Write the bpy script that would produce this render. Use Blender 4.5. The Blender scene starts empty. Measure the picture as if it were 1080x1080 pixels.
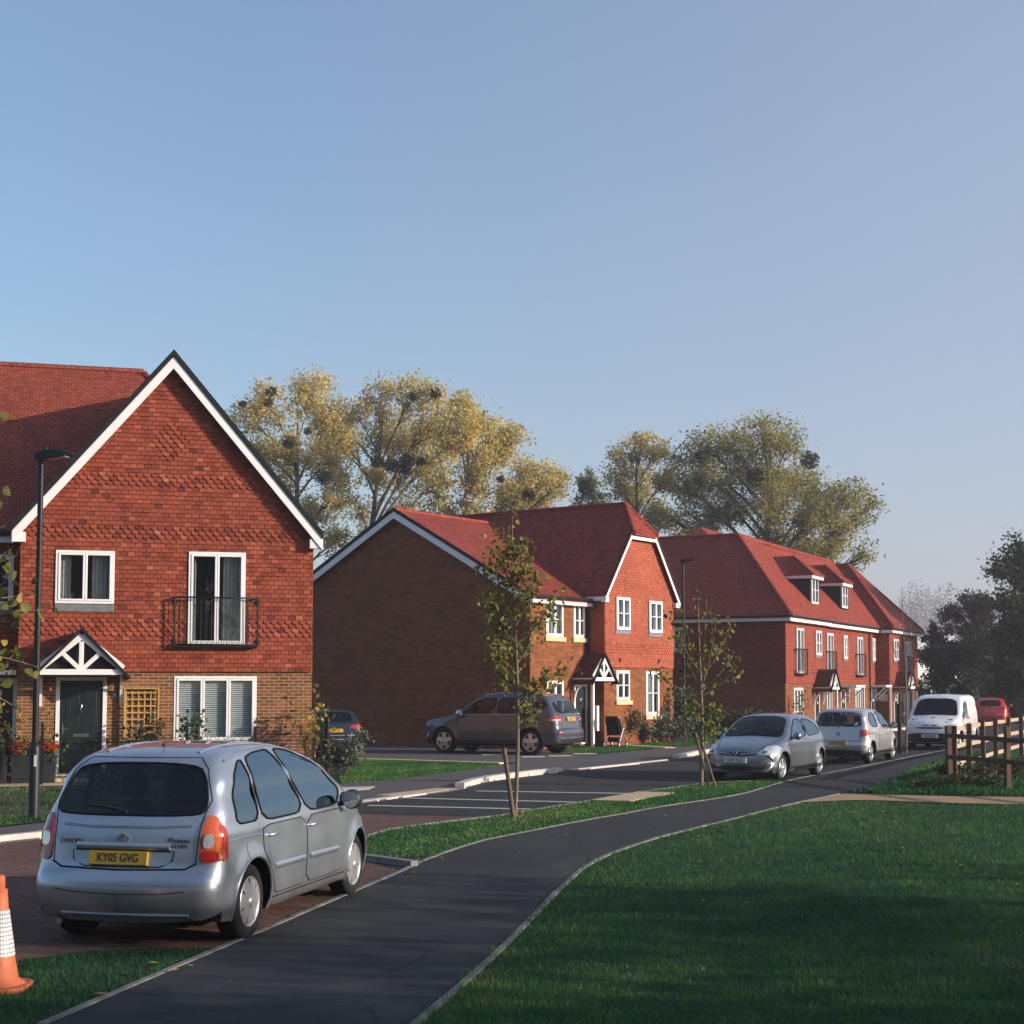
SUN_ELEV = 15.0
SUN_STRENGTH = 5.0
SKY_STRENGTH = .145
SKY_DUST = 1.6
SKY_OZONE = 2.5
EXPOSURE = 0.55
HAZE = .0007
HAZE_COL = (.84, .82, .93, 1)
HAZE_G = .2
MIST = .66
MIST_COL = (2.12, 2.32, 2.98, 1)
import bpy, bmesh, math, random
import numpy as np
from mathutils import Vector, Matrix
from mathutils.bvhtree import BVHTree

random.seed(7)
rng = np.random.default_rng(11)
R = math.radians
scene = bpy.context.scene
COL = scene.collection

# ------------------------------------------------------------------ objects
def tag(o, label=None, cat=None, group=None, kind=None):
    if label: o['label'] = label
    if cat: o['category'] = cat
    if group: o['group'] = group
    if kind: o['kind'] = kind
    return o

def empty(name, loc, rz=0.0, label=None, cat=None, group=None):
    o = bpy.data.objects.new(name, None)
    o.empty_display_size = 0.2
    o.location = loc
    o.rotation_euler = (0, 0, rz)
    COL.objects.link(o)
    return tag(o, label, cat, group)

def copy_tree(o, parent=None):
    c = o.copy()
    COL.objects.link(c)
    c.parent = parent
    for ch in list(o.children):
        copy_tree(ch, c)
    return c

class MB:
    """collects faces; build() links them as ONE mesh object"""
    def __init__(s):
        s.v = []; s.f = []; s.m = []; s.t = []; s.sm = []
    def add(s, verts, faces, m=0, t=0.5, smooth=False):
        b = len(s.v)
        s.v.extend([tuple(p) for p in verts])
        for f in faces:
            s.f.append([b + i for i in f]); s.m.append(m); s.t.append(t); s.sm.append(smooth)
    def poly(s, pts, m=0, t=0.5):
        s.add(pts, [list(range(len(pts)))], m, t)
    def hexa(s, p, m=0, t=0.5):
        # p: 8 points, 0-3 bottom loop, 4-7 top loop
        s.add(p, [[3, 2, 1, 0], [4, 5, 6, 7], [0, 1, 5, 4], [1, 2, 6, 5], [2, 3, 7, 6], [3, 0, 4, 7]], m, t)
    def box(s, x0, y0, z0, x1, y1, z1, m=0, t=0.5):
        s.hexa([(x0, y0, z0), (x1, y0, z0), (x1, y1, z0), (x0, y1, z0),
                (x0, y0, z1), (x1, y0, z1), (x1, y1, z1), (x0, y1, z1)], m, t)
    def beam(s, p0, p1, w, h, up=(0, 0, 1), m=0, t=0.5):
        p0 = Vector(p0); p1 = Vector(p1); d = (p1 - p0).normalized()
        u = Vector(up); a = d.cross(u)
        if a.length < 1e-4: a = d.cross(Vector((1, 0, 0)))
        a.normalize(); b = a.cross(d).normalized()
        a *= w / 2; b *= h / 2
        s.hexa([p0 - a - b, p0 + a - b, p0 + a + b, p0 - a + b,
                p1 - a - b, p1 + a - b, p1 + a + b, p1 - a + b], m, t)
    def tube(s, pts, rad, n=8, m=0, t=0.5, cap=True):
        pts = [Vector(p) for p in pts]
        if not isinstance(rad, (list, tuple)): rad = [rad] * len(pts)
        rings = []; ref = None
        for i, p in enumerate(pts):
            d = (pts[min(i + 1, len(pts) - 1)] - pts[max(i - 1, 0)])
            if d.length < 1e-9: d = Vector((0, 0, 1))
            d.normalize()
            if ref is None:
                ref = d.cross(Vector((0.31, 0.87, 0.17)))
                if ref.length < .1: ref = d.cross(Vector((1, 0, 0)))
            a = (ref - d * ref.dot(d))
            if a.length < 1e-6: a = d.orthogonal()
            a.normalize(); ref = a
            b = d.cross(a)
            rings.append([p + (a * math.cos(2 * math.pi * k / n) + b * math.sin(2 * math.pi * k / n)) * rad[i] for k in range(n)])
        vs = [q for r in rings for q in r]
        fs = []
        for i in range(len(pts) - 1):
            for k in range(n):
                fs.append([i * n + k, i * n + (k + 1) % n, (i + 1) * n + (k + 1) % n, (i + 1) * n + k])
        s.add(vs, fs, m, t, True)
        if cap:
            s.add(rings[0], [list(range(n))[::-1]], m, t); s.add(rings[-1], [list(range(n))], m, t)
    def lathe(s, prof, o=(0, 0, 0), axis=(0, 0, 1), n=24, m=0, t=0.5):
        # prof: (radius, height) list
        o = Vector(o); ax = Vector(axis).normalized()
        a = ax.orthogonal().normalized(); b = ax.cross(a)
        vs = []
        for r, h in prof:
            for k in range(n):
                an = 2 * math.pi * k / n
                vs.append(o + ax * h + (a * math.cos(an) + b * math.sin(an)) * r)
        fs = []
        for i in range(len(prof) - 1):
            for k in range(n):
                fs.append([i * n + k, i * n + (k + 1) % n, (i + 1) * n + (k + 1) % n, (i + 1) * n + k])
        s.add(vs, fs, m, t, True)
    def prism(s, pts, vec, m=0, t=0.5):
        n = len(pts); v = Vector(vec)
        a = [Vector(p) for p in pts]; b = [p + v for p in a]
        s.add(a + b, [list(range(n))[::-1], list(range(n, 2 * n))] + [[i, (i + 1) % n, n + (i + 1) % n, n + i] for i in range(n)], m, t)
    def build(s, name, mats, parent=None, bevel=0, fix=True, smooth_angle=None):
        me = bpy.data.meshes.new(name)
        me.from_pydata(s.v, [], s.f)
        if not isinstance(mats, (list, tuple)): mats = [mats]
        for mt in mats: me.materials.append(mt)
        me.polygons.foreach_set('material_index', s.m)
        me.polygons.foreach_set('use_smooth', s.sm)
        at = me.attributes.new('tint', 'FLOAT', 'FACE')
        at.data.foreach_set('value', s.t)
        if fix:
            bm = bmesh.new(); bm.from_mesh(me)
            bmesh.ops.recalc_face_normals(bm, faces=bm.faces)
            bm.to_mesh(me); bm.free()
        uvbox(me)
        o = bpy.data.objects.new(name, me)
        COL.objects.link(o)
        if parent: o.parent = parent
        if bevel:
            md = o.modifiers.new('bevel', 'BEVEL'); md.width = bevel; md.segments = 2; md.limit_method = 'ANGLE'; md.angle_limit = R(40)
        return o

def uvbox(me):
    uv = me.uv_layers.new(name='UVMap')
    n = len(me.loops)
    co = np.empty(len(me.vertices) * 3); me.vertices.foreach_get('co', co); co = co.reshape(-1, 3)
    nor = np.empty(len(me.polygons) * 3); me.polygons.foreach_get('normal', nor); nor = nor.reshape(-1, 3)
    tot = np.empty(len(me.polygons), dtype=np.int32); me.polygons.foreach_get('loop_total', tot)
    vi = np.empty(n, dtype=np.int32); me.loops.foreach_get('vertex_index', vi)
    fn = np.repeat(nor, tot, axis=0)
    z = np.array([0, 0, 1.0])
    u = np.cross(np.broadcast_to(z, fn.shape), fn)
    ln = np.linalg.norm(u, axis=1)
    flat = ln < 0.05
    u[flat] = [1, 0, 0]
    u /= np.linalg.norm(u, axis=1)[:, None]
    # snap the direction sign so that coplanar faces agree
    v = np.cross(fn, u)
    v[flat] = [0, 1, 0]
    p = co[vi]
    out = np.stack([(p * u).sum(1), (p * v).sum(1)], 1)
    uv.data.foreach_set('uv', out.ravel())

def catmull(pts, n=8, closed=False):
    pts = [tuple(map(float, p)) for p in pts]
    k = len(pts); out = []
    rngs = range(k if closed else k - 1)
    for i in rngs:
        if closed:
            p0, p1, p2, p3 = pts[i - 1], pts[i], pts[(i + 1) % k], pts[(i + 2) % k]
        else:
            p0 = pts[max(i - 1, 0)]; p1 = pts[i]; p2 = pts[i + 1]; p3 = pts[min(i + 2, k - 1)]
        for j in range(n):
            t = j / n
            out.append(tuple(0.5 * (2 * b + (c - a) * t + (2 * a - 5 * b + 4 * c - d) * t * t + (3 * b - a - 3 * c + d) * t ** 3)
                             for a, b, c, d in zip(p0, p1, p2, p3)))
    if not closed: out.append(pts[-1])
    return out

def chaikin(pts, it=2, q=0.25):
    for _ in range(it):
        o = []
        for i in range(len(pts)):
            a = pts[i]; b = pts[(i + 1) % len(pts)]
            o.append((a[0] * (1 - q) + b[0] * q, a[1] * (1 - q) + b[1] * q))
            o.append((a[0] * q + b[0] * (1 - q), a[1] * q + b[1] * (1 - q)))
        pts = o
    return pts

# ------------------------------------------------------------------ materials
class G:
    def __init__(s, name):
        s.mat = bpy.data.materials.new(name); s.mat.use_nodes = True
        s.t = s.mat.node_tree; s.t.nodes.clear()
        s.out = s.t.nodes.new('ShaderNodeOutputMaterial')
    def n(s, typ, props=None, **inp):
        nd = s.t.nodes.new('ShaderNode' + typ)
        for k, v in (props or {}).items(): setattr(nd, k, v)
        for k, v in inp.items():
            key = k.replace('_', ' ')
            sock = nd.inputs[int(k[1:])] if (k[0] == 'i' and k[1:].isdigit()) else nd.inputs[key]
            s.set(sock, v)
        return nd
    def set(s, sock, v):
        if isinstance(v, bpy.types.NodeSocket): s.t.links.new(v, sock)
        elif isinstance(v, bpy.types.Node): s.t.links.new(v.outputs[0], sock)
        else:
            if sock.type == 'RGBA' and len(v) == 3: v = (*v, 1)
            sock.default_value = v
    def uv(s): return s.n('TexCoord').outputs['UV']
    def obj(s): return s.n('TexCoord').outputs['Object']
    def geo(s): return s.n('NewGeometry').outputs['Position']
    def noise(s, vec, scale, detail=4, rough=.55): return s.n('TexNoise', None, Vector=vec, Scale=scale, Detail=float(detail), Roughness=rough)
    def ramp(s, fac, stops, interp='LINEAR'):
        r = s.n('ValToRGB', None, Fac=fac); cr = r.color_ramp; cr.interpolation = interp
        while len(cr.elements) < len(stops): cr.elements.new(0.5)
        for e, (p, c) in zip(cr.elements, stops):
            e.position = p; e.color = (*c, 1) if len(c) == 3 else c
        return r.outputs[0]
    def mix(s, fac, a, b, blend='MIX'):
        nd = s.n('Mix', {'data_type': 'RGBA', 'blend_type': blend})
        s.set(nd.inputs[0], fac); s.set(nd.inputs[6], a); s.set(nd.inputs[7], b)
        return nd.outputs[2]
    def math(s, op, a, b=0.0, c=0.0):
        nd = s.n('Math', {'operation': op}); s.set(nd.inputs[0], a); s.set(nd.inputs[1], b); s.set(nd.inputs[2], c)
        return nd.outputs[0]
    def bump(s, h, strength=.5, dist=.01):
        return s.n('Bump', None, Height=h, Strength=strength, Distance=dist).outputs[0]
    def pbr(s, col, rough=.6, normal=None, metal=0.0, **kw):
        if rough > .6: kw.setdefault('Specular_IOR_Level', .18)
        b = s.n('BsdfPrincipled', None, Base_Color=col, Roughness=rough, Metallic=metal, **kw)
        if normal is not None: s.set(b.inputs['Normal'], normal)
        s.t.links.new(b.outputs[0], s.out.inputs[0])
        return s.mat

def plain(name, col, rough=.5, var=.12, scale=6, metal=0.0, bump=0.0, bscale=40, **kw):
    g = G(name); p = g.obj()
    n = g.noise(p, scale, 5)
    d = tuple(c * (1 - var) for c in col); l = tuple(min(1, c * (1 + var)) for c in col)
    c = g.ramp(n.outputs[0], [(.3, d), (.7, l)])
    nm = None
    if bump: nm = g.bump(g.noise(p, bscale, 4).outputs[0], bump, .004)
    return g.pbr(c, rough, nm, metal, **kw)

def brickmat(name, c1, c2, mortar, w=.225, h=.075, mo=.011, bumpd=.008, rough=.85, stain=.25):
    g = G(name); uv = g.uv()
    b = g.n('TexBrick', {'offset': .5, 'squash': 1.0}, Vector=uv, Color1=c1, Color2=c2, Mortar=mortar, Scale=1.0,
            Mortar_Size=mo * .5, Mortar_Smooth=.15, Bias=0.0, Brick_Width=w, Row_Height=h)
    # a second, offset grid of the same size brings in odd dark and pale bricks
    n1 = g.noise(uv, 1.3, 4); n2 = g.noise(uv, 60, 3)
    vr = g.n('TexVoronoi', {'feature': 'F1', 'distance': 'MANHATTAN'}, Vector=g.n('Mapping', None, Vector=uv, Scale=(1 / w, 1 / h, 1)), Scale=.71)
    col = g.mix(.22, b.outputs['Color'], g.ramp(vr.outputs['Color'], [(.2, tuple(x * .35 for x in c2)), (.8, tuple(min(1, x * 1.5) for x in c1))]))
    col = g.mix(b.outputs['Fac'], col, mortar)
    col = g.mix(stain, col, g.ramp(n1.outputs[0], [(.3, (.5, .5, .5)), (.7, (1.25, 1.2, 1.15))]), 'MULTIPLY')
    col = g.mix(.25, col, g.ramp(n2.outputs[0], [(.3, (.6, .6, .6)), (.7, (1.3, 1.3, 1.3))]), 'MULTIPLY')
    hgt = g.math('SUBTRACT', g.math('MULTIPLY', n2.outputs[0], .25), b.outputs['Fac'])
    return g.pbr(col, rough, g.bump(hgt, .7, bumpd))

def tilemat(name, c1, c2, w=.165, h=.1, rough=.75, stain=.3, gap=(.03, .01, .008)):
    """plain clay tiles: courses overlap (saw-tooth), small gaps between tiles"""
    g = G(name); uv = g.uv()
    b = g.n('TexBrick', {'offset': .5}, Vector=uv, Color1=c1, Color2=c2, Mortar=gap, Scale=1.0,
            Mortar_Size=.007, Mortar_Smooth=.1, Bias=0.0, Brick_Width=w, Row_Height=h)
    sx = g.n('SeparateXYZ', None, Vector=uv)
    saw = g.math('FRACT', g.math('DIVIDE', sx.outputs[1], h))
    n1 = g.noise(uv, .9, 5); n2 = g.noise(uv, 45, 3); n3 = g.noise(uv, 7, 2)
    col = g.mix(stain, b.outputs['Color'], g.ramp(n1.outputs[0], [(.3, (.5, .5, .52)), (.7, (1.3, 1.2, 1.15))]), 'MULTIPLY')
    col = g.mix(.5, col, g.ramp(n3.outputs[0], [(.3, (.55, .53, .55)), (.7, (1.4, 1.35, 1.3))]), 'MULTIPLY')
    col = g.mix(.2, col, g.ramp(n2.outputs[0], [(.3, (.6, .6, .6)), (.7, (1.3, 1.3, 1.3))]), 'MULTIPLY')
    hgt = g.math('SUBTRACT', g.math('SUBTRACT', g.math('MULTIPLY', n3.outputs[0], .3), g.math('MULTIPLY', saw, .9)), b.outputs['Fac'])
    return g.pbr(col, rough, g.bump(hgt, .9, .03))

MAT = {}
MAT['brick_a'] = brickmat('brick_brown_multi', (.25, .10, .04), (.125, .05, .023), (.44, .35, .23), mo=.013)
MAT['brick_b'] = brickmat('brick_orange', (.265, .09, .032), (.15, .05, .021), (.15, .095, .06), mo=.009)
MAT['wall_tile'] = tilemat('wall_tile_red', (.33, .072, .04), (.25, .05, .03))
MAT['roof_tile'] = tilemat('roof_tile_red', (.38, .070, .042), (.23, .040, .027))
MAT['roof_tile_b'] = tilemat('roof_tile_deep_red', (.36, .062, .042), (.21, .036, .027))
MAT['roof_tile_o'] = tilemat('roof_tile_orange_red', (.33, .075, .042), (.24, .052, .032))
MAT['roof_dark'] = tilemat('porch_tile_brown', (.13, .045, .035), (.08, .03, .026))

def tinted(name, stops, rough=.75):
    g = G(name); a = g.n('Attribute', {'attribute_name': 'tint'})
    c = g.ramp(a.outputs['Fac'], stops)
    p = g.obj(); n = g.noise(p, 30, 4); n2 = g.noise(p, .8, 4)
    c = g.mix(.35, c, g.ramp(n.outputs[0], [(.3, (.6, .6, .6)), (.7, (1.3, 1.3, 1.3))]), 'MULTIPLY')
    c = g.mix(.3, c, g.ramp(n2.outputs[0], [(.35, (.6, .58, .58)), (.65, (1.2, 1.15, 1.1))]), 'MULTIPLY')
    return g.pbr(c, rough, g.bump(n.outputs[0], .3, .003))
MAT['hung_tile'] = tinted('hung_clay_tile', [(0, (.10, .024, .017)), (.3, (.21, .045, .025)), (.7, (.30, .07, .037)), (1, (.40, .125, .068))])
MAT['hung_tile_b'] = tinted('hung_clay_tile_orange', [(0, (.22, .055, .03)), (.4, (.32, .08, .044)), (.8, (.38, .10, .055)), (1, (.42, .13, .075))])
MAT['white'] = plain('white_upvc', (.78, .78, .79), .35, .04, 3)
MAT['white_wood'] = plain('white_painted_timber', (.76, .76, .75), .5, .07, 4, bump=.15)
MAT['trim_dark'] = plain('dark_verge', (.010, .013, .016), .7, .3, 8, bump=.2, Specular_IOR_Level=.2)
MAT['black_metal'] = plain('black_painted_metal', (.008, .011, .013), .45, .3, 12, Specular_IOR_Level=.25)
MAT['door_dark'] = plain('door_dark_green', (.010, .020, .021), .32, .15, 5)
MAT['lead'] = plain('grey_lead', (.16, .17, .19), .55, .2, 8)
MAT['chrome'] = plain('satin_chrome', (.6, .6, .6), .2, .05, 5, metal=1.0)
MAT['buff_stone'] = plain('buff_stone', (.60, .45, .26), .8, .15, 8, bump=.3)
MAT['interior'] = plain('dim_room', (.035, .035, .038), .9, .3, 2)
MAT['curtain'] = plain('pale_curtain', (.55, .54, .52), .9, .12, 9)
MAT['blind_white'] = plain('white_blind', (.82, .81, .80), .6, .05, 9)
MAT['timber_new'] = plain('orange_trellis_timber', (.46, .27, .095), .7, .2, 12, bump=.2)
MAT['kerb'] = plain('concrete_kerb', (.50, .46, .42), .85, .18, 9, bump=.35)
MAT['edging'] = plain('concrete_edging', (.19, .187, .18), .85, .25, 5, bump=.35)

def glassmat(name, f0=.06, tint=(.8, .84, .85), wave=.04, rough=.015, gloss=(1, 1, 1)):
    g = G(name)
    lw = g.n('LayerWeight', None, Blend=.5); k = g.math('POWER', lw.outputs['Facing'], 5.0)
    fr = g.math('MULTIPLY_ADD', k, 1 - f0, f0)
    tr = g.n('BsdfTransparent', None, Color=tint); nz = g.noise(g.obj(), 1.1, 2)
    gl = g.n('BsdfGlossy', None, Color=gloss, Roughness=rough, Normal=g.bump(nz.outputs[0], wave, .03))
    mx = g.n('MixShader', None, Fac=fr); g.t.links.new(tr.outputs[0], mx.inputs[1]); g.t.links.new(gl.outputs[0], mx.inputs[2])
    g.t.links.new(mx.outputs[0], g.out.inputs[0])
    return g.mat
MAT['glass'] = glassmat('window_glass')

def groundmat(name, stops, s1=.8, s2=60, rough=.9, b=.5, bd=.006, speck=None, third=9, cracks=False):
    g = G(name); p = g.geo()
    n1 = g.noise(p, s1, 6, .6); n2 = g.noise(p, s2, 3); n3 = g.noise(p, third, 4)
    c = g.ramp(g.mix(.45, n1.outputs[0], n3.outputs[0]), stops)
    c = g.mix(.5, c, g.ramp(n2.outputs[0], [(.3, (.5, .5, .5)), (.7, (1.45, 1.45, 1.45))]), 'MULTIPLY')
    if speck:
        v = g.n('TexVoronoi', None, Vector=p, Scale=70.0)
        c = g.mix(g.ramp(v.outputs['Distance'], [(.12, (1, 1, 1)), (.2, (0, 0, 0))]), c, speck)
    if cracks:
        wv = g.mix(.12, p, g.noise(p, 1.5, 5).outputs[1]); cv = g.n('TexVoronoi', {'feature': 'DISTANCE_TO_EDGE'}, Vector=wv, Scale=.42)
        c = g.mix(g.ramp(cv.outputs[0], [(.0, (.6, .6, .6)), (.006, (0, 0, 0))]), c, (.018, .019, .02))
        pt = g.n('TexVoronoi', None, Vector=p, Scale=.33); c = g.mix(.5, c, g.ramp(pt.outputs['Color'], [(.3, (.8, .8, .82)), (.7, (1.15, 1.13, 1.1))], 'CONSTANT'), 'MULTIPLY')
    return g.pbr(c, rough, g.bump(n2.outputs[0], b, bd))
MAT['asphalt_road'] = groundmat('asphalt_road', [(.3, (.023, .026, .029)), (.7, (.043, .045, .048))], .5, 90, third=4)
MAT['asphalt_path'] = groundmat('asphalt_path', [(.32, (.024, .029, .033)), (.5, (.039, .043, .047)), (.7, (.058, .061, .065))], .45, 120, speck=(.12, .115, .11), third=3, cracks=True)
MAT['asphalt_dark'] = groundmat('asphalt_darker', [(.3, (.024, .026, .030)), (.7, (.040, .041, .046))], .5, 110)  # darker asphalt tone for the far stretch of footpath
MAT['pavement'] = groundmat('asphalt_pavement', [(.3, (.075, .073, .080)), (.7, (.11, .107, .113))], .5, 90)
MAT['turf'] = groundmat('turf', [(.3, (.012, .034, .016)), (.5, (.018, .048, .020)), (.7, (.034, .054, .024))], .35, 25, b=.8, bd=.03)
MAT['soil'] = groundmat('soil', [(.3, (.055, .042, .030)), (.7, (.11, .085, .058))], 1.2, 30, b=.9, bd=.03)
MAT['gravel'] = groundmat('buff_gravel', [(.3, (.27, .18, .10)), (.7, (.42, .29, .17))], 1.5, 50, b=.8, bd=.012)
MAT['tactile'] = groundmat('buff_tactile', [(.3, (.42, .32, .20)), (.7, (.52, .40, .26))], 2, 40)
MAT['marking'] = groundmat('white_line', [(.3, (.36, .37, .37)), (.6, (.52, .52, .51))], 2.5, 25, b=.2)
MAT['country'] = groundmat('fields', [(.3, (.03, .055, .02)), (.7, (.07, .08, .035))], .03, 3)

def paving():
    g = G('block_paving')
    p = g.n('Mapping', None, Vector=g.geo(), Rotation=(0, 0, R(14)))
    b = g.n('TexBrick', {'offset': .5}, Vector=p.outputs[0], Color1=(.17, .095, .075), Color2=(.105, .062, .052), Mortar=(.045, .035, .03),
            Scale=1.0, Mortar_Size=.006, Mortar_Smooth=.2, Bias=0.0, Brick_Width=.2, Row_Height=.1)
    n = g.noise(g.geo(), .7, 5); n2 = g.noise(g.geo(), 40, 3)
    c = g.mix(.5, b.outputs['Color'], g.ramp(n.outputs[0], [(.3, (.55, .55, .58)), (.7, (1.35, 1.3, 1.25))]), 'MULTIPLY')
    c = g.mix(.35, c, g.ramp(n2.outputs[0], [(.3, (.6, .6, .6)), (.7, (1.4, 1.4, 1.4))]), 'MULTIPLY')
    h = g.math('SUBTRACT', g.math('MULTIPLY', n2.outputs[0], .4), b.outputs['Fac'])
    return g.pbr(c, .85, g.bump(h, .6, .008))
MAT['paving'] = paving()

def leafmat(name, stops, transl=.35, rough=.6, hue_noise=True):
    g = G(name); a = g.n('Attribute', {'attribute_name': 'tint'})
    c = g.ramp(a.outputs['Fac'], stops)
    if hue_noise:
        n = g.noise(g.geo(), .35, 4)
        c = g.mix(.4, c, g.ramp(n.outputs[0], [(.35, (.7, .8, .8)), (.65, (1.3, 1.15, 1.0))]), 'MULTIPLY')
    b = g.n('BsdfPrincipled', None, Base_Color=c, Roughness=rough, Specular_IOR_Level=.18)
    t = g.n('BsdfTranslucent', None, Color=g.mix(1.0, c, (1.3, 1.25, .7), 'MULTIPLY'))
    mx = g.n('MixShader', None, Fac=transl); g.t.links.new(b.outputs[0], mx.inputs[1]); g.t.links.new(t.outputs[0], mx.inputs[2])
    g.t.links.new(mx.outputs[0], g.out.inputs[0])
    return g.mat
MAT['leaf_gold'] = leafmat('poplar_leaf_autumn', [(0, (.13, .14, .055)), (.35, (.33, .29, .11)), (.7, (.52, .42, .17)), (1, (.62, .52, .27))], .45)
MAT['leaf_olive'] = leafmat('poplar_leaf_turning', [(0, (.05, .08, .04)), (.4, (.145, .17, .075)), (.75, (.30, .28, .11)), (1, (.48, .40, .17))], .45)
MAT['leaf_mistle'] = leafmat('mistletoe_leaf', [(0, (.02, .03, .014)), (1, (.055, .068, .028))], .2)
MAT['leaf_dark'] = leafmat('dark_green_leaf', [(0, (.016, .036, .024)), (.6, (.038, .066, .038)), (1, (.08, .10, .045))], .25)
MAT['leaf_green'] = leafmat('green_leaf', [(0, (.02, .045, .018)), (.6, (.05, .09, .03)), (1, (.10, .12, .04))], .3)
MAT['leaf_purple'] = leafmat('purple_brown_leaf', [(0, (.020, .020, .022)), (.6, (.045, .034, .034)), (1, (.075, .045, .042))], .25)
MAT['leaf_rust'] = leafmat('rust_leaf', [(0, (.018, .036, .026)), (.6, (.038, .060, .038)), (1, (.09, .08, .042))], .3)
MAT['leaf_sapling'] = leafmat('sapling_leaf', [(0, (.05, .075, .02)), (.5, (.14, .155, .038)), (.8, (.26, .23, .055)), (1, (.38, .27, .08))], .4, hue_noise=False)
MAT['leaf_yellow'] = leafmat('yellow_leaf', [(0, (.30, .19, .04)), (.6, (.48, .32, .07)), (1, (.60, .45, .13))], .4, hue_noise=False)
MAT['leaf_shrub'] = leafmat('garden_shrub_leaf', [(0, (.02, .035, .02)), (.6, (.045, .07, .035)), (1, (.10, .12, .06))], .25, hue_noise=False)
MAT['leaf_silver'] = leafmat('silver_shrub_leaf', [(0, (.06, .08, .06)), (.6, (.12, .15, .11)), (1, (.22, .24, .18))], .2, hue_noise=False)
MAT['leaf_dry'] = leafmat('dry_weed', [(0, (.05, .05, .025)), (.6, (.11, .095, .05)), (1, (.18, .15, .08))], .3, hue_noise=False)
MAT['grass'] = leafmat('grass_blade', [(0, (.012, .056, .022)), (.5, (.032, .125, .038)), (.82, (.080, .195, .048)), (1, (.21, .22, .085))], .3)
MAT['petal'] = leafmat('orange_petal', [(0, (.55, .09, .03)), (1, (.75, .22, .06))], .3, hue_noise=False)
MAT['bark'] = plain('grey_bark', (.10, .085, .068), .9, .35, 12, bump=.6, bscale=25)
MAT['bark_pale'] = plain('sapling_bark', (.17, .135, .095), .85, .3, 20, bump=.5, bscale=30)
MAT['stake'] = plain('weathered_stake', (.13, .095, .062), .85, .25, 14, bump=.5)
MAT['rail'] = plain('fence_timber_shaded', (.11, .07, .048), .85, .3, 9, bump=.5, bscale=30)  # timber colour darkened for the shaded near fence and the posts
MAT['rail_sunlit'] = plain('fence_timber_sunlit', (.40, .30, .23), .85, .2, 9, bump=.5, bscale=30)  # same timber with the sunlight put into its colour
# ------------------------------------------------------------------ walls and windows
class F:
    """a wall frame: u along the wall, v up, w outwards"""
    def __init__(s, o, U, W):
        s.o = Vector(o); s.U = Vector(U).normalized(); s.W = Vector(W).normalized()
    def p(s, u, v, w=0.0): return s.o + s.U * u + Vector((0, 0, v)) + s.W * w

def fbox(mb, fr, u0, u1, v0, v1, w0, w1, m=0, t=0.5):
    mb.hexa([fr.p(u0, v0, w0), fr.p(u1, v0, w0), fr.p(u1, v0, w1), fr.p(u0, v0, w1),
             fr.p(u0, v1, w0), fr.p(u1, v1, w0), fr.p(u1, v1, w1), fr.p(u0, v1, w1)], m, t)

def holed(mb, fr, poly, holes, w=0.0, m=0):
    """a flat wall polygon with rectangular openings (u0,v0,u1,v1)"""
    bm = bmesh.new()
    vs = [bm.verts.new((u, v, 0)) for u, v in poly]
    bm.faces.new(vs)
    for (u0, v0, u1, v1) in holes:
        for co, no in (((u0, 0, 0), (1, 0, 0)), ((u1, 0, 0), (1, 0, 0)), ((0, v0, 0), (0, 1, 0)), ((0, v1, 0), (0, 1, 0))):
            bmesh.ops.bisect_plane(bm, geom=bm.verts[:] + bm.edges[:] + bm.faces[:], plane_co=co, plane_no=no, dist=1e-5)
    for f in bm.faces[:]:
        c = f.calc_center_median()
        if any(u0 < c.x < u1 and v0 < c.y < v1 for (u0, v0, u1, v1) in holes):
            bmesh.ops.delete(bm, geom=[f], context='FACES_ONLY')
    bm.verts.index_update()
    mb.add([fr.p(v.co.x, v.co.y, w) for v in bm.verts], [[v.index for v in f.verts] for f in bm.faces], m)
    bm.free()

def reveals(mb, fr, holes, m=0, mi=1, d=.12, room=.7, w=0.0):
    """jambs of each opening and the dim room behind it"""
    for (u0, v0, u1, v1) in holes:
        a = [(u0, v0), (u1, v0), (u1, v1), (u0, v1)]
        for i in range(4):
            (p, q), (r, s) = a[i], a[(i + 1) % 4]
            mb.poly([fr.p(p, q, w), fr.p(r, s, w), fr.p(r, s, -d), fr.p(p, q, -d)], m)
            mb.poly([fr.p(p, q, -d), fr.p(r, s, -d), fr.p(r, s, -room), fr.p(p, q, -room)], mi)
        mb.poly([fr.p(p, q, -room) for p, q in a], mi)

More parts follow.
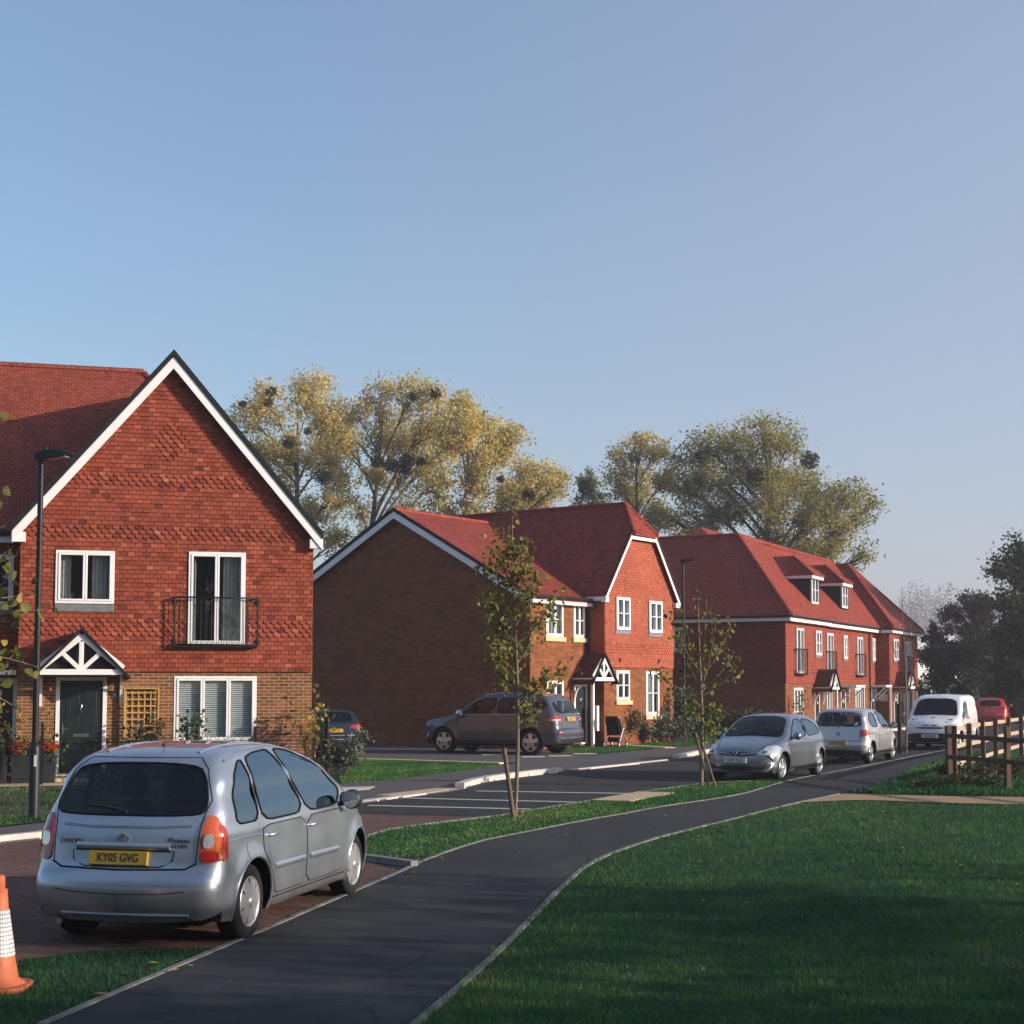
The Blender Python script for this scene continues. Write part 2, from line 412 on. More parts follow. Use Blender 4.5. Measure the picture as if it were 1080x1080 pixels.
def window(par, fr, hole, cols=2, mids=(), blind=None, sill=None, name='window', proud=.012, widths=None, label=None):
    """white casement window in the opening: frame mesh > pane, sill, blind / curtain"""
    u0, v0, u1, v1 = hole
    mb = MB(); T = .055
    a, b = -.075, proud
    fbox(mb, fr, u0, u0 + T, v0, v1, a, b); fbox(mb, fr, u1 - T, u1, v0, v1, a, b)
    fbox(mb, fr, u0 + T, u1 - T, v0, v0 + T, a, b); fbox(mb, fr, u0 + T, u1 - T, v1 - T, v1, a, b)
    iu0, iu1, iv0, iv1 = u0 + T, u1 - T, v0 + T, v1 - T
    W = (iu1 - iu0)
    fr_w = widths or [1.0 / cols] * cols
    x = iu0; panes = []
    S = .05
    for k, q in enumerate(fr_w):
        x2 = x + W * q
        c, d = -.06, proud + .014
        g = .004
        fbox(mb, fr, x + g, x + S, iv0 + g, iv1 - g, c, d); fbox(mb, fr, x2 - S, x2 - g, iv0 + g, iv1 - g, c, d)
        fbox(mb, fr, x + S, x2 - S, iv0 + g, iv0 + S, c, d); fbox(mb, fr, x + S, x2 - S, iv1 - S, iv1 - g, c, d)
        for mv in mids:
            z = iv0 + (iv1 - iv0) * mv
            fbox(mb, fr, x + S, x2 - S, z - .014, z + .014, c + .01, d - .006)
        panes.append((x + S, x2 - S)); x = x2
    o = mb.build(name, MAT['white'], par, bevel=.005)
    if label: o['label'] = label
    pm = MB()
    for p, q in panes:
        fbox(pm, fr, p - .01, q + .01, iv0 + S - .01, iv1 - S + .01, -.03, -.022)
    pm.build('pane', MAT['glass'], o)
    if blind == 'slats':
        bl = MB(); z = iv1 - .06
        while z > iv0 + .06:
            for p, q in panes:
                bl.hexa([fr.p(p - .02, z - .014, -.085), fr.p(q + .02, z - .014, -.085), fr.p(q + .02, z - .012, -.08), fr.p(p - .02, z - .012, -.08),
                         fr.p(p - .02, z + .018, -.105), fr.p(q + .02, z + .018, -.105), fr.p(q + .02, z + .020, -.10), fr.p(p - .02, z + .020, -.10)])
            z -= .048
        bl.build('blind', MAT['blind_white'], o)
    elif blind:
        for s0, s1 in blind:                     # wavy curtain between two fractions of the width
            cb = MB(); n = 14; pts = []
            for i in range(n + 1):
                u = u0 + (u1 - u0) * (s0 + (s1 - s0) * i / n)
                pts.append((u, -.16 + .025 * math.sin(i * 2.2)))
            for i in range(n):
                cb.poly([fr.p(pts[i][0], v0 + .04, pts[i][1]), fr.p(pts[i + 1][0], v0 + .04, pts[i + 1][1]),
                         fr.p(pts[i + 1][0], v1 - .04, pts[i + 1][1]), fr.p(pts[i][0], v1 - .04, pts[i][1])])
            cb.build('curtain', MAT['curtain'], o)
    if sill:
        sb = MB(); kind, ov, h, pr = sill
        sb.hexa([fr.p(u0 - ov, v0 - h, -.02), fr.p(u1 + ov, v0 - h, -.02), fr.p(u1 + ov, v0 - h, pr), fr.p(u0 - ov, v0 - h, pr),
                 fr.p(u0 - ov, v0 - .003, -.02), fr.p(u1 + ov, v0 - .003, -.02), fr.p(u1 + ov, v0 - .018, pr), fr.p(u0 - ov, v0 - .018, pr)])
        sb.build('sill', MAT[kind], o, bevel=.006)
    return o

def front_door(par, fr, hole, handle_left=True, furniture=True):
    u0, v0, u1, v1 = hole; T = .085
    mb = MB()
    fbox(mb, fr, u0, u0 + T, v0, v1, -.08, .02); fbox(mb, fr, u1 - T, u1, v0, v1, -.08, .02)
    fbox(mb, fr, u0 + T, u1 - T, v1 - T, v1, -.08, .02); fbox(mb, fr, u0 + T, u1 - T, v0, v0 + .06, -.08, .03)
    o = mb.build('door_frame', MAT['white'], par, bevel=.005)
    d = MB(); a, b, c, e = u0 + T + .004, u1 - T - .004, v0 + .065, v1 - T - .004
    fbox(d, fr, a, b, c, e, -.07, -.012)
    w = (b - a)
    for (p, q, r, s) in ((.14, .46, .08, .40), (.54, .86, .08, .40), (.14, .46, .5, .92), (.54, .86, .5, .92)):   # raised panels
        fbox(d, fr, a + w * p, a + w * q, c + (e - c) * r, c + (e - c) * s, -.02, -.004)
    do = d.build('door', MAT['door_dark'], par, bevel=.006)
    if furniture:
        h = MB(); hx = a + .07 if handle_left else b - .07
        dx = .12 if handle_left else -.12
        h.tube([fr.p(hx, c + .98, -.01), fr.p(hx, c + .98, .04), fr.p(hx + dx, c + .98, .045)], .011, 8)
        fbox(h, fr, hx - .02, hx + .02, c + .86, c + 1.1, -.012, .004)
        h.build('handle', MAT['chrome'], do)
        l = MB(); m = (a + b) / 2
        fbox(l, fr, m - .17, m + .17, c + .80, c + .87, -.012, .012)
        l.build('letterbox', MAT['chrome'], do, bevel=.004)
        k = MB(); zc = c + 1.42
        k.tube([fr.p(m, zc + .12, 0), fr.p(m + .02, zc + .06, .02), fr.p(m - .02, zc, .025), fr.p(m + .015, zc - .06, .02), fr.p(m, zc - .1, 0)], [.012, .018, .012, .018, .012], 8)
        k.build('door_knocker', MAT['chrome'], do)
    return do

def juliet(par, fr, u0, u1, v0, v1, dep=.16):
    mb = MB()
    for z in (v0 + .03, v1):
        mb.tube([fr.p(u0, z, .0), fr.p(u0, z, dep), fr.p(u1, z, dep), fr.p(u1, z, .0)], .02, 6)
    for u in (u0, u1):
        mb.tube([fr.p(u, v0, dep), fr.p(u, v1, dep)], .022, 6)
        for z in (v0 + .1, v1 - .1): fbox(mb, fr, u - .05, u + .05, z - .06, z + .06, .0, .035)
    n = int((u1 - u0) / .11)
    for i in range(1, n):
        u = u0 + (u1 - u0) * i / n
        mb.tube([fr.p(u, v0 + .03, dep), fr.p(u, v1, dep)], .007, 5)
    fbox(mb, fr, u0, u1, v0 - .03, v0 + .005, .004, dep + .02)
    return mb.build('balcony_railing', MAT['black_metal'], par)

def tile_hang(mb, fr, span, v0, v1, holes=(), clubs=(), diamond=None, g=.1, tw=.165):
    r = 0; v = v0
    while v < v1:
        vm = v + g * .5
        sp = span(vm)
        if sp is None: break
        segs = [sp]
        for (a, b, c, d) in holes:
            if b - .02 < vm < d:
                ns = []
                for (x, y) in segs:
                    if c <= x or a >= y: ns.append((x, y)); continue
                    if a > x: ns.append((x, a))
                    if c < y: ns.append((c, y))
                segs = ns
        club = any(c0 <= vm <= c1 for c0, c1 in clubs)
        off = (r % 2) * tw * .5
        for (x, y) in segs:
            k = math.floor((x - off) / tw)
            while True:
                a = max(x, k * tw + off); b = min(y, (k + 1) * tw + off); k += 1
                if a >= y - .004: break
                if b - a < .02: continue
                e = .011; a += e * .5; b -= e * .5
                t = min(1, max(0, random.gauss(.5, .17)))
                wb = .026 + random.uniform(0, .009); wt = .006; vt = v + g + .012
                dd = diamond and abs((a + b) / 2 - diamond[0]) / diamond[2] + abs(vm - diamond[1]) / diamond[3] < 1
                if club or dd:
                    m = (a + b) / 2; h = (b - a) / 2
                    prof = [(a, v + .045), (a + h * .35, v + .012), (m, v - .012), (b - h * .35, v + .012), (b, v + .045)]
                    wb += .004
                    fr_pts = [fr.p(p, q, wb) for p, q in prof] + [fr.p(b, vt, wt), fr.p(a, vt, wt)]
                    bk = [fr.p(p, q, .002) for p, q in prof]
                    n = 5
                    mb.add(fr_pts + bk, [list(range(7))] + [[i, 7 + i, 8 + i, i + 1] for i in range(4)], 0, t)
                else:
                    P = [fr.p(a, v, wb), fr.p(b, v, wb), fr.p(b, vt, wt), fr.p(a, vt, wt), fr.p(a, v, 0.0), fr.p(b, v, 0.0)]
                    mb.add(P, [[0, 1, 2, 3], [0, 4, 5, 1], [0, 3, 4], [1, 5, 2]], 0, t)
        v += g; r += 1

def slab(mb, pts, th=.10, m=0):
    """roof plane given by its top corners, thickened straight down"""
    mb.prism(pts, (0, 0, -th), m)

def ridge(mb, p0, p1, r=.11, m=0):
    p0 = Vector(p0); p1 = Vector(p1); L = (p1 - p0).length; n = max(1, int(L / .45)); d = (p1 - p0) / n
    for i in range(n):
        mb.tube([p0 + d * i + Vector((0, 0, -.05)), p0 + d * (i + .985) + Vector((0, 0, -.05))], [r, r * .97], 8, m)

def barge(mb, p0, p1, h, th, W, drop=0.0):
    """board under a sloping verge: p0,p1 on the roof edge's top line"""
    p0 = Vector(p0); p1 = Vector(p1); W = Vector(W)
    a = Vector((0, 0, -drop)); b = Vector((0, 0, -drop - h))
    mb.hexa([p0 + b, p1 + b, p1 + b + W * th, p0 + b + W * th, p0 + a, p1 + a, p1 + a + W * th, p0 + a + W * th])

def gutter(mb, p0, p1, r=.06):
    mb.tube([p0, p1], r, 8)

def truss(par, fr, uc, hw, v0, va, w, th=.125, inner=None):
    """white king-post truss with two struts on the front of a porch"""
    mb = MB(); W = fr.W
    def bar(a, b, h=th, d=.06, w0=0.0):
        mb.beam(fr.p(a[0], a[1], w + w0), fr.p(b[0], b[1], w + w0), h, d, up=W)
    A = (uc, va - th * .9); L = (uc - hw, v0 + th * .6); Rr = (uc + hw, v0 + th * .6)
    bar(L, A, th * 1.25); bar(Rr, A, th * 1.25, .056)
    bar((uc - hw * 1.0, v0), (uc + hw * 1.0, v0), th * 1.0, .064)
    bar((uc, v0 + th * .5), (uc, va - th * 2), th * .8, .05)
    mh = (v0 + va) / 2
    bar((uc, v0 + th * .3), (uc - hw * .5, mh), th * .75, .052); bar((uc, v0 + th * .3), (uc + hw * .5, mh), th * .75, .048)
    return mb.build('porch_truss', MAT['white_wood'], par, bevel=.006)

def porch(par, fr, uc, hw, v0, va, dep, roofmat, post=None, brackets=True, infill=True):
    """gabled canopy on brackets: porch_roof, porch_truss, porch_bracket"""
    mb = MB(); s = (va - v0) / hw
    ov = .10
    for sg in (-1, 1):
        a = fr.p(uc, va, -.0); b = fr.p(uc, va, dep + ov)
        c = fr.p(uc + sg * (hw + .1), v0 - .1 * s, dep + ov); d = fr.p(uc + sg * (hw + .1), v0 - .1 * s, 0)
        slab(mb, [d, c, b, a] if sg > 0 else [a, b, c, d], .06)
    o = mb.build('porch_roof', [MAT[roofmat]], par)
    for sg in (-1, 1):
        vb = MB(); barge(vb, fr.p(uc + sg * (hw + .12), v0 - .12 * s, dep + ov), fr.p(uc, va + .02, dep + ov), .07, .05, fr.W, -.02)
        vb.build('porch_verge', MAT['trim_dark'], par)
    truss(par, fr, uc, hw - .04, v0, va - .03, dep + .04)
    if infill:
        ib = MB(); ib.prism([fr.p(uc - hw + .1, v0 + .05, dep - .09), fr.p(uc + hw - .1, v0 + .05, dep - .09), fr.p(uc, va - .18, dep - .09)], fr.W * .02)
        ib.build('porch_shade_sheet', MAT['trim_dark'], par)  # dark sheet painted in for the shade behind the truss
    for sg in (-1, 1):
        sf = MB(); sf.beam(fr.p(uc + sg * (hw - .02), v0 - .01, .01), fr.p(uc + sg * (hw - .02), v0 - .01, dep), .05, .1, up=(0, 0, 1))
        sf.build('porch_side_beam', MAT['white_wood'], par, bevel=.005)
    if brackets:
        for sg in (-1, 1):
            bk = MB(); u = uc + sg * (hw - .06)
            bk.beam(fr.p(u, v0 - .75, .035), fr.p(u, v0 - .06, .035), .06, .06, up=fr.W)
            n = 6; q = [fr.p(u, v0 - .62 + .5 * math.sin(i / n * math.pi / 2), .06 + min(dep - .12, .62) * (1 - math.cos(i / n * math.pi / 2))) for i in range(n + 1)]
            for i in range(n): bk.beam(q[i], q[i + 1], .045, .06, up=fr.U)
            bk.build('porch_bracket', MAT['white_wood'], par)
    if post is not None:
        pm = MB(); pm.beam(fr.p(post, 0.0, dep - .05), fr.p(post, v0 - .05, dep - .05), .1, .1, up=fr.W)
        pm.build('porch_post', MAT['white_wood'], par, bevel=.008)

def downpipe(par, pts, r=.04):
    mb = MB(); mb.tube(pts, r, 8); return mb.build('downpipe', MAT['black_metal'], par)

# ------------------------------------------------------------------ house 1: tile-hung gable and its neighbour
A1 = math.atan2(.259, .966)
def house_gable():
    H = empty('gabled_house', (-10.9, 33.5, 0), A1, 'tile-hung house with steep white-edged gable and black balcony behind the silver estate car', 'house')
    fr = F((0, 0, 0), (1, 0, 0), (0, -1, 0)); W = 6.5; gz = 2.47; ez = 5.5; sl = 1.19; xc = 3.25; za = 9.72
    frb = F((0, .04, 0), (1, 0, 0), (0, -1, 0))
    hg = [(.82, .12, 1.91, 2.32), (3.38, .85, 5.23, 2.34)]
    hf = [(.76, 3.95, 2.03, 5.14), (3.66, 3.04, 4.94, 5.17)]
    b = MB()
    holed(b, frb, [(0, -.15), (W, -.15), (W, gz), (0, gz)], hg); reveals(b, frb, hg, 0, 1)
    for x, sg in ((0, -1), (W, 1)):
        f2 = F((x, .04, 0), (0, 1, 0), (sg, 0, 0)); holed(b, f2, [(0, -.15), (9, -.15), (9, 5.6), (0, 5.6)], [])
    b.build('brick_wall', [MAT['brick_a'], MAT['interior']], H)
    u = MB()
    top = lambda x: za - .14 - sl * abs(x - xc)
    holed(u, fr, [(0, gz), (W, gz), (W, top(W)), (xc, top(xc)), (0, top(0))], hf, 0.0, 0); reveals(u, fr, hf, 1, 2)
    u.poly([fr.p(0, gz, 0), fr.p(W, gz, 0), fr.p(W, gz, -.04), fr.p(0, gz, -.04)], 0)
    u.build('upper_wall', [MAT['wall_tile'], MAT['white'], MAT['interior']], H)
    def span(v):
        if v < top(0): return (0.0, W)
        d = (za - .16 - v) / sl
        return (xc - d, xc + d) if d > .1 else None
    t = MB()
    tile_hang(t, fr, span, gz - .03, 9.6, hf, [(3.26, 3.68), (5.42, 5.78), (6.62, 6.95)], (3.2, 7.68, .42, .5))
    t.build('tile_hanging', MAT['hung_tile'], H, fix=False)
    # right-hand corner return of the tiling
    rf = MB(); y0 = -.24
    for sg in (-1, 1):
        xo = xc + sg * 3.42; zo = za - sl * 3.42
        P = [(xc, y0, za), (xo, y0, zo), (xo, 9.1, zo), (xc, 9.1, za)]
        slab(rf, P if sg > 0 else P[::-1], .11)
    ridge(rf, (xc, y0 + .25, za - .04), (xc, 9.1, za - .04), .08)
    rf.build('roof', [MAT['roof_tile']], H)
    for sg in (-1, 1):
        v = MB(); w = MB()
        xo = xc + sg * 3.44
        barge(v, (xo, y0 - .03, za - sl * 3.44), (xc, y0 - .03, za), .15, .05, (0, 1, 0), -.045)
        barge(w, (xc + sg * 3.42, y0 + .0, za - sl * 3.42), (xc, y0 + .0, za), .27, .03, (0, 1, 0), .12)
        # the box end at the foot of the verge and the soffit behind the board
        w.box(min(xo, xo - sg * .3), y0 + .032, za - sl * 3.42 - .36, max(xo, xo - sg * .3), .0, za - sl * 3.42 - .14)
        v.build('dark_verge', MAT['trim_dark'], H); w.build('bargeboard', MAT['white'], H, bevel=.005)
    front_door(H, frb, hg[0])
    window(H, frb, hg[1], 3, (), 'slats', ('white', .02, .05, .05))
    window(H, fr, hf[0], 2, (), ((.02, .26), (.62, .98)), ('lead', .0, .18, .05), proud=.05)  # right-hand curtain stands in for the sky reflected in that pane
    window(H, fr, hf[1], 2, (), ((.03, .14), (.62, .97)), None, name='french_window', proud=.05)  # pale right-hand curtain imitates the sky reflection on that door
    juliet(H, fr, 3.36, 5.22, 3.02, 4.12)
    porch(H, frb, 1.36, .92, 2.42, 3.36, .8, 'roof_dark')
    num = MB(); fbox(num, frb, 2.02, 2.14, 1.84, 1.98, .0, .012); n = num.build('number_plaque', MAT['lead'], H, bevel=.003)
    n2 = MB(); fbox(n2, frb, 2.06, 2.072, 1.88, 1.95, .012, .016); fbox(n2, frb, 2.09, 2.102, 1.88, 1.95, .012, .016)
    n2.build('number_mark', MAT['white'], n)
    st = MB(); fbox(st, frb, .7, 2.0, -.05, .10, .0, .45); st.build('doorstep', MAT['buff_stone'], H, bevel=.01)
    return H

def house_left():
    H = empty('attached_house', (-10.9, 33.5, 0), A1, 'attached house at the far left with red roof slope and shaded recessed front', 'house')
    fr = F((0, .62, 0), (1, 0, 0), (0, -1, 0)); x0 = -7.5
    hs = [(-1.35, 3.9, -.16, 5.06), (-1.12, .12, -.03, 2.3), (-4.6, 3.9, -3.2, 5.06), (-4.8, .85, -3.0, 2.34)]
    b = MB(); holed(b, fr, [(x0, -.15), (-.02, -.15), (-.02, 5.6), (x0, 5.6)], hs); reveals(b, fr, hs, 0, 1)
    b.build('wall', [MAT['wall_tile'], MAT['interior']], H)
    window(H, fr, hs[0], 2, (), None, ('lead', .0, .15, .05), proud=.04)
    front_door(H, fr, hs[1], handle_left=False)
    window(H, fr, hs[2], 2, (), None, ('lead', .0, .15, .05), proud=.04)
    window(H, fr, hs[3], 3, (), 'slats')
    r = MB(); ye = .35; ze = 5.62; yr = 5.0; zr = 10.27; xr = 2.7
    slab(r, [(x0, ye, ze), (6.1, ye, ze), (xr, yr, zr), (x0, yr, zr)][::1])
    slab(r, [(x0, yr, zr), (xr, yr, zr), (6.1, 9.6, ze), (x0, 9.6, ze)])
    slab(r, [(6.1, ye, ze), (6.1, 9.6, ze), (xr, yr, zr)])
    ridge(r, (x0, yr, zr + .03), (xr, yr, zr + .03), .1); ridge(r, (xr, yr, zr), (6.1, ye, ze), .1)
    r.build('roof', MAT['roof_tile_o'], H)
    w = MB(); w.box(x0, ye + .02, 5.32, -.16, ye + .05, 5.5); w.box(x0, ye + .052, 5.32, -.16, .61, 5.35); w.build('fascia', MAT['white'], H)
    g = MB(); gutter(g, (x0, ye - .06, 5.52), (-.16, ye - .06, 5.52)); g.build('gutter', MAT['black_metal'], H)
    c = MB(); c.box(-1.35, -.12, 2.36, -.03, .6, 2.46); c.build('porch_canopy', MAT['white_wood'], H, bevel=.008)
    return H

# ------------------------------------------------------------------ house 2: brick side wall, half-hipped tile-hung wing
def house_brick():
    H = empty('brick_house', (.595, 50, 0), R(55), 'detached house with a wide windowless brick side wall and a half-hipped orange front wing', 'house')
    fr = F((0, 0, 0), (1, 0, 0), (0, -1, 0)); ez = 5.1; zr = 8.22; yr = 5.65; sl = (zr - ez) / yr; D = 11.3
    h2a = [(.96, 3.76, 2.0, 4.94), (2.66, 3.76, 3.38, 4.94), (1.0, 1.05, 2.0, 2.27), (2.66, .1, 3.5, 2.15)]
    b = MB()
    holed(b, fr, [(0, -.2), (3.6, -.2), (3.6, ez), (0, ez)], h2a); reveals(b, fr, h2a, 0, 1)
    fs = F((0, 0, 0), (0, 1, 0), (-1, 0, 0))
    holed(b, fs, [(0, -.2), (D, -.2), (D, ez), (yr, zr - .08), (0, ez)], [])
    fbox(b, fs, 0, D, 2.78, 2.86, .002, .018)         # soldier / string course
    fbox(b, fs, 0, D, .62, .66, .002, .014)           # damp course ledge
    b.build('brick_wall', [MAT['brick_b'], MAT['interior']], H)
    # wing
    wx0, wx1, wy = 3.55, 8.42, -.7; xc = (wx0 + wx1) / 2; wz = 2.78
    fw = F((0, wy + .03, 0), (1, 0, 0), (0, -1, 0)); fw2 = F((0, wy, 0), (1, 0, 0), (0, -1, 0))
    hg = [(4.38, 1.6, 5.29, 2.64), (6.44, 1.05, 7.39, 2.62)]
    hf = [(4.25, 4.07, 5.2, 5.22), (6.55, 4.03, 7.5, 5.18)]
    za = 8.72; ws = 1.29; zc = 7.55
    top = lambda x: za - .12 - ws * abs(x - xc)
    wb = MB()
    holed(wb, fw, [(wx0, -.2), (wx1, -.2), (wx1, wz), (wx0, wz)], hg); reveals(wb, fw, hg, 0, 1)
    fl = F((wx0, wy + .03, 0), (0, 1, 0), (-1, 0, 0)); holed(wb, fl, [(0, -.2), (.67, -.2), (.67, wz), (0, wz)], [])
    fr2 = F((wx1, wy + .03, 0), (0, 1, 0), (1, 0, 0)); holed(wb, fr2, [(0, -.2), (9, -.2), (9, 5.3), (0, 5.3)], [])
    wb.build('wing_brick_wall', [MAT['brick_b'], MAT['interior']], H)
    u = MB(); hc = (za - .12 - zc) / ws
    pl = [(wx0, wz), (wx1, wz), (wx1, top(wx1)), (xc + hc, zc), (xc - hc, zc), (wx0, top(wx0))]
    holed(u, fw2, pl, hf); reveals(u, fw2, hf, 1, 2)
    u.poly([fw2.p(wx0, wz, 0), fw2.p(wx1, wz, 0), fw2.p(wx1, wz, -.03), fw2.p(wx0, wz, -.03)], 0)
    fl2 = F((wx0, wy, 0), (0, 1, 0), (-1, 0, 0)); holed(u, fl2, [(0, wz), (.7, wz), (.7, 5.35), (0, 5.35)], [])
    u.build('wing_upper_wall', [MAT['wall_tile'], MAT['white'], MAT['interior']], H)
    t = MB()
    def span(v):
        if v < top(wx0): return (wx0, wx1)
        if v > zc - .02: return None
        d = (za - .14 - v) / ws; return (xc - d, xc + d)
    tile_hang(t, fw2, span, wz - .03, 8, hf, [(3.25, 3.62)])
    tile_hang(t, fl2, lambda v: (0.0, .7) if v < 5.3 else None, wz - .03, 8)
    t.build('tile_hanging', MAT['hung_tile_b'], H, fix=False)
    # main roof
    r = MB(); xe = 8.0; ov = .28
    slab(r, [(-.22, -ov, ez - ov * sl + .1), (3.6, -ov, ez - ov * sl + .1), (xc, 2.6, zr + .1 - (yr - 2.6) * sl), (xc, yr, zr + .1), (-.22, yr, zr + .1)], .09)
    slab(r, [(-.22, yr, zr + .1), (xe, yr, zr + .1), (xe, D + ov, ez - ov * sl + .1), (-.22, D + ov, ez - ov * sl + .1)], .09)
    ridge(r, (-.22, yr, zr + .12), (6.0, yr, zr + .12), .09)
    r.build('roof', MAT['roof_tile'], H)
    # wing roof, half hip to the street
    q = MB(); yb = 9.0; yf = wy - .2; ho = .2
    xl = wx0 - .22; xr = wx1 + .22; zl = za - ws * (xc - xl)
    zcut = zc + .1; hx = (za - zcut) / ws; yt = yf + hx * .95
    for sg, xo in ((-1, xl), (1, xr)):
        P = [(xo, yf, zl), (xc + sg * hx, yf, zcut), (xc, yt, za), (xc, yb, za), (xo, yb, zl)]
        slab(q, P, .09)
    slab(q, [(xc - hx - .02, yf - .1, zcut - .12), (xc + hx + .02, yf - .1, zcut - .12), (xc, yt, za + .015)], .08)
    ridge(q, (xc, yt, za + .02), (xc, yb, za + .02), .1)
    for sg in (-1, 1): ridge(q, (xc, yt, za + .02), (xc + sg * (hx + .02), yf - .08, zcut - .06), .09)
    q.build('wing_roof', MAT['roof_tile_b'], H)
    # trim
    w = MB()
    for sg in (-1, 1):
        xo = xc + sg * (xc - xl + .02)
        v = MB(); barge(v, (xo, yf - .03, zl - .03), (xc + sg * hx, yf - .03, zcut), .1, .05, (0, 1, 0), -.04); v.build('dark_verge', MAT['trim_dark'], H)
        barge(w, (xc + sg * (xc - xl), yf, zl), (xc + sg * hx, yf, zcut), .19, .03, (0, 1, 0), .1)
    w.box(xc - hx - .1, yf - .005, zcut - .34, xc + hx + .1, yf + .03, zcut - .215)
    w.box(xl, yf + .032, zl - .3, xl + .25, wy, zl - .12); w.box(xr - .25, yf + .032, zl - .3, xr, wy, zl - .12)
    w.box(xl, yf + .04, zl - .25, xl + .03, -.05, zl - .11)
    # verge of the brick side wall
    for (a, c) in (((-.24, -ov, ez - ov * sl + .1), (-.24, yr, zr + .1)), ((-.24, D + ov, ez - ov * sl + .1), (-.24, yr, zr + .1))):
        v = MB(); barge(v, Vector(a) + Vector((-.03, 0, 0)), Vector(c) + Vector((-.03, 0, 0)), .12, .05, (1, 0, 0), -.04); v.build('dark_verge', MAT['trim_dark'], H)
        barge(w, a, c, .24, .03, (1, 0, 0), .1)
    # eaves board over the brick front
    w.box(-.2, -ov + .01, ez - .26, 3.5, -ov + .04, ez - .04); w.box(-.2, -ov + .042, ez - .26, 3.5, -.002, ez - .23)
    w.build('bargeboard', MAT['white'], H, bevel=.004)
    g = MB(); gutter(g, (-.2, -ov - .05, ez - .04), (3.5, -ov - .05, ez - .04)); g.build('gutter', MAT['black_metal'], H)
    S = ('buff_stone', .1, .16, .07)
    window(H, fr, h2a[0], 2, (.5,), ((.02, .98),), S); window(H, fr, h2a[1], 2, (.5,), ((.02, .3), (.7, .98)), S)
    window(H, fr, h2a[2], 2, (.5,), ((.02, .3), (.7, .98)), S)
    front_door(H, fr, h2a[3])
    window(H, fw, hg[0], 2, (.5,), None, S); window(H, fw, hg[1], 2, (.5,), ((.02, .98),), S)
    L = ('lead', .02, .15, .05)
    window(H, fw2, hf[0], 2, (.5,), ((.55, .98),), L, proud=.08); window(H, fw2, hf[1], 2, (.5,), ((.03, .3),), L, proud=.08)
    porch(H, fr, 3.3, .72, 2.33, 3.2, .77, 'roof_dark', post=2.72)
    for x in (4.55, 7.3):
        vt = MB(); vt.prism([fw2.p(x - .06, 2.95, .02), fw2.p(x + .06, 2.95, .02), fw2.p(x + .06, 3.08, .02), fw2.p(x - .06, 3.08, .02)], (0, -.06, -.02)); vt.build('vent', MAT['hung_tile'], H)
    mb = MB(); mb.box(3.36, -.50, .55, 3.515, -.28, 1.42); mb.build('meter_box', MAT['white'], H, bevel=.01)
    downpipe(H, [(3.46, -.14, ez - .1), (3.46, -.08, ez - .4), (3.46, -.08, 3.2)])
    return H

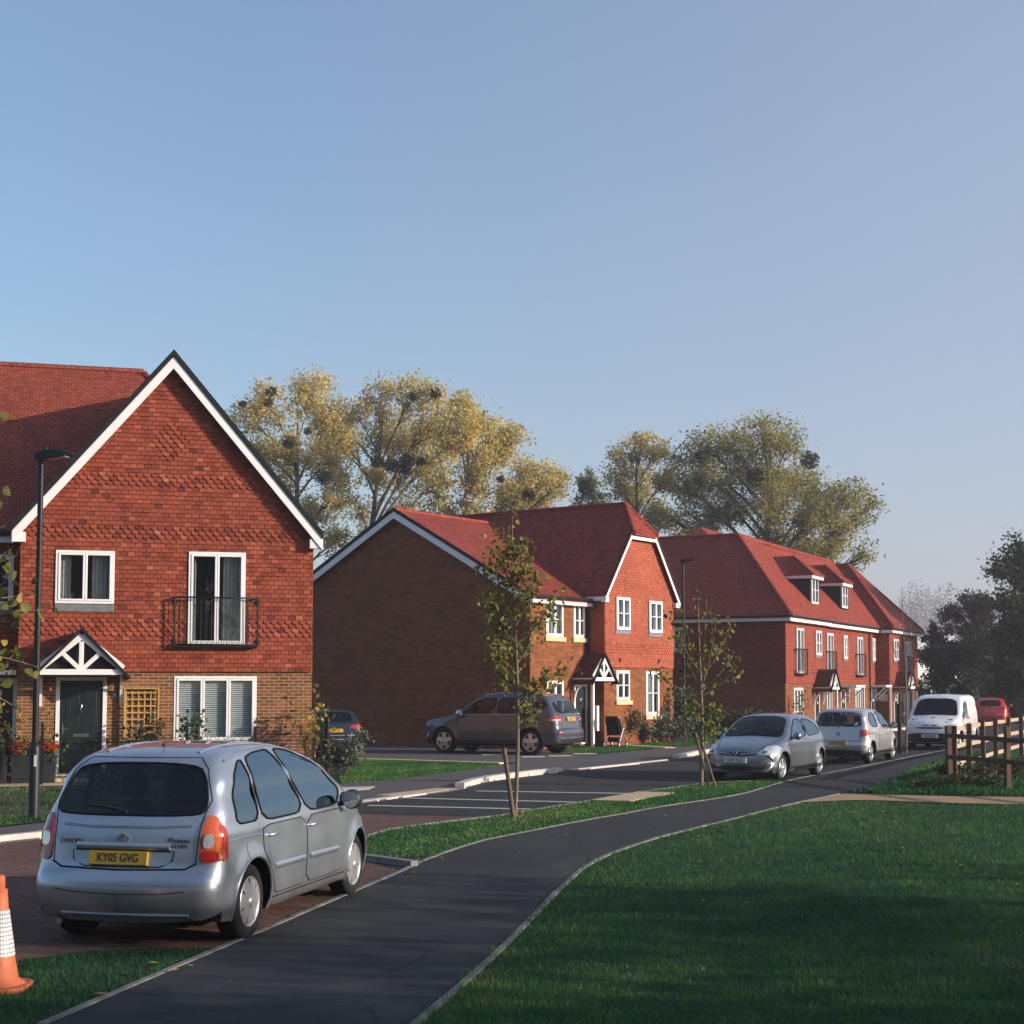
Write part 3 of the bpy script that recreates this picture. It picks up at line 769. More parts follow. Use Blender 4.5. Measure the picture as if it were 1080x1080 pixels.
# ------------------------------------------------------------------ house 3: long terrace with dormers
def terrace():
    H = empty('terraced_houses', (11.76, 66, 0), math.atan2(.894, .447), 'long red terrace with two roof dormers and a hipped roof beyond the parked hatchbacks', 'terrace')
    fr = F((0, 0, 0), (1, 0, 0), (0, -1, 0)); ez = 5.15; dz = 2.2; X1 = 17.3; fl = -.35
    up = [(1.5, 2.62, 2.65, 4.66), (4.7, 3.5, 5.7, 4.64), (7.2, 2.62, 8.35, 4.6), (10.35, 3.42, 11.1, 4.58), (13.1, 2.6, 14.25, 4.58), (16.4, 3.42, 17.05, 4.6)]
    gr = [(1.3, -.1, 2.75, 2.0), (4.62, -.25, 5.5, 1.88), (6.9, -.1, 8.3, 2.0), (9.95, -.25, 10.85, 1.9), (12.9, -.1, 14.3, 1.96), (16.2, -.25, 17.0, 1.9)]
    step = 6.6
    f0 = F((0, -.14, 0), (1, 0, 0), (0, -1, 0))       # the end unit stands slightly forward
    b = MB(); u = MB()
    for (f, x0, x1) in ((f0, 0, step), (fr, step, X1)):
        hh = [h for h in gr if x0 <= h[0] < x1]; hu = [h for h in up if x0 <= h[0] < x1]
        holed(b, F(f.o + Vector((0, .03, 0)), f.U, f.W), [(x0, fl), (x1, fl), (x1, dz), (x0, dz)], hh); reveals(b, F(f.o + Vector((0, .03, 0)), f.U, f.W), hh, 0, 1)
        holed(u, f, [(x0, dz), (x1, dz), (x1, ez), (x0, ez)], hu); reveals(u, f, hu, 1, 2)
        u.poly([f.p(x0, dz, 0), f.p(x1, dz, 0), f.p(x1, dz, -.03), f.p(x0, dz, -.03)], 0)
    fs = F((0, -.14, 0), (0, 1, 0), (-1, 0, 0))
    hsu = [(4.65, 3.65, 5.65, 4.7)]; hsg = [(4.7, .85, 5.7, 2.0)]
    fsb = F((.03, -.11, 0), (0, 1, 0), (-1, 0, 0))
    holed(b, fsb, [(0, fl), (15, fl), (15, dz), (0, dz)], hsg); reveals(b, fsb, hsg, 0, 1)
    holed(u, fs, [(0, dz), (15, dz), (15, ez), (0, ez)], hsu); reveals(u, fs, hsu, 1, 2)
    u.poly([fs.p(0, dz, 0), fs.p(15, dz, 0), fs.p(15, dz, -.03), fs.p(0, dz, -.03)], 0)
    fst = F((step, -.14, 0), (0, 1, 0), (1, 0, 0)); holed(u, fst, [(0, dz), (.14, dz), (.14, ez), (0, ez)], []); holed(b, fst, [(.03, fl), (.17, fl), (.17, dz), (.03, dz)], [])
    # projecting wing
    X2 = 24.5; wy = -.75
    fw = F((0, wy, 0), (1, 0, 0), (0, -1, 0)); fwb = F((0, wy + .03, 0), (1, 0, 0), (0, -1, 0))
    wu = [(18.1, 3.45, 19.2, 4.6), (21.2, 2.6, 22.4, 4.55)]; wg = [(18.3, -.25, 19.2, 1.85), (20.8, -.1, 22.3, 2.0)]
    holed(b, fwb, [(X1, fl), (X2, fl), (X2, dz), (X1, dz)], wg); reveals(b, fwb, wg, 0, 1)
    holed(u, fw, [(X1, dz), (X2, dz), (X2, ez), (X1, ez)], wu); reveals(u, fw, wu, 1, 2)
    u.poly([fw.p(X1, dz, 0), fw.p(X2, dz, 0), fw.p(X2, dz, -.03), fw.p(X1, dz, -.03)], 0)
    fx = F((X1, wy, 0), (0, 1, 0), (-1, 0, 0))
    holed(u, fx, [(0, dz), (.75, dz), (.75, ez), (0, ez)], []); holed(b, fx, [(.03, fl), (.75, fl), (.75, dz), (.03, dz)], [])
    fe = F((X2, wy, 0), (0, 1, 0), (1, 0, 0)); holed(u, fe, [(0, dz), (9, dz), (9, ez), (0, ez)], []); holed(b, fe, [(0.03, fl), (9, fl), (9, dz), (.03, dz)], [])
    b.build('brick_wall', [MAT['brick_b'], MAT['interior']], H); u.build('upper_wall', [MAT['wall_tile'], MAT['white'], MAT['interior']], H)
    # roofs
    zr = 9.1; s = (zr - 5.2) / 3.5; y0 = -.36; yr = y0 + 3.5; x0 = -.36; xr = x0 + 3.5; z0 = 5.2
    r = MB()
    slab(r, [(x0, y0 - .14, z0), (step, y0 - .14, z0), (step, y0 - .14 + 3.5, zr), (xr, y0 - .14 + 3.5, zr)], .1)
    slab(r, [(step, y0, z0), (X1 + 3.5, y0, z0), (X1 + 3.5, yr, zr), (step, yr, zr)], .1)
    slab(r, [(xr, yr, zr), (X1 + 3, yr, zr), (X1 + 3, yr + 3.5, z0), (xr, yr + 3.5, z0)], .1)
    slab(r, [(x0, y0 - .14, z0), (xr, y0 - .14 + 3.5, zr), (xr, 15, zr), (x0, 15, z0)], .1)
    slab(r, [(xr, y0 - .14 + 3.5, zr), (xr + 3.5, yr + 3.5, z0), (xr + 3.5, 15, z0), (xr, 15, zr)], .1)
    ridge(r, (x0, y0 - .14, z0 + .04), (xr, y0 + 3.36, zr + .04), .1); ridge(r, (xr, y0 + 3.36, zr + .03), (X1 + 3, yr, zr + .03), .1)
    ridge(r, (xr, y0 + 3.36, zr + .03), (xr, 15, zr + .03), .1)
    # higher hipped roof behind the corner
    slab(r, [(3.4, 3.5, 8.3), (10.6, 3.5, 8.3), (9.2, 5.5, 9.75), (5, 5.5, 9.75)], .1); slab(r, [(3.4, 3.5, 8.3), (5, 5.5, 9.75), (3.4, 7.5, 8.3)], .1)
    slab(r, [(10.6, 3.5, 8.3), (10.6, 7.5, 8.3), (9.2, 5.5, 9.75)], .1); slab(r, [(5, 5.5, 9.75), (9.2, 5.5, 9.75), (10.6, 7.5, 8.3), (3.4, 7.5, 8.3)], .1)
    # wing roof
    wx0 = X1 - .3; wx1 = X2 + .3; wc = (wx0 + wx1) / 2; hw = (wx1 - wx0) / 2; wy0 = wy - .3; wzr = 8.95; wyr = wy0 + 3.4
    slab(r, [(wx0, wy0, z0), (wx1, wy0, z0), (wc, wyr, wzr)], .1)
    slab(r, [(wx0, wy0, z0), (wc, wyr, wzr), (wc, 9, wzr), (wx0, 9, z0)], .1); slab(r, [(wx1, wy0, z0), (wx1, 9, z0), (wc, 9, wzr), (wc, wyr, wzr)], .1)
    ridge(r, (wc, wyr, wzr + .03), (wc, 9, wzr + .03), .1)
    for xx in (wx0, wx1): ridge(r, (xx, wy0, z0 + .05), (wc, wyr, wzr + .05), .1)
    r.build('roof', MAT['roof_tile'], H)
    w = MB(); g = MB()
    def eave(p0, p1, nrm):
        p0 = Vector(p0); p1 = Vector(p1); n = Vector(nrm)
        a = p0 - n * .03; c = p1 - n * .03
        zb = Vector((0, 0, -.24)); zt = Vector((0, 0, -.02))
        w.hexa([a + zb, c + zb, c + zb - n * .26, a + zb - n * .26, a + zt, c + zt, c + zt - n * .03, a + zt - n * .03])
        gutter(g, p0 + n * .045 + Vector((0, 0, -.03)), p1 + n * .045 + Vector((0, 0, -.03)), .055)
    zE = z0 - .06
    eave((x0 + .02, y0 - .12, zE), (step, y0 - .12, zE), (0, -1, 0)); eave((step, y0 + .02, zE), (wx0, y0 + .02, zE), (0, -1, 0))
    eave((x0 + .02, 15, zE), (x0 + .02, y0 - .12, zE), (-1, 0, 0)); eave((wx0, wy0 + .02, zE), (wx1, wy0 + .02, zE), (0, -1, 0))
    eave((wx0 + .02, y0, zE), (wx0 + .02, wy0 + .02, zE), (-1, 0, 0))
    w.build('fascia', MAT['white'], H); g.build('gutter', MAT['black_metal'], H)
    # dormers
    for ua, ub in ((5.25, 6.85), (11.2, 12.75)):
        yd = .28 if ua > 6 else .2
        zb = z0 + s * (yd - y0); zt = 7.3; yb = yr
        d = MB(); h = (ua + .22, zb + .1, ub - .22, zt - .05)
        fd = F((0, yd, 0), (1, 0, 0), (0, -1, 0))
        holed(d, fd, [(ua, zb - .1), (ub, zb - .1), (ub, zt), (ua, zt)], [h]); reveals(d, fd, [h], 0, 1, .1, .4)
        for xx in (ua, ub): d.poly([(xx, yd, zb - .1), (xx, yd, zt), (xx, yd + (zt - zb) / s, zt)])
        do = d.build('dormer', [MAT['trim_dark'], MAT['interior']], H)
        q = MB(); a = ua - .25; c = ub + .25; m = (a + c) / 2; yy = yd - .22; zp = 8.25; yk = yd + 1.0; yb = yd + 2.1
        slab(q, [(a, yy, zt), (c, yy, zt), (m, yk, zp)], .06)
        slab(q, [(a, yy, zt), (m, yk, zp), (m, yb, zp), (a, yb - .4, zt)], .06); slab(q, [(c, yy, zt), (c, yb - .4, zt), (m, yb, zp), (m, yk, zp)], .06)
        ridge(q, (m, yk, zp + .02), (c, yy, zt + .03), .07); ridge(q, (m, yk, zp + .02), (a, yy, zt + .03), .07)
        q.build('dormer_roof', MAT['roof_tile_b'], do)
        e = MB(); e.box(a + .04, yy + .04, zt - .2, c - .04, yd - .002, zt - .065); e.box(a + .04, yd + .0, zt - .2, ua - .002, yd + 1.4, zt - .065); e.box(ub + .002, yd, zt - .2, c - .04, yd + 1.4, zt - .065)
        e.build('dormer_fascia', MAT['white'], do)
        window(do, fd, h, 2, (.5,), ((.02, .35),), None, proud=.03)
    # openings
    Ld = ('lead', .02, .12, .05)
    for h in up + wu:
        f = fw if h[0] > X1 else (f0 if h[0] < step else fr)
        if h[1] < 3:
            window(H, f, h, 2, (), ((.5, .97),), None, name='french_window', proud=.08); juliet(H, f, h[0] - .18, h[2] + .18, h[1] - .02, h[1] + 1.1, .18)
        else: window(H, f, h, 2, (.5,), ((.45, .97),), Ld, proud=.08)
    for h in gr + wg:
        f = fwb if h[0] > X1 else F((f0 if h[0] < step else fr).o + Vector((0, .03, 0)), (1, 0, 0), (0, -1, 0))
        if h[2] - h[0] < 1.0: front_door(H, f, h)
        else: window(H, f, h, 3 if h[2] - h[0] > 1.3 else 2, (.5,), ((.03, .3), (.7, .97)), None)
    for h in hsu: window(H, fs, h, 2, (.5,), None, Ld, proud=.05)
    for h in hsg: window(H, fsb, h, 2, (.5,), None, None)
    porch(H, f0, 5.15, .8, 1.98, 2.85, .75, 'roof_dark', post=5.8)
    porch(H, fw, 19.0, .85, 1.98, 2.85, .75, 'roof_dark', post=19.7)
    for u0, u1 in ((9.6, 11.4), (16.0, 17.25)):
        c = MB(); c.box(u0, -.85, 2.0, u1, -.002, 2.12); c.build('flat_canopy', MAT['white_wood'], H, bevel=.01)
        for uu in (u0 + .08, u1 - .08):
            k = MB(); k.beam((uu, -.035, 1.25), (uu, -.035, 2.0), .06, .06, up=(0, -1, 0)); k.beam((uu, -.07, 1.35), (uu, -.75, 1.97), .06, .06, up=(1, 0, 0)); k.build('porch_bracket', MAT['white_wood'], H)
        pp = MB(); pp.beam((u1 - .12, -.78, fl), (u1 - .12, -.78, 2.0), .09, .09, up=(0, -1, 0)); pp.build('porch_post', MAT['white_wood'], H)
    downpipe(H, [(15.75, -.3, ez - .05), (15.75, -.06, ez - .35), (15.75, -.06, fl)])
    return H

H1 = house_gable(); H1b = house_left(); H2 = house_brick(); H3 = terrace()

# estate agent style notice on the terrace wing's side wall
sg = MB(); M3 = Matrix.Translation((11.76, 66, 0)) @ Matrix.Rotation(math.atan2(.894, .447), 4, 'Z')
P = [M3 @ Vector(p) for p in ((17.27, -.6, 1.25), (17.27, -.15, 1.25), (17.27, -.15, 1.65), (17.27, -.6, 1.65))]
sg.prism(P, M3.to_3x3() @ Vector((.03, 0, 0)))
MAT['sign_pink'] = plain('faded_sign', (.62, .45, .45), .5, .1, 6)
tag(sg.build('notice_sign', MAT['sign_pink'], None, bevel=.004), 'small pale pink notice on the terrace side wall', 'sign')
# ------------------------------------------------------------------ ground, road, paths
def sheet(name, pts, z, mat, kind='structure', th=0.0):
    mb = MB()
    if th: mb.prism([(x, y, z) for x, y in pts], (0, 0, -th))
    else: mb.poly([(x, y, z) for x, y in pts])
    return tag(mb.build(name, mat), kind=kind)

def offset_line(pts, d):
    out = []
    for i in range(len(pts)):
        a = Vector(pts[max(i - 1, 0)]); b = Vector(pts[min(i + 1, len(pts) - 1)]); t = (b - a).normalized()
        out.append((pts[i][0] - t.y * d, pts[i][1] + t.x * d))
    return out

def strip(name, pts, w, z, h, mat, label=None):
    """a low raised strip along a line: kerb or edging"""
    # resampled into separate stones of about 0.9 m with open joints
    cum = [0.0]
    for p, q in zip(pts, pts[1:]): cum.append(cum[-1] + math.dist(p, q))
    def at(d):
        for i in range(len(pts) - 1):
            if d <= cum[i + 1] or i == len(pts) - 2:
                t = (d - cum[i]) / max(1e-6, cum[i + 1] - cum[i]); return Vector((pts[i][0] + (pts[i + 1][0] - pts[i][0]) * t, pts[i][1] + (pts[i + 1][1] - pts[i][1]) * t))
    n = max(1, round(cum[-1] / .9)) if name in ('path_edging', 'kerb', 'bay_kerb', 'verge_edging') else max(1, len(pts) - 1)
    st = cum[-1] / n; gap = .006 if n > 1 and 'kerb' in name or 'edging' in name else 0; mb = MB()
    for i in range(n):
        a, b = at(i * st + gap), at((i + 1) * st - gap); d = (b - a).normalized(); o = Vector((-d.y, d.x)) * w / 2; j = Vector((-d.y, d.x)) * (random.uniform(-.004, .004) if gap else 0); a = a + j; b = b + j
        hh = h + (random.uniform(-.004, .004) if gap else 0)
        mb.hexa([(*(a + o), z), (*(a - o), z), (*(b - o), z), (*(b + o), z), (*(a + o), z + hh), (*(a - o), z + hh), (*(b - o), z + hh), (*(b + o), z + hh)])
    return tag(mb.build(name, mat), kind='structure')

PATH_L = catmull([(-4.2, 3.5), (-2.95, 9.8), (-2.37, 12.54), (-1.3, 17.51), (-1.0, 19.03), (-.39, 21.09), (.27, 22.4), (1.05, 23.97), (1.75, 25.2), (2.6, 26.8), (4.44, 29.82), (6.29, 34.34), (9.2, 40.0), (12.28, 46.17), (17, 55.5), (26, 74)], 5)
PATH_R = catmull([(-1.9, 3.5), (-.6, 9.8), (0, 13.04), (.55, 16.4), (1.02, 18.7), (1.84, 21.0), (2.85, 23.1), (3.75, 24.9), (5.04, 27.5), (6.4, 29.92), (8.3, 33.7), (11.0, 41.0), (13.9, 47.0), (18.6, 55), (28, 73.5)], 5)
KERB = catmull([(-14, 12.2), (-9.2, 17.6), (-6.92, 20.71), (-6.2, 21.9), (-4.4, 24.9), (-2.9, 27.3), (-2.1, 29.0), (-1.1, 31.1), (-.7, 33.2), (0, 35.03), (1.25, 37.4), (2.6, 39.8), (4.41, 42.9), (5.2, 45.0), (6.14, 47.7), (9.5, 54), (17, 69), (30, 94)], 5)
VERGE = catmull([(-1.85, 18.95), (-2.05, 21.6), (-1.57, 23.03), (-.31, 24.82), (.32, 26.0), (1.49, 28.23), (2.57, 30.4), (3.62, 32.2), (4.6, 33.55), (5.6, 34.0), (6.2, 34.2)], 4)

g = MB()
g.poly([(-900, -300, 0), (900, -300, 0), (900, 1200, 0), (-900, 1200, 0)])
tag(g.build('ground', MAT['turf']), kind='structure')
sheet('road', KERB + PATH_L[::-1], .004, MAT['asphalt_road'])
# block-paved bay and shared surface in front
def cut(pts, y0, y1): return [p for p in pts if y0 <= p[1] <= y1]
sheet('block_paving', cut(KERB, 12, 25.8) + [(-2.75, 25.55), (-.36, 24.8)] + [p for p in VERGE if p[1] < 24.85][::-1] + [p for p in PATH_L if 12.5 < p[1] < 18.0][::-1] + [(-2.42, 12.55), (-3.35, 12.45), (-3.9, 11.95), (-6.5, 11.3), (-14, 11.6)], .008, MAT['paving'])
sheet('footpath', PATH_L[:61] + PATH_R[:51][::-1], .012, MAT['asphalt_path'])
sheet('footpath_darker', [p for p in PATH_L if p[1] >= 31.2] + [p for p in PATH_R if p[1] >= 30.6][::-1], .013, MAT['asphalt_dark'])  # far stretch of footpath in the darker asphalt
strip('path_edging', [p for p in PATH_L if p[1] < 74], .055, 0, .022, MAT['edging'])
strip('path_edging', [p for p in PATH_R if p[1] < 30.2], .05, 0, .02, MAT['edging'])
sheet('gravel_path', catmull([(5.15, 27.7), (6.5, 28.3), (7.9, 27.6), (9.1, 27.3), (14, 26.0), (22, 24.0)], 4) + catmull([(22, 25.8), (14, 27.9), (9.7, 29.05), (8.5, 29.25), (6.5, 29.95)], 4), .016, MAT['gravel'])
# far pavement and kerb: raised at the bays, dropped between
PAVB = [(-14, 15.0), (-9.4, 20.2), (-7.6, 22.8), (-6.9, 24.2), (-5.6, 27.4), (-4.4, 30.9), (-3.55, 33.05), (-2.93, 33.7), (-1.17, 37.7), (-.25, 39.85), (.2, 41.6), (2.2, 45.4), (4.4, 49.6), (6.1, 52.6), (12, 64), (27, 96)]
sheet('pavement', KERB[5:] + PAVB[::-1][:-1], .03, MAT['pavement'], th=.03)
def kerb(lo, hi, h, w=.14):
    pts = [p for p in KERB if lo <= p[1] <= hi]; strip('kerb', offset_line(pts, w * .5), w, 0, h, MAT['kerb'])
kerb(12, 23.8, .11); kerb(24, 31.0, .036, .22); kerb(31.2, 37.6, .12, .2); kerb(37.7, 43.3, .05); kerb(43.4, 94, .12, .2)
strip('bay_kerb', [(-2.0, 19.0), (-1.15, 18.08)], .11, 0, .075, MAT['edging'])
strip('verge_edging', [p for p in VERGE], .05, 0, .03, MAT['edging'])
# raised road table: pale lines across the carriageway
for a, b in (((-.71, 30.82), (2.35, 30.1)), ((-2.1, 28.95), (1.35, 27.85)), ((-2.55, 27.15), (.45, 26.3))):
    strip('road_marking', [a, b], .16, .006, .004, MAT['marking'])
sheet('tactile_paving', [(1.42, 28.1), (2.5, 30.3), (3.2, 30.05), (2.15, 27.9)], .034, MAT['tactile'], th=.03)
sheet('tactile_paving', [(-2.62, 29.3), (-1.55, 31.3), (-1.12, 31.15), (-2.12, 29.1)], .036, MAT['tactile'], th=.03)
sheet('drive_edge', [(-3.9, 31.4), (-2.85, 31.75), (-2.9, 30.9), (-3.55, 30.2)], .038, MAT['kerb'], th=.02)
for (x, y, a) in ((-.9, 46.0, .3), (.3, 44.6, .5), (1.1, 45.2, .5), (1.9, 46.6, .5)):
    sheet('drive_edge', [(x, y), (x + .7, y + .15), (x + .62, y + .6), (x - .05, y + .42)], .036, MAT['kerb'], th=.02)
# driveway by the brick house and the garden plots
sheet('driveway', [(-4.6, 43.75), (-.3, 41.3), (.2, 41.6), (1.9, 44.8), (2.6, 46.6), (1.6, 48.2), (.9, 50), (-8.8, 57), (-14, 66), (-20, 60), (-8.5, 45.5)], .026, MAT['pavement'])
strip('drive_kerb', [(-7.5, 45.5), (-4.6, 43.7), (-.3, 41.2)], .3, 0, .045, MAT['buff_stone'])
strip('garden_path_edge', [(2.6, 56.0), (3.1, 54.8), (5.3, 51.0)], .45, 0, .05, MAT['buff_stone'])
sheet('front_soil', [(-14, 26.5), (-9.2, 22.6), (-7.75, 23.0), (-7.1, 24.4), (-5.8, 27.6), (-4.9, 31.0), (-4.6, 34.5), (-10.4, 32.9), (-16, 31)], .02, MAT['soil'])
sheet('front_path', [(-16.5, 30.3), (-10.3, 31.9), (-4.6, 33.5), (-4.3, 35.3), (-10.9, 33.5), (-17, 31.9)], .028, MAT['tactile'])
sheet('front_garden_bed', [(-8.9, 32.6), (-5.0, 33.55), (-4.3, 35.25), (-8.7, 34.15)], .05, MAT['soil'], th=.03)

# ------------------------------------------------------------------ grass
def pip(px, py, poly):
    """vectorised point in polygon"""
    inside = np.zeros(len(px), bool); n = len(poly); j = n - 1
    for i in range(n):
        xi, yi = poly[i]; xj, yj = poly[j]
        c = ((yi > py) != (yj > py)) & (px < (xj - xi) * (py - yi) / (yj - yi + 1e-12) + xi)
        inside ^= c; j = i
    return inside

def quick_mesh(name, V, tri, nper, tint, mat, parent=None, smooth=False, normals=None):
    """V (n,3); tri (m,nper) vertex indices; tint (m,)"""
    me = bpy.data.meshes.new(name)
    me.vertices.add(len(V)); me.vertices.foreach_set('co', np.ascontiguousarray(V, dtype=np.float32).ravel())
    m = len(tri)
    me.loops.add(m * nper); me.loops.foreach_set('vertex_index', np.ascontiguousarray(tri, dtype=np.int32).ravel())
    me.polygons.add(m); me.polygons.foreach_set('loop_start', np.arange(0, m * nper, nper, dtype=np.int32))
    me.polygons.foreach_set('loop_total', np.full(m, nper, dtype=np.int32))
    me.update(calc_edges=True)
    at = me.attributes.new('tint', 'FLOAT', 'FACE'); at.data.foreach_set('value', np.clip(tint, 0, 1).astype(np.float32))
    me.materials.append(mat); me.validate()
    o = bpy.data.objects.new(name, me); COL.objects.link(o)
    if parent: o.parent = parent
    return o

def clumpnoise(x, y, s, seed):
    r = np.random.default_rng(seed); out = np.zeros_like(x)
    for k in range(5):
        a = r.uniform(0, 6.28); f = s * r.uniform(.5, 1.8)
        out += np.sin((x * math.cos(a) + y * math.sin(a)) * f + r.uniform(0, 6.28))
    return out / 5

def grass(name, poly, n, h, wd, mat, base=0.0, excl=(), bias=None, tintoff=0.0):
    xs = [p[0] for p in poly]; ys = [p[1] for p in poly]
    k = int(n * 3)
    px = rng.uniform(min(xs), max(xs), k)
    if bias:   # denser near the camera
        t = rng.uniform(0, 1, k); py = 1 / (1 / min(ys) + t * (1 / max(ys) - 1 / min(ys)))
    else: py = rng.uniform(min(ys), max(ys), k)
    ok = pip(px, py, poly)
    for e in excl: ok &= ~pip(px, py, e)
    # stay in the picture's wider surroundings
    ok &= np.abs(px) < 0.46 * py + 1.2
    px, py = px[ok][:n], py[ok][:n]; m = len(px)
    hh = h * rng.uniform(.55, 1.25, m) * (1 + .35 * clumpnoise(px, py, 2.5, 3)); a = rng.uniform(0, 6.28, m)
    lean = rng.normal(0, .5, (m, 2)) * hh[:, None]
    ww = wd * rng.uniform(.6, 1.3, m) * np.clip(py / 14, .8, 2.2)
    dx, dy = np.cos(a) * ww / 2, np.sin(a) * ww / 2
    z0 = np.full(m, base)
    V = np.empty((m, 5, 3))
    V[:, 0] = np.stack([px - dx, py - dy, z0], 1); V[:, 1] = np.stack([px + dx, py + dy, z0], 1)
    mx, my = px + lean[:, 0] * .35, py + lean[:, 1] * .35
    V[:, 2] = np.stack([mx + dx * .7, my + dy * .7, z0 + hh * .6], 1); V[:, 3] = np.stack([mx - dx * .7, my - dy * .7, z0 + hh * .6], 1)
    V[:, 4] = np.stack([px + lean[:, 0], py + lean[:, 1], z0 + hh], 1)
    idx = np.arange(m)[:, None] * 5
    q = idx + np.array([[0, 1, 2]]); q2 = idx + np.array([[0, 2, 3]]); q3 = idx + np.array([[3, 2, 4]])
    tri = np.concatenate([q, q2, q3]); t = .5 + .34 * clumpnoise(px, py, .9, 5) + .26 * clumpnoise(px, py, 5, 9) + rng.normal(0, .17, m) + tintoff
    return tag(quick_mesh(name, V.reshape(-1, 3), tri, 3, np.concatenate([t, t, t]), mat), kind='stuff')

def shrink(poly, d): return poly
lawnp = [p for p in PATH_R if p[1] <= 27.5] + catmull([(5.2, 27.55), (6.5, 28.25), (7.9, 27.5), (9.1, 27.2), (14, 25.9)], 4) + [(13, 9), (4, 6)]
lawnp = [(x - .035 + .05 * math.sin(y * 9) * math.sin(y * 3.1), y) for x, y in lawnp]
grass('lawn_grass', lawnp, 300000, .042, .006, MAT['grass'], 0, bias=True)
lawn2 = [(6.6, 30.0), (8.5, 29.3), (9.7, 29.1), (14, 27.95), (20, 30), (20, 52), (14.2, 47.2), (11.05, 41.0), (8.35, 33.7)]
grass('rough_grass', lawn2, 40000, .10, .011, MAT['grass'], 0, tintoff=-.05)
vg = [p for p in VERGE] + [p for p in PATH_L if 18.9 < p[1] < 34.3][::-1]
grass('verge_grass', vg, 38000, .045, .009, MAT['grass'], .0, excl=[[(1.42, 28.1), (2.5, 30.3), (3.2, 30.05), (2.15, 27.9)]])
ng = [(-4.6, 8.5), (-3.15, 8.5), (-2.98, 9.8), (-2.45, 12.4), (-3.35, 12.35), (-3.9, 11.85), (-6.5, 11.2), (-6.5, 8.5)]
grass('near_grass', ng, 26000, .05, .007, MAT['grass'], 0, tintoff=-.08)
grass('house_lawn', [(-4.5, 43.7), (-.35, 41.1), (-.3, 39.9), (-1.2, 37.7), (-2.95, 33.75), (-3.7, 33.2), (-4.0, 35.4)], 26000, .05, .012, MAT['grass'], .0, tintoff=.12)
grass('house_lawn', [(2.0, 53.0), (3.0, 54.6), (5.0, 51.0), (4.2, 49.4), (2.5, 46.8), (1.7, 48.3)], 9000, .06, .014, MAT['grass'])
grass('house_lawn', [(5.4, 51.3), (3.3, 55.4), (5.2, 56.8), (9.0, 60.5), (8.3, 57.5), (6.0, 52.7)], 9000, .06, .014, MAT['grass'])
grass('soil_tufts', [(-12, 25.5), (-9.2, 22.8), (-7.8, 23.1), (-7.2, 24.4), (-6.0, 27.6), (-5.2, 30.5), (-10.4, 31.6), (-14, 30)], 6000, .05, .01, MAT['grass'], .02)
grass('soil_tufts', [(-9.6, 22.5), (-9.2, 22.7), (-7.8, 23.05), (-7.2, 24.4), (-6.2, 27.0), (-6.7, 27.2), (-7.7, 24.6), (-8.2, 23.6), (-9.6, 23.1)], 5000, .06, .01, MAT['grass'], .02)
# tree line far off and low rise of land
hl = MB(); n = 40; pts = [(-700 + 1400 * i / n, 520 + 60 * math.sin(i * .5), 6 + 5 * math.sin(i * .37 + 1) + 4 * math.sin(i * .9)) for i in range(n + 1)]
for i in range(n):
    a, b = pts[i], pts[i + 1]
    hl.poly([(a[0], a[1] - 160, -.2), (b[0], b[1] - 160, -.2), b, a]); hl.poly([a, b, (b[0], b[1] + 300, -.2), (a[0], a[1] + 300, -.2)])
tag(hl.build('hill', MAT['country']), kind='structure')
# ------------------------------------------------------------------ cars
def paint(name, col, metal=.75, rough=.27):
    g = G(name); p = g.obj(); n = g.noise(p, 2.2, 5); n2 = g.noise(p, 900, 2)
    c = g.ramp(n.outputs[0], [(.3, tuple(x * .9 for x in col)), (.7, tuple(min(1, x * 1.06) for x in col))])
    r = g.ramp(n.outputs[0], [(.3, (rough,) * 3), (.7, (rough + .1,) * 3)])
    b = g.pbr(c, .4, g.bump(n2.outputs[0], .03, .0004), metal, Coat_Weight=1.0, Coat_Roughness=.03)
    nd = [x for x in g.t.nodes if x.type == 'BSDF_PRINCIPLED'][0]; g.t.links.new(r, nd.inputs['Roughness'])
    # road dust towards the sills, dark trim on the inner side of the shell
    sz = g.n('SeparateXYZ', None, Vector=p); dn = g.noise(p, 5, 5)
    low = g.math('MULTIPLY', g.ramp(sz.outputs[2], [(.2, (1, 1, 1)), (.55, (0, 0, 0))]), g.math('MULTIPLY', dn.outputs[0], .7))
    dust = g.n('BsdfDiffuse', None, Color=(.10, .085, .07)); m1 = g.n('MixShader', None, Fac=low); g.t.links.new(nd.outputs[0], m1.inputs[1]); g.t.links.new(dust.outputs[0], m1.inputs[2])
    inner = g.n('BsdfDiffuse', None, Color=(.018, .018, .02)); m2 = g.n('MixShader', None, Fac=g.n('NewGeometry').outputs['Backfacing'])
    g.t.links.new(m1.outputs[0], m2.inputs[1]); g.t.links.new(inner.outputs[0], m2.inputs[2]); g.t.links.new(m2.outputs[0], g.out.inputs[0])
    return b
MAT['p_silver'] = paint('silver_paint', (.38, .425, .485), .72)
MAT['p_silver2'] = paint('pale_silver_paint', (.50, .49, .485), .6)
MAT['p_silver3'] = paint('blue_silver_paint', (.21, .24, .29))
MAT['p_grey'] = paint('dark_grey_paint', (.075, .085, .11), .45)
MAT['p_white'] = paint('white_paint', (.74, .73, .73), 0, .3)
MAT['p_red'] = paint('red_paint', (.50, .03, .03), 0, .3)
MAT['p_navy'] = paint('dark_blue_paint', (.006, .008, .014), .2, .3)
MAT['car_glass'] = glassmat('car_glass', .045, (.34, .42, .44), .01); MAT['car_side_glass'] = glassmat('car_side_glass', .30, (.16, .26, .31), .01, gloss=(.62, .86, 1.0))  # side glass gloss tinted blue to imitate reflected blue sky
MAT['seat_cloth'] = plain('seat_cloth', (.03, .032, .036), .9, .2, 14)
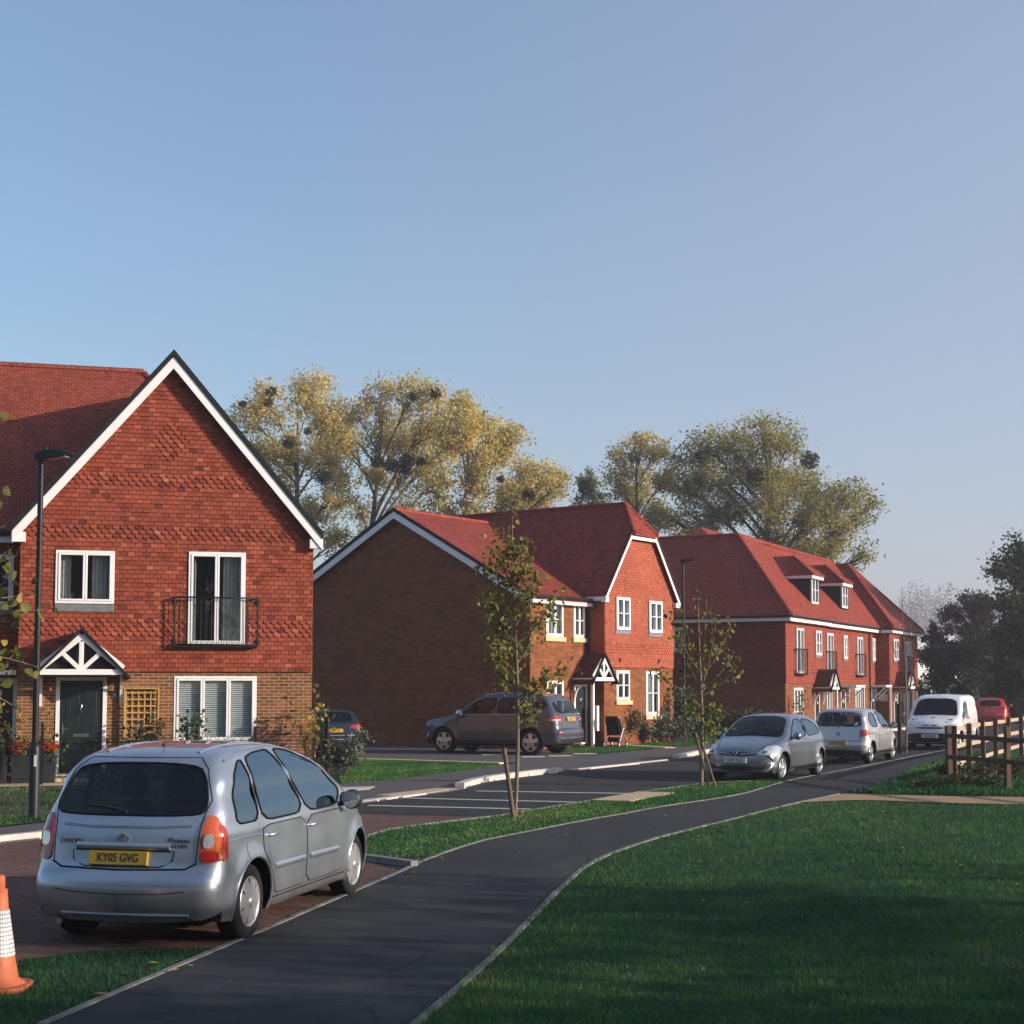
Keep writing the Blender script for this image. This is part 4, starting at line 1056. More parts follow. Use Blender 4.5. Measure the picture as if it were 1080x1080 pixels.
MAT['rubber'] = plain('tyre_rubber', (.018, .018, .019), .75, .25, 20, bump=.3)
MAT['black_plastic'] = plain('black_plastic', (.016, .017, .018), .5, .2, 20)
MAT['grey_plastic'] = plain('grey_plastic', (.10, .105, .11), .5, .15, 20)
MAT['seam'] = plain('shut_line', (.006, .006, .007), .8, .1, 20)
MAT['alloy'] = plain('alloy_wheel', (.55, .55, .56), .3, .06, 10, metal=.7)
MAT['lamp_red'] = plain('red_lamp', (.34, .016, .010), .12, .1, 30, Coat_Weight=1.0)
MAT['lamp_orange'] = plain('amber_lamp', (.50, .085, .012), .14, .12, 30, Coat_Weight=1.0)
MAT['lamp_clear'] = plain('clear_lamp', (.62, .64, .66), .08, .2, 60, metal=.5, Coat_Weight=1.0)
MAT['plate_y'] = plain('yellow_plate', (.50, .31, .022), .4, .05, 20)
MAT['plate_w'] = plain('white_plate', (.62, .63, .62), .4, .05, 20)
MAT['ink'] = plain('black_ink', (.01, .01, .01), .5, .05, 20)
def glow(name, col, s):
    g = G(name); e = g.n('Emission', None, Color=col, Strength=s); d = g.n('BsdfPrincipled', None, Base_Color=col, Roughness=.2)
    a = g.n('AddShader'); g.t.links.new(e.outputs[0], a.inputs[0]); g.t.links.new(d.outputs[0], a.inputs[1]); g.t.links.new(a.outputs[0], g.out.inputs[0]); return g.mat
MAT['lamp_lit'] = glow('lit_tail_lamp', (1.0, .20, .06), 2.2)

def text_obj(name, body, size, M, mat, parent, sx=1.0, ext=.001, align='CENTER'):
    cu = bpy.data.curves.new('tmp', 'FONT'); cu.body = body; cu.size = size; cu.extrude = ext; cu.align_x = align; cu.align_y = 'CENTER'; cu.offset = size * .012
    to = bpy.data.objects.new('tmp', cu); COL.objects.link(to)
    dg = bpy.context.evaluated_depsgraph_get(); dg.update()
    me = bpy.data.meshes.new_from_object(to.evaluated_get(dg)); bpy.data.objects.remove(to)
    me.transform(M @ Matrix.Diagonal((sx, 1, 1, 1))); me.name = name
    me.materials.clear(); me.materials.append(mat)
    o = bpy.data.objects.new(name, me); COL.objects.link(o); o.parent = parent
    return o

class Car:
    def __init__(s, name, label, loc, heading, sp):
        s.sp = sp
        s.root = empty(name, (loc[0], loc[1], 0), heading, label, sp.get('cat', 'car'), 'cars parked along the street')
        s.body()
    def Y(s, x, z):
        sp = s.sp; W = sp['W'] / 2; zz = sp['wz']
        f = zz[-1][1]
        if z <= zz[0][0]: f = zz[0][1]
        else:
            for (z0, f0), (z1, f1) in zip(zz, zz[1:]):
                if z <= z1:
                    t = (z - z0) / (z1 - z0); t = t * t * (3 - 2 * t) if sp.get('soft', True) else t
                    f = f0 + (f1 - f0) * t; break
        xf, xr = sp['xf'], sp['xr']; L = xf - xr
        tf = max(0, (x - (xf - .32 * L)) / (.32 * L)); tr = max(0, ((xr + .28 * L) - x) / (.28 * L))
        f *= 1 - sp.get('tf', .12) * tf ** 2.2 - sp.get('tr', .07) * tr ** 2.2
        b = 0
        for wx in sp['wheels']:                       # slight flare round the arches
            d = math.hypot(x - wx, z - sp['wr']) - sp['wr'] - .05
            b += .022 * math.exp(-(d / .09) ** 2)
        return W * f + b
    def body(s):
        sp = s.sp; ol = catmull(sp['outline'], 9); K = len(ol); zs = sp['sill']
        N = []
        for i in range(K):
            a = ol[max(i - 1, 0)]; b = ol[min(i + 1, K - 1)]; dx, dz = b[0] - a[0], b[1] - a[1]; l = math.hypot(dx, dz) or 1
            N.append((-dz / l, dx / l))
        # outline runs front -> rear over the top: outward normal
        if N[K // 2][1] < 0: N = [(-a, -b) for a, b in N]
        for _ in range(30):
            N = [tuple((N[max(i - 1, 0)][k] + 2 * N[i][k] + N[min(i + 1, K - 1)][k]) / 4 for k in (0, 1)) for i in range(K)]
        N = [(a / (math.hypot(a, b) or 1), b / (math.hypot(a, b) or 1)) for a, b in N]
        m = 5; A = 5; T = 24
        rings = []
        xs0 = sp['xf'] - .32; xs1 = sp['xr'] + .29
        for i, (x, z, r, c) in enumerate(ol):
            nx, nz = N[i]; r = max(r, .01)
            ring = []
            bx, bz = x - nx * c, z - nz * c
            ye = s.Y(bx, bz) - r
            for j in range(m + 1):
                f = j / m; ring.append((x - nx * c * f * f, ye * f, z - nz * c * f * f))
            for a in range(1, A + 1):
                an = a / A * math.pi / 2; d = r * (1 - math.cos(an)); px, pz = bx - nx * d, bz - nz * d
                ring.append((px, s.Y(px, pz) - r + r * math.sin(an), pz))
            sx, _, sz = ring[-1]
            lx = xs0 + (xs1 - xs0) * min(1, max(0, (sp['xf'] - x) / (sp['xf'] - sp['xr'])))
            lx = .12 * (xs0 + (xs1 - xs0) * i / (K - 1)) + .88 * lx
            e = min(1.0, min(i, K - 1 - i) / 9.0); e = e * e * (3 - 2 * e)
            lx = sx + (lx - sx) * e; lz = sz + (zs - sz) * e
            for t in range(1, T + 1):
                f = t / T; px = sx + (lx - sx) * f; pz = sz + (lz - sz) * f
                ring.append((px, s.Y(px, pz), pz))
            rings.append(ring)
        n = len(rings[0]); full = []
        for rg in rings: full.append([(x, -y, z) for x, y, z in rg[:0:-1]] + rg)
        nn = len(full[0]); V = [p for r in full for p in r]; Fc = []
        for i in range(K - 1):
            for k in range(nn - 1): Fc.append([i * nn + k, i * nn + k + 1, (i + 1) * nn + k + 1, (i + 1) * nn + k])
            Fc.append([i * nn, (i + 1) * nn, (i + 1) * nn + nn - 1, i * nn + nn - 1])
        
        bm = bmesh.new(); vs = [bm.verts.new(v) for v in V]
        for f in Fc:
            try: bm.faces.new([vs[i] for i in f])
            except ValueError: pass
        bmesh.ops.remove_doubles(bm, verts=bm.verts, dist=.0008)
        bmesh.ops.dissolve_degenerate(bm, edges=bm.edges, dist=.0006)
        bmesh.ops.recalc_face_normals(bm, faces=bm.faces)
        for f in bm.faces: f.smooth = True
        bt = bm.copy(); bmesh.ops.triangulate(bt, faces=bt.faces); s.bvh = BVHTree.FromBMesh(bt); bt.free()
        # wheel arches: open the flanks over each wheel and pull the rim of the opening onto the circle
        R0 = sp['wr'] + .055; zc = sp['wr'] + .01; kill = []
        for f in bm.faces:
            c = f.calc_center_median()
            for wx in sp['wheels']:
                if abs(c.y) > .27 * sp['W'] and math.hypot(c.x - wx, c.z - zc) < R0 - .006 and c.z > zs - .05: kill.append(f); break
                if abs(c.y) < .05 and c.z < zs + .02 and abs(c.x - wx) < R0 and f.normal.z < -.7: kill.append(f); break
        bmesh.ops.delete(bm, geom=kill, context='FACES')
        for e in bm.edges:
            if len(e.link_faces) == 1:
                for v in e.verts:
                    for wx in sp['wheels']:
                        d = math.hypot(v.co.x - wx, v.co.z - zc)
                        if abs(v.co.y) > .3 * sp['W'] and .6 * R0 < d < R0 + .09 and v.co.z > zs + .004:
                            v.co.x = wx + (v.co.x - wx) * R0 / d; v.co.z = zc + (v.co.z - zc) * R0 / d
                            v.co.y = math.copysign(s.Y(v.co.x, v.co.z), v.co.y)
        me = bpy.data.meshes.new('body'); me.materials.append(MAT[sp['paint']]); s.bm = bm
        o = bpy.data.objects.new('body', me); COL.objects.link(o); o.parent = s.root; s.bodyo = o
        for wx in sp['wheels']:
            for sg in (-1, 1):
                ln = MB(); k = 20; yi = sg * sp['W'] * .24
                ring = [(wx + (R0 + .004) * math.cos(math.pi * (-.1 + 1.2 * i / k)), zc + (R0 + .004) * math.sin(math.pi * (-.1 + 1.2 * i / k))) for i in range(k + 1)]
                for i in range(k):
                    (x0, z0), (x1, z1) = ring[i], ring[i + 1]
                    ln.poly([(x0, yi, z0), (x1, yi, z1), (x1, sg * (s.Y(x1, z1) - .012), z1), (x0, sg * (s.Y(x0, z0) - .012), z0)])
                ln.poly([(x, yi, z) for x, z in ring]); ln.build('arch_liner', MAT['seam'], o)
        # arch lips
        for wx in sp['wheels']:
            for sg in (-1, 1):
                lip = MB(); pts = []
                for i in range(15):
                    an = math.pi * (-.10 + 1.20 * i / 14); x = wx + (R0 + .004) * math.cos(an); z = sp['wr'] + .01 + (R0 + .004) * math.sin(an)
                    pts.append((x, sg * (s.Y(x, z) - .004), z))
                lip.tube(pts, .016, 6); lip.build('wheel_arch', MAT[sp.get('lip', sp['paint'])], o)
    def glaze(s, name, poly, view, mat='car_side_glass', rnd=2, q=.14, seal=.010):
        """cut a window out of the shell, fit a pane and its rubber seal"""
        P = chaikin(poly, rnd, q); bm = s.bm
        ia, ib = {'L': (0, 2), 'R': (0, 2), 'T': (0, 1), 'B': (1, 2), 'F': (1, 2)}[view]
        def on(f):
            c = f.calc_center_median(); n = f.normal
            if view == 'L': return c.y > .25
            if view == 'R': return c.y < -.25
            if view == 'T': return n.z > .15 and c.z > .8
            return (c.x < -.9 and n.x < -.05) if view == 'B' else (c.x > .5 and n.x > .05)
        lo = [min(p[k] for p in P) - .12 for k in (0, 1)]; hi = [max(p[k] for p in P) + .12 for k in (0, 1)]
        def near(f):
            c = f.calc_center_median(); return lo[0] < c[ia] < hi[0] and lo[1] < c[ib] < hi[1] and on(f)
        for i in range(len(P)):
            p, r = P[i], P[(i + 1) % len(P)]; d = (r[0] - p[0], r[1] - p[1])
            if math.hypot(*d) < 1e-5: continue
            fs = []
            for f in bm.faces:
                if not near(f): continue
                c = [v.co for v in f.verts]; e = max(.02, math.hypot(*d) * .6); mx = ((p[0] + r[0]) / 2, (p[1] + r[1]) / 2)
                if min(v[ia] for v in c) < max(p[0], r[0]) + .004 and max(v[ia] for v in c) > min(p[0], r[0]) - .004 and min(v[ib] for v in c) < max(p[1], r[1]) + .004 and max(v[ib] for v in c) > min(p[1], r[1]) - .004: fs.append(f)
            if not fs: continue
            co = [0, 0, 0]; no = [0, 0, 0]; co[ia], co[ib] = p; no[ia], no[ib] = -d[1], d[0]
            ge = set(fs) | {e for f in fs for e in f.edges} | {v for f in fs for v in f.verts}
            bmesh.ops.bisect_plane(bm, geom=list(ge), plane_co=co, plane_no=no, dist=1e-5)
        px = np.array([f.calc_center_median()[ia] for f in bm.faces]); py = np.array([f.calc_center_median()[ib] for f in bm.faces])
        ins = pip(px, py, P); kill = [f for f, k in zip(bm.faces, ins) if k and on(f)]
        bmesh.ops.delete(bm, geom=kill, context='FACES')
        g = s.panel(name, P, view, MAT[mat], .0015, .06, .006, rnd=0)
        mb = MB(); pts = [h + n * .002 for h, n in (s.hit(a, b, view) for a, b in P + [P[0], P[1]])]; mb.tube(pts, seal, 6, cap=False); mb.build('window_seal', MAT['seam'], g)
        return g
    def cabin(s, fx, rx, z0=.42, seat_z=.52, dash=None, wid=None, hr=1.0):
        sp = s.sp; W = (wid or sp['W']) * .40
        fl = MB(); fl.box(sp['xr'] + .45, -W - .05, z0 - .1, sp['xf'] - .95, W + .05, z0); fl.build('cabin_floor', MAT['seam'], s.root)
        def seat(x, y, w):
            m = MB(); m.hexa([(x - .22, y - w, seat_z - .12), (x + .3, y - w, seat_z - .1), (x + .3, y + w, seat_z - .1), (x - .22, y + w, seat_z - .12), (x - .22, y - w, seat_z + .06), (x + .3, y - w, seat_z + .12), (x + .3, y + w, seat_z + .12), (x - .22, y + w, seat_z + .06)])
            m.hexa([(x - .26, y - w, seat_z), (x - .1, y - w, seat_z + .02), (x - .1, y + w, seat_z + .02), (x - .26, y + w, seat_z), (x - .42, y - w * .85, seat_z + .58), (x - .32, y - w * .85, seat_z + .60), (x - .32, y + w * .85, seat_z + .60), (x - .42, y + w * .85, seat_z + .58)])
            o = m.build('seat', MAT['seat_cloth'], s.root, bevel=.05)
            h = MB(); zz = seat_z + .63; h.hexa([(x - .46, y - .12, zz), (x - .36, y - .12, zz), (x - .36, y + .12, zz), (x - .46, y + .12, zz), (x - .46, y - .11, zz + .19 * hr), (x - .39, y - .11, zz + .19 * hr), (x - .39, y + .11, zz + .19 * hr), (x - .46, y + .11, zz + .19 * hr)]); h.build('headrest', MAT['seat_cloth'], o, bevel=.035)
        for y in (-.36, .36): seat(fx, y, .25)
        if rx is not None:
            for y in (-.42, 0, .42): seat(rx, y, .19)
        d = dash or (fx + .62); m = MB(); m.hexa([(d, -W, z0 + .1), (d + .5, -W * .95, z0 + .1), (d + .5, W * .95, z0 + .1), (d, W, z0 + .1), (d, -W, seat_z + .36), (d + .5, -W * .92, seat_z + .40), (d + .5, W * .92, seat_z + .40), (d, W, seat_z + .36)]); m.build('dashboard', MAT['black_plastic'], s.root, bevel=.03)
        m = MB(); c = Vector((d - .12, -.36, seat_z + .34)); m.tube([c + Vector((-.06 * math.sin(a) * 1.0, .18 * math.cos(a), .17 * math.sin(a))) for a in [i * math.pi / 9 for i in range(19)]], .014, 6, cap=False); m.build('steering_wheel', MAT['black_plastic'], s.root)
    def finish(s):
        bm = s.bm; me = s.bodyo.data; bm.to_mesh(me); bm.free()
        at = me.attributes.new('tint', 'FLOAT', 'FACE')
    def hit(s, a, b, view):
        if view in 'LR':
            sg = 1 if view == 'L' else -1; o = Vector((a, sg * 3, b)); d = Vector((0, -sg, 0))
        elif view == 'T': o = Vector((a, b, 4)); d = Vector((0, 0, -1))
        elif view == 'F': o = Vector((5, a, b)); d = Vector((-1, 0, 0))
        else: o = Vector((-5, a, b)); d = Vector((1, 0, 0))
        h = s.bvh.ray_cast(o, d)
        if h[0] is None: h = s.bvh.find_nearest(o + d * 2.2)
        n = h[1]
        if n.dot(d) > 0: n = -n
        return h[0], n
    def panel(s, name, poly, view, mat, off=.004, grid=.06, rim=.02, parent=None, rnd=2, q=.22):
        grid = min(grid, .045 if s.sp['paint'] == 'p_silver' else .06)
        """a panel that follows the body surface: outline given in side/front/top view"""
        if rnd: poly = chaikin(poly, rnd, q)
        bm = bmesh.new(); bm.faces.new([bm.verts.new((a, b, 0)) for a, b in poly])
        for ax in (0, 1):
            lo = min(p[ax] for p in poly); hi = max(p[ax] for p in poly); k = int((hi - lo) / grid)
            for i in range(1, k + 1):
                c = lo + (hi - lo) * i / (k + 1); co = [0, 0, 0]; no = [0, 0, 0]; co[ax] = c; no[ax] = 1
                bmesh.ops.bisect_plane(bm, geom=bm.verts[:] + bm.edges[:] + bm.faces[:], plane_co=co, plane_no=no, dist=1e-6)
        bm.verts.index_update()
        P = []; NN = []
        for v in bm.verts:
            h, n = s.hit(v.co.x, v.co.y, view); P.append(h + n * off); NN.append(n)
        fs = [[v.index for v in f.verts] for f in bm.faces]
        be = [(e.verts[0].index, e.verts[1].index) for e in bm.edges if len(e.link_faces) == 1]
        bm.free()
        k = len(P); Q = [p - n * (rim + off) for p, n in zip(P, NN)]
        used = sorted({i for e in be for i in e}); mp = {v: k + i for i, v in enumerate(used)}
        for f in fs:
            if (P[f[1]] - P[f[0]]).cross(P[f[2]] - P[f[1]]).dot(NN[f[0]]) < 0: f.reverse()
        mb = MB(); mb.add(P, fs, 0, .5, True); mp = {v: i for i, v in enumerate(used)}; nu = len(used)
        mb.add([P[i] for i in used] + [Q[i] for i in used], [[mp[a], mp[b], nu + mp[b], nu + mp[a]] for a, b in be], 0, .5, False)
        return mb.build(name, mat, parent or s.root, fix=False)
    def line(s, name, pts, view, mat, r=.012, off=.004, parent=None, n=10):
        P = []
        for i in range(len(pts) - 1):
            for j in range(n):
                t = j / n; P.append((pts[i][0] + (pts[i + 1][0] - pts[i][0]) * t, pts[i][1] + (pts[i + 1][1] - pts[i][1]) * t))
        P.append(pts[-1]); mb = MB(); mb.tube([h + nn * off for h, nn in (s.hit(a, b, view) for a, b in P)], r, 6)
        return mb.build(name, MAT[mat] if isinstance(mat, str) else mat, parent or s.root)
    def wheels(s, spokes=6, cap=False, sw=.05, hubr=.05):
        s.finish(); sp = s.sp; r = sp['wr']; w = .2
        for wx in sp['wheels']:
            for sg in (-1, 1):
                yc = sg * (s.Y(wx, r * 1.7) - .035)
                ax = (0, sg, 0)
                tm = MB(); tm.lathe([(r * .60, -w), (r * .9, -w), (r * .985, -w * .9), (r, -w * .7), (r, -w * .22), (r * .985, -w * .08), (r * .93, -.005), (r * .82, .006), (r * .69, 0), (r * .66, -.02), (r * .62, -.05)], (wx, yc, r), ax, 36)
                t = tm.build('wheel', MAT['rubber'], s.root, fix=True)
                rm = MB(); rr = r * .68
                rm.lathe([(rr * .98, -.05), (rr, -.005), (rr * .95, .004), (rr * .90, -.012), (rr * .86, -.05)], (wx, yc, r), ax, 36)
                for k in range(spokes):
                    a = 2 * math.pi * k / spokes + .3; ca, sa = math.cos(a), math.sin(a)
                    tx, tz = -sa, ca
                    def pt(rad, tw, d): return (wx + ca * rad + tx * tw, yc + sg * d, r + sa * rad + tz * tw)
                    w0, w1 = (sw * .75, sw * 1.35) if cap else (sw * .8, sw * .62)
                    rm.hexa([pt(rr * .18, -w0, -.04), pt(rr * .93, -w1, -.04), pt(rr * .93, w1, -.04), pt(rr * .18, w0, -.04),
                             pt(rr * .18, -w0, .012), pt(rr * .93, -w1, -.008), pt(rr * .93, w1, -.008), pt(rr * .18, w0, .012)])
                rm.lathe([(rr * .26, -.03), (rr * .24, .012), (rr * .1, .022), (.001, .022)], (wx, yc, r), ax, 20)
                rm.build('rim', MAT['alloy'], t)
                bk = MB(); bk.lathe([(rr * .9, -.06), (.001, -.06)], (wx, yc, r), ax, 20); bk.build('brake_disc', MAT['black_plastic'], t)
    def mirror_sides(s, fn):
        for v, sg in (('L', 1), ('R', -1)): fn(v, sg)
    def door(s, poly, v, handle=None, name='door'):
        s.panel('door_gap', [(x, z) for x, z in inflate(poly, .009)], v, MAT['seam'], .0015, .08, .01, rnd=1, q=.12)
        d = s.panel(name, poly, v, MAT[s.sp['paint']], .0045, .08, .012, rnd=1, q=.12)
        if handle:
            x, z = handle; sg = 1 if v == 'L' else -1
            y = s.Y(x, z); h = MB(); h.tube([(x - .085, sg * (y - .005), z), (x - .06, sg * (y + .035), z + .005), (x + .06, sg * (y + .035), z + .008), (x + .085, sg * (y - .005), z + .008)], [.012, .017, .017, .012], 8)
            h.build('door_handle', MAT[s.sp['paint']], d)
        return d
    def mirror(s, x, z, sg, mat=None, sz=1.0):
        y = s.Y(x, z); mb = MB()
        mb.tube([(x, sg * (y - .05), z - .02), (x + .01, sg * (y + .07), z + .005)], .028, 6)
        prof = [(0.0, -.085), (.055, -.075), (.082, -.03), (.085, .03), (.07, .055)]
        mb.lathe([(r * sz, h * sz) for r, h in prof], (x - .02, sg * (y + .14), z + .04), (-1, 0, 0), 14)
        o = mb.build('door_mirror', mat or MAT[s.sp['paint']], s.root)
        gl = MB(); gl.lathe([(.07 * sz, .056 * sz), (.001, .057 * sz)], (x - .02, sg * (y + .14), z + .04), (-1, 0, 0), 14); gl.build('mirror_glass', MAT['lamp_clear'], o)

def inflate(poly, d):
    cx = sum(p[0] for p in poly) / len(poly); cz = sum(p[1] for p in poly) / len(poly); n = len(poly); out = []
    area = sum(poly[i][0] * poly[(i + 1) % n][1] - poly[(i + 1) % n][0] * poly[i][1] for i in range(n))
    sg = 1 if area > 0 else -1
    for i in range(n):
        a = Vector(poly[i - 1]); b = Vector(poly[i]); c = Vector(poly[(i + 1) % n])
        e1 = (b - a).normalized(); e2 = (c - b).normalized()
        n1 = Vector((e1.y, -e1.x)) * sg; n2 = Vector((e2.y, -e2.x)) * sg; m = (n1 + n2)
        if m.length < .1: m = n1
        m.normalize(); k = d / max(.4, m.dot(n1)); out.append((b.x + m.x * k, b.y + m.y * k))
    return out

def plate(car, body, view, a, z, mat, parent=None, w=.52, h=.112, off=.006):
    hp, n = car.hit(a, z, view); n = Vector((n.x, 0, n.z)).normalized()
    if view == 'B': yv = Vector((0, -1, 0))
    else: yv = Vector((0, 1, 0))
    upv = n.cross(yv); 
    if upv.z < 0: upv = -upv
    M = Matrix.Translation(Vector((hp.x, a, z)) + n * off) @ Matrix((( yv.x, upv.x, n.x, 0), (yv.y, upv.y, n.y, 0), (yv.z, upv.z, n.z, 0), (0, 0, 0, 1)))
    mb = MB(); mb.box(-w / 2, -h / 2, -.02, w / 2, h / 2, .006); o = mb.build('number_plate', mat, parent or car.root, bevel=.003)
    o.data.transform(M)
    text_obj('lettering', body, .096 * h / .112, M @ Matrix.Translation((0, -.002, .0065)), MAT['ink'], o, sx=.83 * w / .52)
    return o, M

# ---- silver people carrier, rear three-quarter view, nearest
def mpv():
    sp = dict(W=1.75, xf=2.08, xr=-2.19, sill=.21, wr=.315, wheels=(1.38, -1.38), paint='p_silver', tf=.16, tr=.085,
              wz=[(.2, .93), (.36, .985), (.60, 1.0), (.92, .985), (1.02, .955), (1.30, .87), (1.55, .76), (1.7, .68)],
              outline=[(2.00, .21, .10, .03), (2.07, .36, .25, .06), (2.08, .50, .28, .07), (2.02, .64, .25, .06), (1.90, .76, .20, .05), (1.66, .91, .16, .04),
                       (1.36, 1.05, .13, .035), (1.02, 1.22, .12, .035), (.62, 1.41, .12, .035), (.22, 1.54, .13, .035), (-.25, 1.62, .14, .03), (-.75, 1.645, .14, .03),
                       (-1.25, 1.63, .13, .03), (-1.58, 1.585, .11, .035), (-1.75, 1.50, .11, .04), (-1.86, 1.33, .13, .04), (-1.985, 1.08, .14, .04), (-2.035, .94, .14, .04),
                       (-2.07, .80, .15, .05), (-2.10, .68, .155, .055), (-2.15, .61, .16, .058), (-2.18, .50, .16, .06), (-2.165, .36, .16, .06), (-2.10, .22, .15, .05)])
    # x of the wheel centres relative to the middle of the wheelbase
    c = Car('estate_car', 'silver people carrier with orange tail lamps, seen from behind in the paved bay', (CAR1[0], CAR1[1]), CAR1[2], sp)
    rt = c.root
    # glazing
    c.glaze('rear_window', [(-.60, 1.075), (.60, 1.075), (.675, 1.13), (.615, 1.36), (.51, 1.49), (-.51, 1.49), (-.615, 1.36), (-.675, 1.13)], 'B', 'car_glass', 2, .22)
    def side(v, sg):
        wl = .985
        w1 = [(-1.66, 1.03), (-1.63, 1.20), (-1.52, 1.38), (-1.33, 1.49), (-1.24, 1.50), (-1.225, wl + .005), (-1.60, wl + .0)]
        w2 = [(-1.17, wl - .01), (-1.165, 1.51), (-.94, 1.55), (-.54, 1.565), (-.155, wl - .01)]
        w3 = [(-.09, wl - .01), (-.475, 1.565), (-.05, 1.535), (.34, 1.43), (.66, 1.25), (.86, 1.12), (.72, wl - .01)]
        w4 = [(.86, wl + .0), (.94, 1.08), (1.32, .975), (1.28, .95)]
        for w in (w1, w2, w3, w4):
            c.glaze('side_window', w, v)
        d1 = [(-1.17, .93), (-1.18, .72), (-.98, .46), (-.90, .33), (-.17, .33), (-.15, .93)]
        d2 = [(-.12, .93), (-.14, .33), (.78, .33), (.93, .48), (.95, .93)]
        a = c.door(d1, v, (-1.0, .845)); b = c.door(d2, v, (.0, .845))
        c.line('side_moulding', [(-.95, .565), (-.22, .562)], v, 'p_silver', .043, -.018, parent=a)
        c.line('side_moulding', [(-.08, .56), (.70, .55)], v, 'p_silver', .043, -.018, parent=b)
        c.line('sill_seam', [(-.95, .29), (.95, .29)], v, 'seam', .006, .0)
        c.mirror(.84, .98, sg, MAT['black_plastic'], 1.15)
        c.line('roof_rail', [(-1.55, 1.505), (-1.1, 1.575), (-.4, 1.595), (.2, 1.50), (.8, 1.27), (1.3, 1.03)], v, 'p_silver', .012, .004)
        # tail lamp wraps the corner
        c.line('wing_crease', [(-1.95, .86), (-1.5, .875), (-1.2, .87)], v, 'p_silver', .009, -.002)
    c.mirror_sides(side)
    c.panel('fuel_flap', [(-1.52, .68), (-1.52, .83), (-1.36, .83), (-1.36, .68)], 'R', MAT['p_silver'], .004, .06)
    # tail lamps
    for sg in (-1, 1):
        P = [(sg * .655, .70), (sg * .66, 1.00), (sg * .70, 1.09), (sg * .775, 1.05), (sg * .825, .85), (sg * .825, .71)]
        t = c.panel('tail_lamp', P, 'B', MAT['lamp_orange'] if sg < 0 else MAT['lamp_red'], .012, .03, .03, rnd=2, q=.18)  # left lamp's shade put into its colour: dark red instead of amber
        t['label'] = 'tail lamp with amber top and clear reversing window' if sg < 0 else 'dark red tail lamp in shade'
        c.panel('lamp_lower', [(sg * .66, .71), (sg * .665, .80), (sg * .79, .80), (sg * .795, .715)], 'B', MAT['lamp_red'], .015, .03, parent=t, rnd=1)
        c.panel('reversing_lamp', [(sg * .685, .82), (sg * .685, .93), (sg * .76, .93), (sg * .76, .82)], 'B', MAT['lamp_clear'], .018, .03, parent=t, rnd=2)
        side_v = 'L' if sg > 0 else 'R'
        c.panel('lamp_side', [(-1.935, .71), (-1.925, .98), (-1.90, 1.03), (-1.86, .95), (-1.87, .72)], side_v, MAT['lamp_red'], .012, .03, parent=t, rnd=2, q=.16)
    # tailgate
    c.line('tailgate_seam', [(-.63, .70), (-.645, 1.0), (-.69, 1.2), (-.60, 1.45), (-.5, 1.535), (.5, 1.535), (.60, 1.45), (.69, 1.2), (.645, 1.0), (.63, .70)], 'B', 'seam', .0045, .0)
    c.line('tailgate_seam', [(-.64, .70), (-.55, .655), (0, .645), (.55, .655), (.64, .70)], 'B', 'seam', .008, .0)
    c.line('tailgate_crease', [(-.57, 1.005), (-.3, .99), (.3, .99), (.57, 1.005)], 'B', 'p_silver', .008, -.0025)
    c.line('tailgate_shadow_line', [(-.57, .99), (-.3, .973), (.3, .973), (.57, .99)], 'B', 'seam', .0035, -.0015)
    c.panel('plate_recess', [(-.43, .70), (-.43, .80), (.43, .80), (.43, .70), (.33, .675), (-.33, .675)], 'B', MAT['p_silver'], .0035, .06, rnd=2)
    c.line('tailgate_handle', [(-.41, .83), (.41, .83)], 'B', 'p_silver', .034, .004); c.line('recess_shadow_line', [(-.45, .80), (-.44, .72), (-.34, .668), (.34, .668), (.44, .72), (.45, .80)], 'B', 'seam', .006, -.002)  # dark outline drawn for the shade round the plate recess
    c.line('handle_shadow_line', [(-.42, .797), (.42, .797)], 'B', 'seam', .008, .004)  # dark strip drawn for the shade under the handle
    plate(c, 'KY05 GVG', 'B', 0.02, .735, MAT['plate_y'], off=.022)
    # double chevron badge
    hp, n = c.hit(0, .91, 'B')
    bd = MB()
    for dz in (0, .035):
        for sg in (-1, 1):
            bd.beam((hp.x - .008, sg * .062, .885 + dz - .03), (hp.x - .012, 0, .885 + dz + .012), .018, .014, up=(-1, 0, 0))
    bd.build('chevron_badge', MAT['alloy'], rt)
    def bscript(txt, y, z, s):
        hp, n = c.hit(y, z, 'B'); n = Vector((n.x, n.y, n.z)).normalized(); yv = Vector((0, -1, 0)); yv = (yv - n * yv.dot(n)).normalized(); upv = n.cross(yv)
        M = Matrix.Translation(hp + n * .003) @ Matrix(((yv.x, upv.x, n.x, 0), (yv.y, upv.y, n.y, 0), (yv.z, upv.z, n.z, 0), (0, 0, 0, 1)))
        text_obj('badge_lettering', txt, s, M, MAT['black_plastic'], rt, sx=1.15)
    bscript('CITROËN', .48, .86, .045); bscript('Picasso', -.48, .88, .055); bscript('2.0 HDi', -.48, .835, .04)
    # bumper
    c.line('bumper_seam', [(-.58, .485), (-.4, .465), (0, .455), (.4, .465), (.58, .485)], 'B', 'seam', .004, .0)
    c.panel('rear_valance', [(-.66, .23), (-.62, .285), (.62, .285), (.66, .23)], 'B', MAT['grey_plastic'], .010, .06, rnd=1)
    c.line('valance_trim', [(-.60, .29), (.52, .29)], 'B', 'p_silver', .014, .004)
    ex = MB(); ex.tube([(-1.9, .52, .24), (-2.14, .52, .22)], .028, 10); ex.build('exhaust_pipe', MAT['chrome'], rt)
    # wiper and aerial
    wp = MB(); pts = [c.hit(y, z, 'B')[0] + Vector((-.015, 0, 0)) for y, z in ((0, 1.10), (.10, 1.125), (.25, 1.145), (.42, 1.15))]; wp.tube(pts, [.014, .009, .008, .006], 6); wp.build('rear_wiper', MAT['black_plastic'], rt)
